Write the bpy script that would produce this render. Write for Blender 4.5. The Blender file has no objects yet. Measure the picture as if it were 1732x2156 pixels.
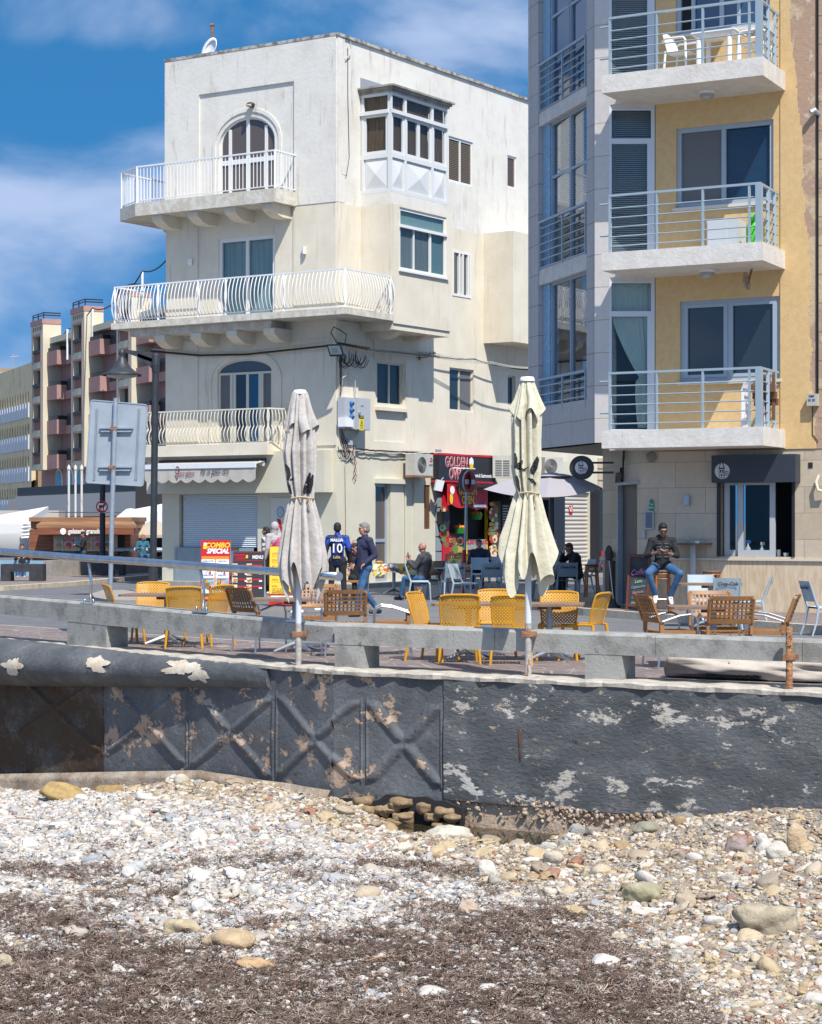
import bpy, math, random
import numpy as np
from mathutils import Vector, Matrix
random.seed(7); NP=np.random.default_rng(11)
R=math.radians
SC=bpy.context.scene; COL=SC.collection
# ---------------------------------------------------------------- camera
FPX=4264.0; HZ=1100.0; H=1.75            # focal length and horizon on a 1732 px wide frame, eye height
cd=bpy.data.cameras.new("camera"); cam=bpy.data.objects.new("camera",cd); COL.objects.link(cam)
cam.location=(0,0,H); cam.rotation_euler=(R(90),0,0)
cd.sensor_fit='HORIZONTAL'; cd.sensor_width=36; cd.lens=36*FPX/1732
cd.shift_y=(HZ-1078)/1732; cd.clip_start=.1; cd.clip_end=5000
SC.camera=cam
# ---------------------------------------------------------------- sky and sun
SUN_EL=R(54); sh=Vector((.359,-.933)).normalized()
sund=Vector((sh.x*math.cos(SUN_EL),sh.y*math.cos(SUN_EL),math.sin(SUN_EL)))
world=bpy.data.worlds.new("World"); SC.world=world; world.use_nodes=True
nt=world.node_tree; nt.nodes.clear(); N=nt.nodes.new; L=nt.links.new
sky=N('ShaderNodeTexSky'); sky.sky_type='NISHITA'; sky.sun_disc=False
sky.sun_elevation=SUN_EL; sky.sun_rotation=math.atan2(sh.x,sh.y); sky.air_density=1.0; sky.dust_density=.3; sky.ozone_density=2.5
hs=N('ShaderNodeHueSaturation'); hs.inputs['Saturation'].default_value=1.34; hs.inputs['Value'].default_value=2.0; hs.inputs['Hue'].default_value=.492
L(sky.outputs[0],hs.inputs['Color'])
tc=N('ShaderNodeTexCoord')
va=N('ShaderNodeVectorMath'); va.operation='ADD'; va.inputs[1].default_value=(0,0,.42); L(tc.outputs['Generated'],va.inputs[0])
vn=N('ShaderNodeVectorMath'); vn.operation='NORMALIZE'; L(va.outputs[0],vn.inputs[0]); L(vn.outputs[0],sky.inputs[0])
mp=N('ShaderNodeMapping'); mp.inputs['Scale'].default_value=(1.0,1.0,2.0); mp.inputs['Location'].default_value=(.31,0,.12)
L(tc.outputs['Generated'],mp.inputs[0])
n1=N('ShaderNodeTexNoise'); n1.inputs['Scale'].default_value=6; n1.inputs['Detail'].default_value=7; n1.inputs['Roughness'].default_value=.5; n1.inputs['Distortion'].default_value=.25
L(mp.outputs[0],n1.inputs['Vector'])
sx=N('ShaderNodeSeparateXYZ'); L(tc.outputs['Generated'],sx.inputs[0])
bd=N('ShaderNodeValToRGB'); e=bd.color_ramp.elements; e[0].position=0.0; e[0].color=(.30,.30,.30,1); e[1].position=1; e[1].color=(.75,.75,.75,1)
for p_,c_ in ((.07,.34),(.105,.60),(.155,.78),(.178,.40),(.21,.12),(.232,.66),(.27,.85),(.4,.5)): x_=e.new(p_); x_.color=(c_,c_,c_,1)
L(sx.outputs[2],bd.inputs[0])
ad=N('ShaderNodeMath'); ad.operation='MULTIPLY_ADD'; ad.inputs[1].default_value=.30; L(bd.outputs[0],ad.inputs[0]); L(n1.outputs[0],ad.inputs[2])
rp=N('ShaderNodeValToRGB'); rp.color_ramp.elements[0].position=.565; rp.color_ramp.elements[0].color=(0,0,0,1); rp.color_ramp.elements[1].position=.80; rp.color_ramp.elements[1].color=(.62,.62,.62,1)
rp.color_ramp.interpolation='EASE'
L(ad.outputs[0],rp.inputs[0])
mx=N('ShaderNodeMix'); mx.data_type='RGBA'; mx.inputs[7].default_value=(7.8,8.8,11.4,1)
L(rp.outputs[0],mx.inputs[0]); L(hs.outputs[0],mx.inputs[6])
bg=N('ShaderNodeBackground'); bg.inputs[1].default_value=.075; L(mx.outputs[2],bg.inputs[0])
wo=N('ShaderNodeOutputWorld'); L(bg.outputs[0],wo.inputs[0])
sl=bpy.data.lights.new("sun","SUN"); sl.energy=5.0; sl.angle=R(.53); sl.color=(1.0,.95,.87)
so=bpy.data.objects.new("sun",sl); COL.objects.link(so); so.rotation_euler=(sund).to_track_quat('Z','Y').to_euler(); so.location=(10,-10,40)
SC.view_settings.view_transform='Standard'; SC.view_settings.look='None'; SC.view_settings.gamma=1; SC.view_settings.exposure=0.3
try:
    SC.cycles.max_bounces=6; SC.cycles.diffuse_bounces=3; SC.cycles.transparent_max_bounces=12
except Exception: pass
# ---------------------------------------------------------------- helpers: where a picture point lies on a real plane
def Wp(x,y,Y): return Vector(((x-866)/FPX*Y,Y,H+(HZ-y)/FPX*Y))
def Gp(x,y,z=0.):
    Y=FPX*(H-z)/(y-HZ); return Vector(((x-866)/FPX*Y,Y,z))
class Fr:                       # vertical plane: u runs to the right, w outwards, z up
    def __init__(s,o,d):
        s.o=Vector((o[0],o[1])); s.d=Vector((d[0],d[1])).normalized(); s.n=Vector((s.d.y,-s.d.x))
    def u(s,x,w=0):
        k=(x-866)/FPX; a=s.o+s.n*w
        return (k*a.y-a.x)/(s.d.x-k*s.d.y)
    def z(s,x,y,w=0):
        a=s.o+s.n*w+s.d*s.u(x,w); return H+(HZ-y)/FPX*a.y
    def P(s,u,w,z):
        a=s.o+s.d*u+s.n*w; return Vector((a.x,a.y,z))
    def mat(s,u,w,z):            # local x right, y up, z outward
        m=Matrix(((s.d.x,0,s.n.x,0),(s.d.y,0,s.n.y,0),(0,1,0,0),(0,0,0,1))); p=s.P(u,w,z); m.translation=p; return m
    def rot(s): return math.atan2(s.d.y,s.d.x)
    def off(s,u,w=0):
        a=s.P(u,w,0); return Fr((a.x,a.y),s.d)
WORLDF=Fr((0,0),(1,0))
class MB:
    def __init__(s): s.v=[]; s.f=[]; s.smooth=False
    def add(s,vs,fs):
        b=len(s.v); s.v.extend([tuple(p) for p in vs]); s.f.extend([tuple(b+i for i in f) for f in fs]); return s
    def hexa(s,p): return s.add(p,[(0,3,2,1),(4,5,6,7),(0,1,5,4),(1,2,6,5),(2,3,7,6),(3,0,4,7)])
    def box(s,fr,u0,u1,w0,w1,z0,z1):
        if u0>u1:u0,u1=u1,u0
        if w0>w1:w0,w1=w1,w0
        if z0>z1:z0,z1=z1,z0
        P=fr.P; return s.hexa([P(u0,w1,z0),P(u1,w1,z0),P(u1,w0,z0),P(u0,w0,z0),P(u0,w1,z1),P(u1,w1,z1),P(u1,w0,z1),P(u0,w0,z1)])
    def bx(s,x0,x1,y0,y1,z0,z1): return s.box(WORLDF,x0,x1,-y1,-y0,z0,z1)
    def quad(s,a,b,c,d): return s.add([a,b,c,d],[(0,1,2,3)])
    def prism(s,pts,vec):        # polygon extruded by a vector
        n=len(pts); vec=Vector(vec); a=[Vector(p) for p in pts]; b=[p+vec for p in a]
        fs=[tuple(range(n-1,-1,-1)),tuple(range(n,2*n))]+[(i,(i+1)%n,n+(i+1)%n,n+i) for i in range(n)]
        return s.add(a+b,fs)
    def fprism(s,fr,uz,w0,w1):   # polygon in the plane, thick from w0 to w1
        return s.prism([fr.P(u,w1,z) for u,z in uz],tuple(fr.P(0,w0,0)-fr.P(0,w1,0)))
    def slab(s,xy,z0,z1): return s.prism([(x,y,z1) for x,y in xy],(0,0,z0-z1))
    def tube(s,pts,r,seg=8,r2=None,caps=True,flat=None):
        pts=[Vector(p) for p in pts]; n=len(pts); rr=[r]*n if not hasattr(r,'__len__') else list(r)
        if r2 is not None: rr=[r+(r2-r)*i/(n-1) for i in range(n)]
        T=[]
        for i in range(n):
            t=(pts[min(i+1,n-1)]-pts[max(i-1,0)]); T.append(t.normalized() if t.length>1e-9 else Vector((0,0,1)))
        ref=Vector((0,0,1)) if abs(T[0].z)<.9 else Vector((1,0,0))
        x=T[0].cross(ref).normalized(); vs=[]
        for i in range(n):
            x=(x-T[i]*x.dot(T[i])); x=x.normalized() if x.length>1e-6 else T[i].orthogonal().normalized()
            y=T[i].cross(x)
            for k in range(seg):
                a=2*math.pi*k/seg; vs.append(pts[i]+x*(math.cos(a)*rr[i])+y*(math.sin(a)*rr[i]))
        fs=[(i*seg+k,i*seg+(k+1)%seg,(i+1)*seg+(k+1)%seg,(i+1)*seg+k) for i in range(n-1) for k in range(seg)]
        if caps: fs+=[tuple(range(seg-1,-1,-1)),tuple((n-1)*seg+k for k in range(seg))]
        return s.add(vs,fs)
    def cyl(s,p,r,h,seg=16,r2=None,ax=(0,0,1)):
        p=Vector(p); return s.tube([p,p+Vector(ax)*h],[r,r if r2 is None else r2],seg)
    def lathe(s,c,prof,seg=24,M=None,arc=2*math.pi):
        c=Vector(c); n=len(prof); vs=[]; full=abs(arc-2*math.pi)<1e-6; ns=seg if full else seg+1
        for r,z in prof:
            for k in range(ns):
                a=arc*k/seg; p=Vector((r*math.cos(a),r*math.sin(a),z))
                vs.append((M@p if M else p)+c)
        fs=[]
        for i in range(n-1):
            for k in range(seg):
                k2=(k+1)%ns
                fs.append((i*ns+k,i*ns+k2,(i+1)*ns+k2,(i+1)*ns+k))
        return s.add(vs,fs)
    def ball(s,c,r,seg=12,ring=8,M=None):
        r=(r,r,r) if not hasattr(r,'__len__') else r; vs=[];c=Vector(c)
        for i in range(ring+1):
            t=math.pi*i/ring
            for k in range(seg):
                a=2*math.pi*k/seg; p=Vector((r[0]*math.sin(t)*math.cos(a),r[1]*math.sin(t)*math.sin(a),r[2]*math.cos(t)))
                vs.append((M@p if M else p)+c)
        return s.add(vs,[(i*seg+k,(i+1)*seg+k,(i+1)*seg+(k+1)%seg,i*seg+(k+1)%seg) for i in range(ring) for k in range(seg)])
    def cap(s,a,b,ra,rb=None,seg=10,M=None):       # tapered capsule
        a=Vector(a);b=Vector(b); rb=ra if rb is None else rb
        d=(b-a); Ln=d.length; d=d/Ln if Ln>1e-6 else Vector((0,0,1))
        P=[];Rr=[]
        for t in (-90,-60,-30): P.append(a+d*ra*math.sin(R(t))); Rr.append(max(ra*math.cos(R(t)),.0004))
        P.append(a);Rr.append(ra);P.append(b);Rr.append(rb)
        for t in (30,60,90): P.append(b+d*rb*math.sin(R(t))); Rr.append(max(rb*math.cos(R(t)),.0004))
        return s.tube(P,Rr,seg)
    def grid(s,rows,closed=False):
        m=len(rows[0]); vs=[p for r in rows for p in r]; fs=[]
        for i in range(len(rows)-1):
            for k in range(m if closed else m-1):
                k2=(k+1)%m; fs.append((i*m+k,i*m+k2,(i+1)*m+k2,(i+1)*m+k))
        return s.add(vs,fs)
    def wall(s,fr,u0,u1,z0,z1,holes=(),t=.2,w=0):   # facade sheet with rectangular openings and their reveals
        us=sorted({u0,u1,*[min(max(h[i],u0),u1) for h in holes for i in (0,1)]}); zs=sorted({z0,z1,*[min(max(h[i],z0),z1) for h in holes for i in (2,3)]})
        for a,b in zip(us,us[1:]):
            for c,d in zip(zs,zs[1:]):
                cu=(a+b)/2;cz=(c+d)/2
                if b-a<1e-6 or d-c<1e-6 or any(h[0]<cu<h[1] and h[2]<cz<h[3] for h in holes): continue
                s.quad(fr.P(a,w,c),fr.P(b,w,c),fr.P(b,w,d),fr.P(a,w,d))
        P=fr.P
        for a,b,c,d in [h[:4] for h in holes]:
            c=max(c,z0);d=min(d,z1);a=max(a,u0);b=min(b,u1)
            for p,q in (((a,c),(a,d)),((b,d),(b,c)),((a,d),(b,d)),((b,c),(a,c))):
                s.quad(P(p[0],w,p[1]),P(q[0],w,q[1]),P(q[0],w-t,q[1]),P(p[0],w-t,p[1]))
        return s
    def obj(s,name,mat,parent=None,smooth=None,link=True):
        me=bpy.data.meshes.new(name); v=s.v
        o=bpy.data.objects.new(name,me)
        if parent is not None:
            o.parent=parent
            inv=wm(parent).inverted(); v=[tuple(inv@Vector(p)) for p in v]
        me.from_pydata(v,[],s.f); me.materials.append(mat)
        if smooth or (smooth is None and s.smooth):
            me.polygons.foreach_set('use_smooth',[True]*len(me.polygons))
        me.update()
        COL.objects.link(o); return o
def wm(o):
    m=o.matrix_basis.copy()
    while o.parent is not None:
        o=o.parent; m=o.matrix_basis@m
    return m
def smooth_by(o,ang=40):
    me=o.data; me.polygons.foreach_set('use_smooth',[True]*len(me.polygons))
    import bmesh
    bm=bmesh.new(); bm.from_mesh(me); c=math.cos(R(ang))
    for e in bm.edges:
        if len(e.link_faces)==2 and e.link_faces[0].normal.dot(e.link_faces[1].normal)<c: e.smooth=False
    bm.to_mesh(me); bm.free(); return o
def tag(o,label,cat=None,group=None,kind=None):
    if label: o['label']=label
    if cat: o['category']=cat
    if group: o['group']=group
    if kind: o['kind']=kind
    return o
def thing(name,label,cat,loc=(0,0,0),rz=0,group=None):
    o=bpy.data.objects.new(name,None); COL.objects.link(o); o.location=loc; o.rotation_euler=(0,0,rz); o.empty_display_size=.2
    return tag(o,label,cat,group)
def struct(o): o['kind']='structure'; return o
def copy_tree(root,loc=None,rz=None,label=None,group=None):
    kids={}
    for o in bpy.data.objects:
        if o.parent is not None: kids.setdefault(o.parent.name,[]).append(o)
    def rec(o,par):
        c=o.copy(); COL.objects.link(c)
        if par is not None: c.parent=par
        for ch in kids.get(o.name,[]): rec(ch,c)
        return c
    r=rec(root,None)
    if loc is not None: r.location=loc
    if rz is not None: r.rotation_euler[2]=rz
    if label: r['label']=label
    if group: r['group']=group
    return r
def text(s,size,M,mat,name='lettering',parent=None,align='CENTER',shear=0,ext=.004,bold=0,sx=1,space=1):
    c=bpy.data.curves.new(name,'FONT'); c.body=s; c.size=size; c.align_x=align; c.align_y='CENTER'; c.extrude=ext; c.shear=shear; c.offset=bold; c.space_character=space; c.resolution_u=3
    t=bpy.data.objects.new(name,c); COL.objects.link(t)
    me=bpy.data.meshes.new_from_object(t); bpy.data.objects.remove(t); bpy.data.curves.remove(c)
    o=bpy.data.objects.new(name,me); me.materials.clear(); me.materials.append(mat); COL.objects.link(o)
    MM=M@Matrix.Diagonal((sx,1,1,1))
    if parent is not None: o.parent=parent; MM=wm(parent).inverted()@MM
    me.transform(MM); return o
# ---------------------------------------------------------------- materials
def mat(name,c,rough=.6,metal=0,c2=None,ns=3.,nd=6,lo=.35,hi=.65,bump=0,bs=40.,spec=.5,stain=None,st_s=(1.5,1.5,.35),st_lo=.55,st_hi=.75,fleck=None,fl_s=20,fl_t=.68,alpha=None,emit=0,coat=0,stretch=None):
    m=bpy.data.materials.new(name); m.use_nodes=True; t=m.node_tree; b=t.nodes['Principled BSDF']
    b.inputs['Base Color'].default_value=(*c,1); b.inputs['Roughness'].default_value=rough; b.inputs['Metallic'].default_value=metal
    b.inputs['Specular IOR Level'].default_value=spec
    if coat: b.inputs['Coat Weight'].default_value=coat
    geo=t.nodes.new('ShaderNodeNewGeometry'); pos=geo.outputs['Position']; cur=None
    def noise(scale,detail=6,vec=None,rough_=.6):
        n=t.nodes.new('ShaderNodeTexNoise'); n.inputs['Scale'].default_value=scale; n.inputs['Detail'].default_value=detail; n.inputs['Roughness'].default_value=rough_
        t.links.new(vec or pos,n.inputs['Vector']); return n.outputs[0]
    def ramp(src,a,bb):
        n=t.nodes.new('ShaderNodeMapRange'); n.inputs[1].default_value=a; n.inputs[2].default_value=bb; n.interpolation_type='SMOOTHSTEP'; t.links.new(src,n.inputs[0]); return n.outputs[0]
    def mix(f,a,bb):
        n=t.nodes.new('ShaderNodeMix'); n.data_type='RGBA'
        if isinstance(a,tuple): n.inputs[6].default_value=(*a,1)
        else: t.links.new(a,n.inputs[6])
        n.inputs[7].default_value=(*bb,1); t.links.new(f,n.inputs[0]); return n.outputs[2]
    def scaled(v):
        n=t.nodes.new('ShaderNodeMapping'); n.inputs['Scale'].default_value=v; t.links.new(pos,n.inputs[0]); return n.outputs[0]
    if c2: cur=mix(ramp(noise(ns,nd,scaled(stretch) if stretch else None),lo,hi),c,c2)
    if stain:
        cur=mix(ramp(noise(3,8,scaled(st_s)),st_lo,st_hi),cur if cur else c,stain)
    if fleck: cur=mix(ramp(noise(fl_s,4,None,.7),fl_t,fl_t+.03),cur if cur else c,fleck)
    if cur: t.links.new(cur,b.inputs['Base Color'])
    if bump:
        bn=t.nodes.new('ShaderNodeBump'); bn.inputs['Strength'].default_value=min(bump,1); bn.inputs['Distance'].default_value=.02
        t.links.new(noise(bs,5),bn.inputs['Height']); t.links.new(bn.outputs[0],b.inputs['Normal'])
    if emit: b.inputs['Emission Color'].default_value=(*c,1); b.inputs['Emission Strength'].default_value=emit
    m['b']=1; return m
def nd(m): return m.node_tree, m.node_tree.nodes['Principled BSDF']
def glassmat(name,tint,refl=.22,thru=.6,rough=.02):   # see-through pane: part clear, part tinted body, mirror-like skin
    m=bpy.data.materials.new(name); m.use_nodes=True; t=m.node_tree; t.nodes.clear()
    tr=t.nodes.new('ShaderNodeBsdfTransparent'); tr.inputs[0].default_value=(*tint,1)
    gl=t.nodes.new('ShaderNodeBsdfGlossy'); gl.inputs['Roughness'].default_value=rough; gl.inputs[0].default_value=(.9,.95,1,1)
    fr=t.nodes.new('ShaderNodeFresnel'); fr.inputs[0].default_value=1.5
    ma=t.nodes.new('ShaderNodeMath'); ma.operation='MULTIPLY_ADD'; ma.inputs[1].default_value=.8; ma.inputs[2].default_value=refl; ma.use_clamp=True
    t.links.new(fr.outputs[0],ma.inputs[0]); bk=t.nodes.new('ShaderNodeNewGeometry'); sb=t.nodes.new('ShaderNodeMath'); sb.operation='SUBTRACT'; sb.use_clamp=True; t.links.new(ma.outputs[0],sb.inputs[0]); t.links.new(bk.outputs['Backfacing'],sb.inputs[1])
    mx=t.nodes.new('ShaderNodeMixShader'); t.links.new(sb.outputs[0],mx.inputs[0]); t.links.new(tr.outputs[0],mx.inputs[1]); t.links.new(gl.outputs[0],mx.inputs[2])
    o=t.nodes.new('ShaderNodeOutputMaterial'); t.links.new(mx.outputs[0],o.inputs[0]); return m
M={}
M['white_plaster']=mat('white_plaster',(.70,.675,.615),.9,c2=(.62,.59,.53),ns=1.6,lo=.4,hi=.75,bump=.35,bs=9,stain=(.42,.36,.28),st_s=(2.0,2.0,.28),st_lo=.55,st_hi=.8,fleck=(.28,.24,.2),fl_s=9,fl_t=.77)
M['cream_plaster']=mat('cream_plaster',(.71,.655,.545),.9,c2=(.65,.595,.48),ns=1.3,bump=.2,bs=14,stain=(.50,.435,.33),st_s=(2.2,2.2,.22),st_lo=.55,st_hi=.8,fleck=(.4,.33,.25),fl_s=7,fl_t=.79)
M['green_cream']=mat('green_cream_plaster',(.62,.59,.475),.9,c2=(.58,.545,.43),ns=1.2,bump=.2,bs=14,stain=(.46,.43,.32),st_s=(1.6,1.6,.3),st_lo=.62,st_hi=.85)
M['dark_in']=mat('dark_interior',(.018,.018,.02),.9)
M['white_metal']=mat('white_painted_metal',(.74,.75,.76),.35,c2=(.66,.66,.64),ns=8,lo=.5,hi=.8)
M['white_frame']=mat('white_window_frame',(.72,.72,.70),.4)
M['grey_frame']=mat('grey_aluminium_frame',(.36,.42,.48),.35,metal=.3)
M['glass_dark']=mat('dark_window_glass',(.025,.032,.04),.04,spec=.8)
M['glass_blue']=mat('blue_window_glass',(.02,.06,.13),.04,spec=.9)
M['glass_clear']=glassmat('clear_window_glass',(.78,.83,.84),.0)
M['glass_mirror']=glassmat('reflective_window_glass',(.6,.66,.7),.16)
M['curtain']=mat('pale_curtain',(.50,.60,.60),.9,c2=(.36,.46,.47),ns=22,stretch=(1,1,.02),lo=.4,hi=.6)
M['brown_blind']=mat('brown_bamboo_blind',(.24,.125,.07),.8,c2=(.15,.075,.042),ns=30,stretch=(1,1,.05))
M['dark_net']=mat('dark_net_curtain',(.10,.09,.085),.9,c2=(.07,.065,.06),ns=18,stretch=(1,1,.03))
M['grey_net']=mat('grey_insect_screen',(.13,.135,.14),.7)
M['rust']=mat('rusty_metal',(.19,.075,.035),.85,c2=(.33,.17,.09),ns=18,bump=.5,bs=60)
M['black']=mat('black_plastic',(.018,.019,.022),.5)
M['black_metal']=mat('black_painted_metal',(.022,.026,.034),.42,metal=.2)
M['cable']=mat('black_cable',(.012,.012,.013),.6)
M['cable_white']=mat('white_cable',(.5,.48,.43),.6)
M['steel']=mat('polished_steel',(.62,.63,.65),.2,metal=1,c2=(.5,.51,.53),ns=6)
M['steel2']=mat('brushed_aluminium',(.55,.57,.6),.32,metal=.9)
M['galv']=mat('galvanised_steel',(.34,.40,.46),.45,metal=.55,c2=(.42,.47,.51),ns=14)
M['grey_box']=mat('grey_cabinet_paint',(.42,.44,.48),.5)
M['white_plastic']=mat('white_plastic',(.80,.80,.79),.45)
M['red']=mat('red_paint',(.50,.012,.02),.45)
M['darkred']=mat('dark_red_paint',(.30,.01,.015),.5)
M['yellow']=mat('yellow_print',(.80,.52,.02),.5)
M['white']=mat('white_print',(.80,.80,.80),.5)
M['blk']=mat('black_print',(.012,.013,.016),.55)
M['orange']=mat('orange_print',(.75,.22,.02),.5)
M['tan']=mat('brown_resin',(.33,.165,.065),.45,c2=(.28,.135,.05),ns=12)
M['table_brown']=mat('brown_table_top',(.25,.165,.115),.5,c2=(.20,.13,.09),ns=9)
M['skin']=mat('skin',(.46,.235,.165),.5,c2=(.40,.19,.13),ns=14)
M['skin2']=mat('tanned_skin',(.30,.15,.095),.5,c2=(.25,.12,.075),ns=14)
M['denim']=mat('blue_denim',(.028,.085,.19),.85,c2=(.05,.14,.27),ns=5,bump=.3,bs=30)
M['denim2']=mat('dark_denim',(.02,.045,.095),.85,c2=(.035,.075,.14),ns=5,bump=.3,bs=30)
M['hair_black']=mat('black_hair',(.012,.011,.011),.6,bump=.5,bs=90)
M['hair_grey']=mat('grey_hair',(.25,.24,.23),.7,c2=(.14,.13,.13),ns=50,bump=.5,bs=90)
M['hair_brown']=mat('brown_hair',(.05,.03,.02),.7,bump=.5,bs=90)
M['cloth_black']=mat('black_cloth',(.012,.012,.014),.9,c2=(.02,.02,.023),ns=10,bump=.4,bs=22)
M['cloth_navy']=mat('navy_cloth',(.022,.024,.06),.85,c2=(.03,.032,.075),ns=7,bump=.4,bs=18)
# ================================================================= white corner house
C0=(-1.97,53.8); WL=Fr(C0,(.842,-.539)); WR=Fr(C0,(.553,.834))
house=thing('corner_house','cream and white plastered corner house with three curved and straight railed balconies','building',(C0[0],C0[1],0),WL.rot())
UL=WL.u(349.5); ZR=WL.z(710,72); ZT=WL.z(710,424); ZG=WL.z(710,948)
UR=22.
def bar(mb,fr,u0,u1,w0,w1,z0,z1): return mb.box(fr,u0,u1,w0,w1,z0,z1)
def window(par,fr,u0,u1,z0,z1,w,fm,gm,cols=(.5,),rows=(),t=.05,d=.05,back=None,bw=.06,name='window',panemats=None,sill=None):
    """frame of bars with one pane per light; returns the frame object"""
    mb=MB(); us=[u0]+[u0+(u1-u0)*c for c in cols]+[u1]; zs=[z0]+[z0+(z1-z0)*c for c in rows]+[z1]
    for k,x in enumerate(us):
        e=t if 0<k<len(us)-1 else t; a=x-e/2 if 0<k<len(us)-1 else (x if k==0 else x-e); mb.box(fr,a,a+e,w-d,w,z0,z1)
    for k,z in enumerate(zs):
        a=z-t/2 if 0<k<len(zs)-1 else (z if k==0 else z-t); mb.box(fr,u0+t,u1-t,w-d+.003,w-.003,a,a+t)
    f=mb.obj(name,fm,par); i=0
    for k in range(len(us)-1):
        for j in range(len(zs)-1):
            gmm=panemats[i] if panemats else gm; i+=1
            if gmm is None: continue
            MB().box(fr,us[k]+t*.4,us[k+1]-t*.4,w-d+.012,w-d+.02,zs[j]+t*.4,zs[j+1]-t*.4).obj('pane',gmm,f)
    if back: MB().box(fr,u0+.01,u1-.01,w-d-bw-.01,w-d-bw,z0+.01,z1-.01).obj('blind',back,f)
    return f
def arch_fill(mb,fr,u0,u1,zs,zt,w0,w1,seg=14):     # spandrels between an elliptical arch and its box
    c=(u0+u1)/2; a=(u1-u0)/2; h=zt-zs
    for s in (-1,1):
        pts=[(c+s*a*math.cos(R(90*i/seg)),zs+h*math.sin(R(90*i/seg))) for i in range(seg+1)]
        for p,q in zip(pts,pts[1:]):
            poly=[p,q,(q[0],zt),(p[0],zt)]
            if s>0: poly=poly[::-1]
            mb.fprism(fr,poly,w0,w1)
    return mb
def arch_ring(mb,fr,u0,u1,zb,zs,zt,th,w0,w1,seg=28,sides=True):   # raised or framing band that follows an arch
    c=(u0+u1)/2; a=(u1-u0)/2; h=zt-zs; ins=[];out=[]
    for i in range(seg+1):
        t=math.pi*i/seg; ins.append((c-(a-th)*math.cos(t),zs+(h-th)*math.sin(t))); out.append((c-a*math.cos(t),zs+h*math.sin(t)))
    for i in range(seg): mb.fprism(fr,[ins[i],ins[i+1],out[i+1],out[i]],w0,w1)
    if sides:
        mb.box(fr,u0,u0+th,w0,w1,zb,zs); mb.box(fr,u1-th,u1,w0,w1,zb,zs)
    return mb
Lu=lambda x,w=0:WL.u(x,w); Lz=lambda x,y,w=0:WL.z(x,y,w); Ru=lambda x,w=0:WR.u(x,w); Rz=lambda x,y,w=0:WR.z(x,y,w)
# --- slab heights
ZS3=Lz(600,394); ZS2=WL.z(709,640); ZS1=Lz(590,940)
zS3t=WL.z(578,395,1.0); zS3b=zS3t-.36; zS2t=WL.z(728,645.7,1.12); zS2b=zS2t-.18; zS1t=WL.z(563,933,.72); zS1b=zS1t-.30
# openings on the left facade
aD3=(Lu(461.7),Lu(579),zS3t,Lz(519,246)); aD2=(Lu(460),Lu(579.3),zS2t,Lz(519,498)); aD1=(Lu(458),Lu(573),zS1t,Lz(517,755.5))
SH=(Lu(381),Lu(542.7),0.15,Lz(460,1041)); zFb=Lz(600,1037.5)
mb=MB(); mb.wall(WL,UL,0,ZT,ZR,[aD3],t=.16)
arch_fill(mb,WL,aD3[0],aD3[1],Lz(519,300),aD3[3],-.16,-.001)
# recessed rectangular field shown by a raised surround
e0,e1=Lu(421.5),Lu(621.6); zr=Lz(621,170.5)
# right facade top storey
hA=(Ru(945),Ru(996.7),Rz(970,387),Rz(970,292)); hS=(Ru(1069),Ru(1088.4),Rz(1078,396),Rz(1078,328))
mb.wall(WR,0,UR,ZT,ZR,[hA,hS],t=.14)
top=mb.obj('upper_wall',M['white_plaster'],house)
mb=MB(); 
for a,b,c,d in ((UL,e0,ZT,ZR-.02),(e1,-.0,ZT,ZR-.02),(e0,e1,zr,ZR-.02)): mb.box(WL,a,b,.001,.05,c,d)
arch_ring(mb,WL,Lu(449),Lu(594),zS3t,Lz(519,300),Lz(519,228),.10,.001,.03)
mb.box(WR,-.0,.32,.001,.035,ZT,ZR-.03)
mb.obj('surround',M['white_plaster'],house)
mb=MB()
for f,a,b in ((WL,UL-.02,.04),(WR,-.04,UR)): mb.box(f,a,b,-.25,.06,ZR-.03,ZR+.05)
mb.obj('parapet_coping',mat('stained_coping',(.44,.42,.37),.95,c2=(.16,.145,.12),ns=4,lo=.42,hi=.62,bump=.5,bs=20),house)
# middle storeys
mb=MB(); mb.wall(WL,UL,0,ZG,ZT,[aD2,aD1],t=.14); arch_fill(mb,WL,aD1[0],aD1[1],Lz(517,783),aD1[3],-.14,-.001)
hD=(Ru(794.7),Ru(849.4),Rz(822,853),Rz(822,763)); hE=(Ru(947.3),Ru(998.5),Rz(973,866),Rz(973,776)); hF=(Ru(1070),Ru(1086),Rz(1078,852),Rz(1078,790.7))
hC=(Ru(952.8),Ru(991.6),Rz(972,625),Rz(972,529))
mb.wall(WR,0,UR,ZG,ZT,[hD,hE,hF,hC],t=.14)
mb.obj('middle_wall',M['cream_plaster'],house)
# shallow relief on the middle storeys
mb=MB()
for a,b,c,d in ((Lu(418),Lu(452),Lz(430,915),Lz(430,735)),): pass
for x0,x1,y0,y1 in ((619.5,709,424,640),(352,418,430,650),(619.5,709,715,938)): mb.box(WL,Lu(x0),Lu(x1)-.0,.001,.035,Lz((x0+x1)/2,y1),Lz((x0+x1)/2,y0))
mb.box(WL,Lu(350.5),Lu(418),.001,.035,Lz(390,930),Lz(390,718))
arch_ring(mb,WL,Lu(441),Lu(594),zS1t,Lz(517,800),Lz(517,735),.09,.001,.03)
mb.box(WR,0,Ru(757),.001,.03,Rz(740,640),ZT-.01)
for x0,x1 in ((711,752),(852,879)): mb.box(WR,Ru(x0),Ru(x1),.001,.045,ZG+.01,zS2b-.02)
mb.box(WR,Ru(787),Ru(852)-.005,.001,.045,Rz(820,759),zS2b-.02)
mb.box(WR,Ru(787),Ru(852),.001,.03,ZG+.01,Rz(820,930))
mb.box(WR,Ru(790),Ru(853),.001,.14,Rz(822,866),Rz(822,859))
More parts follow.
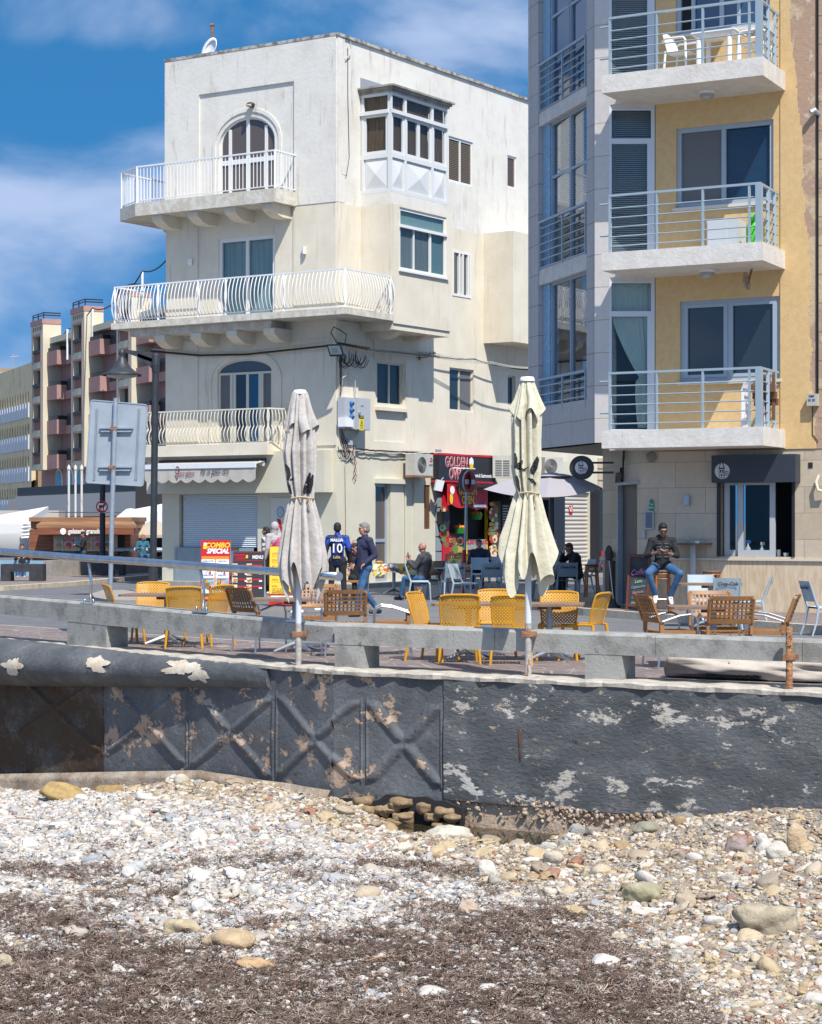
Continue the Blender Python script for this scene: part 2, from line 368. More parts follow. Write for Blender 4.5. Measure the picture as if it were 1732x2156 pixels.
mb.obj('relief_panel',M['cream_plaster'],house)
# ground floor
hW=(SH[0]-.06,SH[1],-.05,SH[3]); dG=(Ru(791),Ru(822.8),.12,Rz(806,1018))
UG=Lu(341.6)
mb=MB(); mb.wall(WL,UG,0,-.1,ZG,[hW],t=.2)
shopL=Ru(927); shopR=Ru(1128)
vent=(Ru(891.9),Ru(906.4),Rz(899,1114),Rz(899,1021))
shD=(shopL+.35,shopR,.1,Rz(1000,1028)); sh2=(Ru(1172),Ru(1242),.1,Rz(1207,1037))
mb.wall(WR,0,UR,-.1,ZG,[dG,vent,shD,sh2],t=.22)
mb.obj('ground_floor_wall',M['green_cream'],house)
fa=MB(); fa.box(WL,Lu(309,.42),Lu(701.8,.0),.0,.42,zFb,ZG-.0).box(WL,UL-.35,UG,-1.8,0,zFb,ZG)
fa.obj('fascia_beam',M['green_cream'],house)
mb=MB(); mb.box(WR,Ru(789),Ru(848),.001,.14,Rz(806,1018),Rz(806,1008)).box(WR,.02,Ru(752),.001,.03,0,ZG-.25).box(WR,Ru(870),Ru(891)-.01,.001,.05,0.1,ZG-.05)
mb.obj('door_hood',M['green_cream'],house)
# dark core so that every opening looks into a room, roof
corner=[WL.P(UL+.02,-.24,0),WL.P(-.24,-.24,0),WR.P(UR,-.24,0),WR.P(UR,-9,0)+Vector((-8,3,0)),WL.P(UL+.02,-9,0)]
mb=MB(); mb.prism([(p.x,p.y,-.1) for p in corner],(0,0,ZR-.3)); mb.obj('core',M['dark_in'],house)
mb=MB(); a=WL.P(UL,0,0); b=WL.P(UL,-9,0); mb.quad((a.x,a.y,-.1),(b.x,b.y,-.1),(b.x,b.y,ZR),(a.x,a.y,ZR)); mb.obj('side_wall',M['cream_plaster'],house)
# ---------------- balconies
def slab_prism(mb,pts,z0,z1): mb.prism([(p.x,p.y,z1) for p in pts],(0,0,z0-z1))
def railing(par,base,h,style,sp,mt,rr=.011,top=.05,post=None,outs=None,name='railing',bulge=.12,topz=None,bot=.06):
    """base: list of points along the slab edge; outs: outward unit vector for each run"""
    mb=MB(); 
    for k,(a,b) in enumerate(zip(base,base[1:])):
        a=Vector(a);b=Vector(b);Ln=(b-a).length; d=(b-a)/Ln; o=outs[k]; up=Vector((0,0,1))
        fr=Fr((a.x,a.y),(d.x,d.y)); zz=a.z; s=1 if fr.n.dot(Vector((o.x,o.y)))>0 else -1
        mb.box(fr,-.02,Ln+.02,-.025,.025,zz+h-.04,zz+h)
        if style!='hbars': mb.box(fr,0,Ln,-.014,.014,zz+bot,zz+bot+.025)
        n=max(2,round(Ln/sp))
        if style=='hbars':
            for j in range(5): mb.tube([fr.P(0,0,zz+.12+j*(h-.2)/5),fr.P(Ln,0,zz+.12+j*(h-.2)/5)],.013,6)
        for i in range(n+1):
            t=Ln*i/n; P=lambda w,z:fr.P(t,w*s,zz+z)
            if style=='straight': mb.tube([P(0,bot),P(0,h-.03)],rr,6)
            elif style=='belly': mb.tube([P(bulge*math.sin(math.pi*min(1,(q/9)**1.0))**.8*(1.0-.25*q/9),bot+(h-bot-.03)*q/9) for q in range(10)],rr,6)
            elif style=='scurve': mb.tube([P(0,bot),]+[P(bulge*math.sin(math.pi*2*q/12)*(-.55 if q>6 else 1),bot+(h-bot-.03)*q/12) for q in range(1,12)]+[P(0,h-.03)],rr,6)
    ro=mb.obj(name,mt,par)
    if post:
        for p in post:
            p=Vector(p); MB().bx(p.x-.028,p.x+.028,p.y-.028,p.y+.028,p.z,p.z+h-.02).obj('post',mt,ro)
    return ro
def path_out(pts,centre):
    o=[]
    for a,b in zip(pts,pts[1:]):
        d=(b-a).normalized(); n=Vector((d.y,-d.x,0)); m=(a+b)/2-centre
        o.append(n if n.dot(m)>0 else -n)
    return o
cen=WL.P(-3,-4,0)
def inset(pts,e):       # move the path inwards a little
    return [p+(Vector((cen.x,cen.y,p.z))-p).normalized()*e for p in pts]
# upper balcony
z=zS3t; p_in=WL.P(Lu(625.7),0,z)
B3=[p_in,WL.P(Lu(578,1.0),1.0,z),WL.P(Lu(285,1.0),1.0,z),WL.P(Lu(253,.45),.45,z),WL.P(Lu(253,.45),-2.2,z)]
st=mat('weathered_balcony_edge',(.62,.60,.54),.9,c2=(.50,.46,.38),ns=5,bump=.6,bs=16,stain=(.33,.27,.2),st_s=(2,2,.6),st_lo=.55,st_hi=.8)
bal=MB(); slab_prism(bal,B3+[WL.P(UL,-2.2,z),WL.P(UL,0,z)],zS3b,z); b3=bal.obj('balcony',st,house)
pr=inset(B3,.06); railing(b3,pr,1.03,'straight',.118,M['white_metal'],rr=.012,outs=path_out(pr,cen),post=pr[:-1])
def bracket(par,fr,u,z,w,h=.5,wd=.36,m=None):
    prof=[(0,0),(w,0),(w,-h*.45),(w*.72,-h*.85),(w*.5,-h),(0,-h)]
    mb=MB(); a=[fr.P(u,ww,z+zz) for ww,zz in prof]; mb.prism(a,tuple(fr.P(wd,0,0)-fr.P(0,0,0))); return mb.obj('bracket',m or M['cream_plaster'],par)
for x in (555,476,398,323): bracket(b3,WL,Lu(x,.8),zS3b-.003,.86,.33)
WS=Fr((WL.P(UL,0,0).x,WL.P(UL,0,0).y),(.539,.842)); bracket(b3,Fr((WL.P(UL,0,0).x,WL.P(UL,0,0).y),(-.539,-.842)),-1.2,zS3b-.003,.8,.33)
# middle balcony wraps the corner
z=zS2t; cnr=WL.P(0,1.12,z)+Vector((WR.n.x,WR.n.y,0))*1.08
tb=Ru(829,1.08)
B2=[WR.P(tb,1.08,z),cnr,WL.P(UL-1.05,1.12,z),WL.P(UL-1.05,-2.4,z)]
bal=MB(); slab_prism(bal,B2+[WL.P(UL,-2.4,z),WL.P(UL,0,z),WL.P(0,0,z),WR.P(tb,0,z)],zS2b,z)
b2=bal.obj('balcony',st,house)
mb=MB(); slab_prism(mb,[WL.P(Lu(574,.8),.85,0),WL.P(UL-.6,.85,0),WL.P(UL-.6,-2,0),WL.P(UL,-2,0),WL.P(UL,0,0),WL.P(Lu(600),0,0)],zS2b-.2,zS2b-.003); mb.obj('under_slab',st,b2)
pr=[WR.P(tb-.03,1.0,z),WL.P(0,1.04,z)+Vector((WR.n.x,WR.n.y,0))*1.0,WL.P(UL-.97,1.04,z),WL.P(UL-.97,-2.4,z)]
fL=(pr[2]-pr[1]); posts=[pr[1],pr[0],pr[2]]+[pr[1]+fL*k for k in (.25,.5,.62,.8)]
railing(b2,pr,1.02,'belly',.125,M['white_metal'],rr=.014,outs=path_out(pr,cen),post=posts,bulge=.15)
for x in (556,478,402,326): bracket(b2,WL,Lu(x,.8),zS2b-.203,.82,.34)
bracket(b2,WR,Ru(779),zS2b-.003,.95,.4,.34); bracket(b2,WR,Ru(848),zS2b-.003,.95,.34,.34)
# lower balcony
z=zS1t; B1=[WL.P(Lu(596),0,z),WL.P(Lu(563,.71),.71,z),WL.P(UL-.62,.71,z),WL.P(UL-.62,-2,z)]
bal=MB(); slab_prism(bal,B1+[WL.P(UL,-2,z),WL.P(UL,0,z)],zS1b,z); b1=bal.obj('balcony',M['cream_plaster'],house)
pr=inset(B1,.07); pr[0]=WL.P(Lu(607),0,z); railing(b1,pr,.96,'scurve',.118,mat('cream_painted_railing',(.62,.60,.52),.45),rr=.014,outs=path_out(pr,cen),bulge=.10,bot=.04,post=[pr[1]])
# ---------------- doors
a,b,c,d=aD3; w=-.06; zs=Lz(519,300)
f=MB(); arch_ring(f,WL,a,b,c,zs,d,.055,w-.05,w)
for x,t in ((482,.09),(519.5,.10),(558,.09)): f.box(WL,Lu(x)-t/2,Lu(x)+t/2,w-.045,w+.003,c,Lz(x,{482:272,519.5:250,558:262}[x]))
f.box(WL,a+.05,b-.05,w-.04,w,Lz(519,342),Lz(519,332)).box(WL,a+.05,b-.05,w-.04,w,c,c+.1)
d3=f.obj('door',M['white_frame'],house)
for x0,x1,t in ((463,480,290),(484,517,262),(522,556,256),(560,577,275)):
    g=MB(); cu=(a+b)/2; A=(b-a)/2; hh=d-zs
    pts=[(Lu(x0),c+.08),(Lu(x1),c+.08)]
    for i in range(7):
        u=Lu(x1)+(Lu(x0)-Lu(x1))*i/6; pts.append((u,zs+(hh-.05)*math.sqrt(max(0,1-((u-cu)/A)**2))))
    g.fprism(WL,pts,w-.035,w-.03).obj('pane',mat('brown_tinted_glass',(.11,.09,.08),.08,spec=.6) if x0==463 else M['_bg'],d3)
    if x0==463: M['_bg']=bpy.data.materials['brown_tinted_glass']
f=window(house,WL,aD2[0],aD2[1],aD2[2],aD2[3],-.04,M['white_frame'],M['glass_clear'],cols=(.5,),t=.10,d=.07,back=M['curtain'],bw=.05,name='door')
a,b,c,d=aD1; zs=Lz(517,783); w=-.05; f=MB(); arch_ring(f,WL,a,b,zs,zs,d,.05,w-.05,w,sides=False)
cf=mat('cream_aluminium_frame',(.58,.56,.47),.4); d1=f.obj('door',cf,house)
pts=[(a,zs)]+[((a+b)/2-(b-a)/2*math.cos(math.pi*i/16),zs+(d-zs-.03)*math.sin(math.pi*i/16)) for i in range(17)]
MB().fprism(WL,pts,w-.04,w-.035).obj('pane',mat('grey_fanlight_glass',(.075,.095,.115),.15),d1)
f=MB(); f.box(WL,a,b,w-.05,w+.006,zs-.06,zs)
for x in (459.5,485,491.5,519,545,549.5,571.5): f.box(WL,Lu(x)-.045,Lu(x)+.045,w-.045,w,c,zs-.06)
f.box(WL,a,b,w-.045,w-.002,c,c+.1); f.obj('frame',cf,d1)
for x0,x1,m in ((462,484,'grey_net'),(493,517,'_dg'),(521,543,'glass_blue'),(551,570,'grey_net')):
    MB().box(WL,Lu(x0),Lu(x1),w-.035,w-.03,c+.06,zs-.05).obj('pane',M.get(m,M['glass_dark']),d1)
# ---------------- right facade windows
wf=M['white_frame']
window(house,WR,*hA,-.03,wf,M['glass_dark'],t=.07,back=None)
slat=MB(); 
for i in range(22):
    zz=hA[2]+.1+(hA[3]-hA[2]-.2)*i/22; slat.box(WR,hA[0]+.09,(hA[0]+hA[1])/2-.05,-.058,-.052,zz,zz+.035).box(WR,(hA[0]+hA[1])/2+.05,hA[1]-.09,-.058,-.052,zz,zz+.035)
slat.obj('blind',mat('brown_slat_blind',(.14,.10,.06),.6),house)
window(house,WR,*hS,-.03,wf,mat('brown_shade_glass',(.09,.06,.045),.3),cols=(),t=.06)
window(house,WR,*hD,-.07,cf,M['glass_clear'],cols=(.54,),t=.05,back=M['grey_net'],bw=.04)
window(house,WR,*hE,-.07,cf,M['glass_dark'],cols=(.47,),t=.05,panemats=[M['glass_dark'],M['grey_net']])
window(house,WR,*hF,-.07,cf,M['glass_dark'],cols=(),t=.05)
window(house,WR,*hC,.02,wf,M['glass_mirror'],cols=(.38,.56,.86),t=.07,d=.08,back=M['grey_net'],bw=.03)
# ---------------- plaster bay on the second floor
bw_=1.08; u0,u1=Ru(760),Ru(951,bw_); zb=Rz(951,697.7,bw_); BF=WR
hB=(Ru(842,bw_),Ru(941,bw_),Rz(890,576,bw_),Rz(890,446,bw_))
mb=MB(); mb.wall(WR,u0+0.0,u1,zb,ZT,[hB],t=.12,w=bw_)
P=WR.P
mb.quad(P(u0,0,zb),P(u0,bw_,zb),P(u0,bw_,ZT),P(u0,0,ZT)).quad(P(u1,bw_,zb),P(u1,0,zb),P(u1,0,ZT),P(u1,bw_,ZT)).quad(P(u0,0,zb),P(u1,0,zb),P(u1,bw_,zb),P(u0,bw_,zb))
bay=mb.obj('bay',M['cream_plaster'],house)
MB().box(WR,u0,u1-.03,0,bw_-.04,zb-.16,zb-.003).obj('under_slab',M['cream_plaster'],bay)
bwn=window(bay,WR,*hB,bw_-.03,wf,M['glass_mirror'],cols=(.0001,),t=.08,panemats=[None,None])
bw2=MB(); a,b,c,d=hB; zt=c+(d-c)*.68
bw2.box(WR,a,b,bw_-.08,bw_+.03,zt,zt+.08).box(WR,a+.08+(b-a-.16)*.66,a+.16+(b-a-.16)*.66,bw_-.08,bw_-.028,c,zt).box(WR,a+.08+(b-a-.16)*.3,a+.13+(b-a-.16)*.3,bw_-.1,bw_-.04,c,zt).obj('sash',wf,bwn)
MB().box(WR,a+.08,b-.08,bw_-.11,bw_-.1,zt,d-.06).obj('blind',mat('pale_teal_blind',(.36,.48,.48),.6),bwn)
MB().box(WR,a+.08,a+.12+(b-a-.16)*.66,bw_-.11,bw_-.1,c+.06,zt).obj('blind',mat('grey_lace_curtain',(.21,.22,.23),.8,c2=(.3,.31,.32),ns=25,stretch=(1,1,.03)),bwn)
MB().box(WR,a+.16+(b-a-.16)*.66,b-.08,bw_-.11,bw_-.1,c+.06,zt).obj('blind',mat('teal_curtain',(.22,.33,.35),.8),bwn)
MB().box(WR,a+.05,b-.05,bw_-.07,bw_-.065,c+.05,d-.05).obj('pane',M['glass_clear'],bwn)
MB().box(WR,a-.05,b+.05,bw_,bw_+.06,c-.05,c+.0).obj('sill',wf,bwn)
# plaster belt above it
w1=1.0; zb2=ZT; zt2=Rz(824,402.6,w1); ub0=Ru(760); ub1=Ru(942.5,w1)
MB().box(WR,ub0,ub1,.0,w1+.0,zb2,zt2).obj('belt',M['white_plaster'],bay)
# ---------------- enclosed bay of the top floor
zt3=Rz(823.7,191,w1); E=thing; enc=MB(); e_u0,e_u1=ub0,ub1
zs1=Rz(823.7,318.7,w1); zs2=Rz(823.7,232,w1)
us=[e_u0,Ru(854.7,w1),Ru(911.5,w1),e_u1]
for u in us: enc.box(WR,u-.05 if u>e_u0 else u,u+.05 if u<e_u1 else u,w1-.08,w1+.005,zt2,zt3)
for z0,z1,q in ((zt2,zt2+.1,0),(zs1-.13,zs1,0),(zs2-.05,zs2+.05,.05),(zt3-.08,zt3,0)): enc.box(WR,e_u0,e_u1,w1-.07,w1+.002+q,z0,z1); enc.box(WR,e_u0-.002-q,e_u0+.07,0,w1-.072,z0,z1); enc.box(WR,e_u1-.07,e_u1+.002,0,w1-.072,z0,z1)
enc.box(WR,e_u0-.003,e_u0+.06,.02,.1,zt2,zt3).box(WR,e_u0-.003,e_u0+.06,w1-.12,w1-.081,zt2,zt3)
eo=enc.obj('enclosed_bay',mat('off_white_aluminium',(.66,.67,.66),.4),house)
# lower panels pressed into pyramids
def pyr(mb,fr,u0,u1,w,z0,z1,h): 
    c=[fr.P(u0,w,z0),fr.P(u1,w,z0),fr.P(u1,w,z1),fr.P(u0,w,z1),fr.P((u0+u1)/2,w+h,(z0+z1)/2)]; mb.add(c,[(0,1,4),(1,2,4),(2,3,4),(3,0,4)])
S0=Fr((WR.P(e_u0,0,0).x,WR.P(e_u0,0,0).y),(WR.n.x,WR.n.y)); S0.n=-WR.d      # left side face, outward is away from the facade direction
for a,b in zip(us,us[1:]):
    q=MB(); pyr(q,WR,a+.05,b-.05,w1-.05,zt2+.1,zs1-.13,.07); q.obj('panel',bpy.data.materials['off_white_aluminium'],eo)
q=MB(); pyr(q,S0,.1,w1-.12,-.04,zt2+.1,zs1-.13,.07); q.obj('panel',bpy.data.materials['off_white_aluminium'],eo)
def enc_win(fr,a,b,z0,z1,w,nm='sash'):
    q=MB(); t=.07
    q.box(fr,a,a+t,w-.03,w+.02,z0,z1).box(fr,b-t,b,w-.03,w+.02,z0,z1).box(fr,a+t,b-t,w-.03,w+.018,z0,z0+t).box(fr,a+t,b-t,w-.03,w+.018,z1-t,z1)
    s=q.obj(nm,bpy.data.materials['off_white_aluminium'],eo); MB().box(fr,a+t*.8,b-t*.8,w-.02,w-.014,z0+t*.8,z1-t*.8).obj('pane',M['glass_clear'],s); MB().box(fr,a+.02,b-.02,w-.09,w-.085,z0,z1).obj('blind',M['brown_blind'],s)
cells=[(us[0]+.05,us[1]-.05),(us[1]+.05,(us[1]+us[2])/2),((us[1]+us[2])/2,us[2]-.05),(us[2]+.05,us[3]-.05)]
for a,b in cells: enc_win(WR,a,b,zs1,zs2-.05,w1-.04)
for a,b in zip(us,us[1:]):
    MB().box(WR,a+.05,b-.05,w1-.06,w1-.05,zs2+.05,zt3-.08).obj('pane',M['glass_clear'],eo); MB().box(WR,a+.05,b-.05,w1-.12,w1-.115,zs2+.05,zt3-.08).obj('blind',M['brown_blind'],eo)
enc_win(S0,.1,w1-.12,zs1,zs2-.05,-.03)
MB().box(S0,.1,w1-.12,-.06,-.05,zs2+.05,zt3-.08).obj('pane',M['glass_clear'],eo); MB().box(S0,.1,w1-.12,-.12,-.115,zs2+.05,zt3-.08).obj('blind',M['brown_blind'],eo)
q=MB()
for k,(o,z0,z1) in enumerate(((.05,0,.06),(.1,.06,.12),(.16,.12,.17))): q.box(WR,e_u0-o,e_u1+o,-.05,w1+o,zt3+z0,zt3+z1)
q.obj('cornice',mat('weathered_grey_trim',(.36,.34,.30),.7,c2=(.2,.19,.17),ns=4),eo)
MB().box(WR,e_u0-.02,Ru(812),.0,.012,zt3+.17,zt3+.48).obj('patch',mat('blue_grey_render',(.27,.29,.33),.9),house)
# ---------------- plaster box further along
v0,v1=7.46,UR-.5; bz0=Rz(1082,719,1.02); bz1=Rz(1082,485,1.02)
MB().box(WR,v0,v1,0,1.02,bz0,bz1).obj('box_bay',M['cream_plaster'],house)
# ---------------- street level left side
q=MB(); n=26; 
for i in range(n):
    z0=Lz(460,1153)+(SH[3]-Lz(460,1153))*i/n; z1=Lz(460,1153)+(SH[3]-Lz(460,1153))*(i+1)/n
    pts=[WL.P(SH[0],-.10,z0),WL.P(SH[0],-.10,z1)]
    for k in range(5):
        pass
    rows=[[WL.P(u,-.12+.028*math.sin(math.pi*k/4),z0+(z1-z0)*k/4*.94) for u in (SH[0],SH[1])] for k in range(5)]
    q.grid(rows)
q.obj('roller_shutter',mat('blue_white_shutter',(.60,.66,.70),.45),house)
q=MB(); q.box(WL,Lu(371),Lu(534),-.02,.06,.12,Lz(450,1153)); q.box(WL,Lu(371),Lu(376),-.02,.075,.12,Lz(450,1153))
gp=q.obj('metal_counter_front',mat('grey_sheet_metal',(.24,.30,.33),.5,metal=.2,c2=(.28,.34,.37),ns=5),house)
tg=mat('brown_tape',(.30,.18,.09),.5)
MB().fprism(WL,[(Lu(466,.06),Lz(466,1197,.06)),(Lu(501,.06),Lz(500,1197,.06)),(Lu(499,.06),Lz(500,1154,.06)),(Lu(478,.06),Lz(478,1156,.06))],.062,.066).obj('paper_notice',mat('paper',(.50,.55,.62),.8),gp)
MB().fprism(WL,[(Lu(471,.06),Lz(471,1162,.06)),(Lu(502,.06),Lz(502,1158,.06)),(Lu(502,.06),Lz(502,1151,.06)),(Lu(478,.06),Lz(478,1152,.06))],.067,.069).fprism(WL,[(Lu(470,.06),Lz(471,1201,.06)),(Lu(497,.06),Lz(497,1201,.06)),(Lu(497,.06),Lz(497,1195,.06)),(Lu(470,.06),Lz(470,1195,.06))],.067,.069).obj('tape',tg,gp)
# poster with an ice cream cone
q=MB().box(WL,Lu(573),Lu(663),.002,.05,Lz(620,1190),Lz(620,1048)); po=q.obj('poster',mat('cream_board',(.62,.61,.54),.6),house)
cu,cz=Lu(591,.05),Lz(591,1078,.05); r=.2
def disc(fr,u,z,ru,rz,seg=24,bump=0): return [(u+ru*math.cos(2*math.pi*i/seg)*(1+bump*math.cos(8*2*math.pi*i/seg)*(1 if i>seg/2 else 0)),z+rz*math.sin(2*math.pi*i/seg)) for i in range(seg)]
MB().fprism(WL,disc(WL,cu,cz,.125,.15,bump=.06),.051,.055).obj('print',mat('maroon_print',(.20,.03,.05),.6),po)
MB().fprism(WL,disc(WL,cu,cz,.11,.135,bump=.06),.056,.058).obj('print',mat('ice_blue_print',(.38,.46,.56),.6),po)
MB().fprism(WL,[(cu-.13,cz-.17),(cu+.0,cz-.20),(cu+.12,cz-.62),(cu+.05,cz-.6)],.051,.056).obj('print',M['red'],po)
# right side door, vent, shop
window(house,WR,*dG,-.12,M['grey_frame'],M['_bg'],cols=(.0001,),rows=(.42,),t=.09,name='door')
q=MB()
for i in range(30): zz=vent[2]+(vent[3]-vent[2])*i/30; q.box(WR,vent[0],vent[1],-.12,-.03,zz,zz+.035)
q.obj('louvre',mat('brown_louvre',(.15,.065,.03),.7),house)
pipe=MB().tube([WR.P(Ru(852.4),.04,z) for z in (.1,1.2,2.4,Rz(852,1010))],.02,8).obj('drain_pipe',M['green_cream'],house)
q=MB()
for i in range(9): zz=.1+i*.42; q.box(WR,Ru(917),shopL-.01,.001,.06,zz,zz+.38)
q.obj('quoin',mat('blue_grey_block',(.24,.28,.32),.85),house)
# ================================================================= yellow block of flats
RF=Fr((7.43,36.6),(.872,-.489)); KX=Vector((3.48,38.34)); RB=Fr(KX,(.273,-.962))   # RB: u negative runs away to the left
flats=thing('block_of_flats','block of flats with an ochre front, white balconies and a blue mosaic side','building',(KX.x,KX.y,0),RF.rot())
M['ochre']=mat('ochre_render',(.66,.46,.225),.95,c2=(.61,.415,.195),ns=9,bump=.4,bs=70,stain=(.47,.32,.15),st_s=(1.2,1.2,.5),st_lo=.6,st_hi=.85)
def tilemat(name,c1,c2,mort,sx,sz,off=.5,squash=1,ms=.006,rough=.5,var=.5,bump=.2,rot=0,bias=0,vec='uv'):
    m=mat(name,c1,rough); t,b=nd(m); br=t.nodes.new('ShaderNodeTexBrick'); br.offset=off; br.squash=squash
    br.inputs['Color1'].default_value=(*c1,1); br.inputs['Color2'].default_value=(*c2,1); br.inputs['Mortar'].default_value=(*mort,1)
    br.inputs['Brick Width'].default_value=sx; br.inputs['Row Height'].default_value=sz; br.inputs['Mortar Size'].default_value=ms; br.inputs['Scale'].default_value=1; br.inputs['Bias'].default_value=bias
    g=t.nodes.new('ShaderNodeNewGeometry'); mp=t.nodes.new('ShaderNodeMapping'); mp.inputs['Rotation'].default_value=(0,0,-rot); t.links.new(g.outputs['Position'],mp.inputs[0])
    sp=t.nodes.new('ShaderNodeSeparateXYZ'); cb=t.nodes.new('ShaderNodeCombineXYZ'); t.links.new(mp.outputs[0],sp.inputs[0])
    t.links.new(sp.outputs[0],cb.inputs[0]); t.links.new(sp.outputs[2 if vec=='uv' else 1],cb.inputs[1]); t.links.new(cb.outputs[0],br.inputs['Vector'])
    n=t.nodes.new('ShaderNodeTexNoise'); n.inputs['Scale'].default_value=9; n.inputs['Detail'].default_value=8; t.links.new(g.outputs['Position'],n.inputs['Vector'])
    mr=t.nodes.new('ShaderNodeMapRange'); mr.inputs[3].default_value=1-var*.5; mr.inputs[4].default_value=1+var*.5; t.links.new(n.outputs[0],mr.inputs[0])
    mm=t.nodes.new('ShaderNodeMix'); mm.data_type='RGBA'; mm.blend_type='MULTIPLY'; mm.inputs[0].default_value=1; t.links.new(br.outputs['Color'],mm.inputs[6]); t.links.new(mr.outputs[0],mm.inputs[7]); t.links.new(mm.outputs[2],b.inputs['Base Color'])
    bn=t.nodes.new('ShaderNodeBump'); bn.inputs['Strength'].default_value=bump; bn.inputs['Distance'].default_value=.01; bn.invert=True; t.links.new(br.outputs['Fac'],bn.inputs['Height']); t.links.new(bn.outputs[0],b.inputs['Normal'])
    return m
rb=math.atan2(-.962,.273)
M['slate_tile']=tilemat('grey_stone_panel',(.45,.42,.405),(.42,.39,.375),(.20,.17,.16),1.2,.62,off=0,ms=.008,rot=rb,var=.3)
M['col_tile']=tilemat('white_stone_panel',(.56,.53,.50),(.53,.50,.48),(.38,.27,.19),1.2,.62,off=0,ms=.008,rot=rb,var=.25)
M['mosaic']=tilemat('blue_glass_mosaic',(.12,.29,.46),(.20,.40,.56),(.34,.48,.58),.05,.05,off=0,ms=.005,rot=rb,rough=.25,var=.3)
M['lime']=tilemat('limestone_cladding',(.52,.44,.33),(.40,.32,.22),(.30,.24,.17),.95,.48,off=.37,ms=.006,rot=RF.rot(),var=.3,bias=-.35)
M['traver']=mat('travertine_plinth',(.60,.50,.36),.5,c2=(.50,.38,.25),ns=6,stretch=(3,3,.5),bump=.2,stain=(.42,.27,.14),st_s=(5,5,.6),st_lo=.6,st_hi=.8)
M['slab_w']=mat('balcony_slab_paint',(.66,.63,.58),.9,c2=(.58,.55,.5),ns=4,bump=.45,bs=14,stain=(.45,.27,.15),st_s=(4,4,.5),st_lo=.6,st_hi=.85)
M['rail_grey']=mat('grey_blue_rail_paint',(.33,.41,.46),.35,metal=.2)
M['grey_blue']=mat('grey_blue_frame',(.33,.40,.47),.4)
r=lambda x,w=0:RF.u(x,w); rz=lambda x,y,w=0:RF.z(x,y,w); bu=lambda x,w=0:RB.u(x,w); bz=lambda x,y,w=0:RB.z(x,y,w)
ZTOP=16.2
A=Vector((6.2,35.65)); wA=(A-RF.o).dot(RF.n); uA=(A-RF.o).dot(RF.d)           # slab projection and near end
uL=(Vector((3.5,37.16))-RF.o).dot(RF.d); uE=r(1655)
zsl=[rz(1607,898,wA),rz(1607,508,wA),rz(1607,118,wA)]; zsl.append(zsl[2]+3.27); th=.33
# yellow wall with three windows
uD=r(1381); uY=r(1712); 
wn=[(r(1424.6),r(1629.6),rz(1528,430),rz(1528,260)),(r(1432.5),r(1642),rz(1530,801),rz(1530,629)),(r(1423.5),r(1622),rz(1522,62),rz(1522,-110))]
wn=[wn[1],wn[0],wn[2]]
zGF=zsl[0]-th-.03
mb=MB(); mb.wall(RF,uD,uY,zGF-.0,ZTOP,wn,t=.12); mb.obj('front_wall',M['ochre'],flats)
# column and glazed facet beside the corner
k2=Vector((3.745,38.2)); k3=Vector((4.6,38.19)); FC=Fr(KX,(k2-KX)); FD=Fr(k2,(k3-k2)); lc=(k2-KX).length; ld=(k3-k2).length
zB=3.26
mb=MB(); mb.box(FC,0,lc,-.35,0,zB,ZTOP); mb.obj('corner_column',M['col_tile'],flats)
mb=MB(); 
for i in range(3):
    z0=zsl[i]; zt=zsl[i]+2.88
    doorz=z0+2.22
    f=MB(); t=.07
    f.box(FD,0,t*.6,-.10,-.0,z0,zt).box(FD,ld-t,ld+.0,-.10,.0,z0,zt).box(FD,t*.6,ld-t,-.10,-.003,zt-.05,zt).box(FD,t*.6,ld-t,-.10,-.003,doorz-.02,doorz+.08).box(FD,t*.6,ld-t,-.10,-.003,z0,z0+.07)
    f.box(FD,ld-t*2,ld-t,-.09,-.004,z0+.07,doorz)
    fo=f.obj('balcony_door',mat('white_blue_frame',(.55,.60,.66),.4) if i==0 else bpy.data.materials['white_blue_frame'],flats)
    MB().box(FD,t*.6,ld-t*2,-.05,-.04,z0+.06,doorz).obj('pane',M['glass_clear'],fo); MB().box(FD,t*.6,ld-t,-.05,-.04,doorz+.06,zt-.04).obj('pane',M['glass_clear'],fo)
    if i==0:
        q=MB(); rows=[]
        for k in range(25):
            zz=z0+.1+(2.1)*k/24; f_=(k/24); 
            if f_>.45: lft=.06+(.52)*(1-(f_-.45)/.55)**1.3
            else: lft=.55-.05*math.sin(f_*5)
            rows.append([FD.P(lft+(ld-.14-lft)*j/30,-.13+.02*math.sin(j*1.5+math.sin(k*.3)),zz) for j in range(31)])
        q.grid(rows); q.smooth=True; q.obj('curtain',mat('pale_green_curtain',(.68,.74,.68),.9),fo)
        q=MB(); q.grid([[FD.P(.05+(ld-.1)*j/40,-.13+.015*math.sin(j*1.3),zz) for j in range(41)] for zz in (doorz+.05,zt)]); q.smooth=True; q.obj('curtain',bpy.data.materials['pale_green_curtain'],fo)
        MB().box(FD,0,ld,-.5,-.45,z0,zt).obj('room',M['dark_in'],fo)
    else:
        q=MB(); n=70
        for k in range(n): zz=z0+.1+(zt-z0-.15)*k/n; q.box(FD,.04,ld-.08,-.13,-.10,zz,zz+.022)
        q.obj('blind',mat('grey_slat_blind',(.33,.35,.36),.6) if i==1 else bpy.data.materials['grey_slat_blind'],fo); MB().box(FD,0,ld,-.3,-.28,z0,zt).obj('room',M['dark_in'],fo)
    MB().box(FD,0,ld+.0,-.12,.0,zt+.003,zsl[i+1]-th).obj('lintel',M['slab_w'],fo)
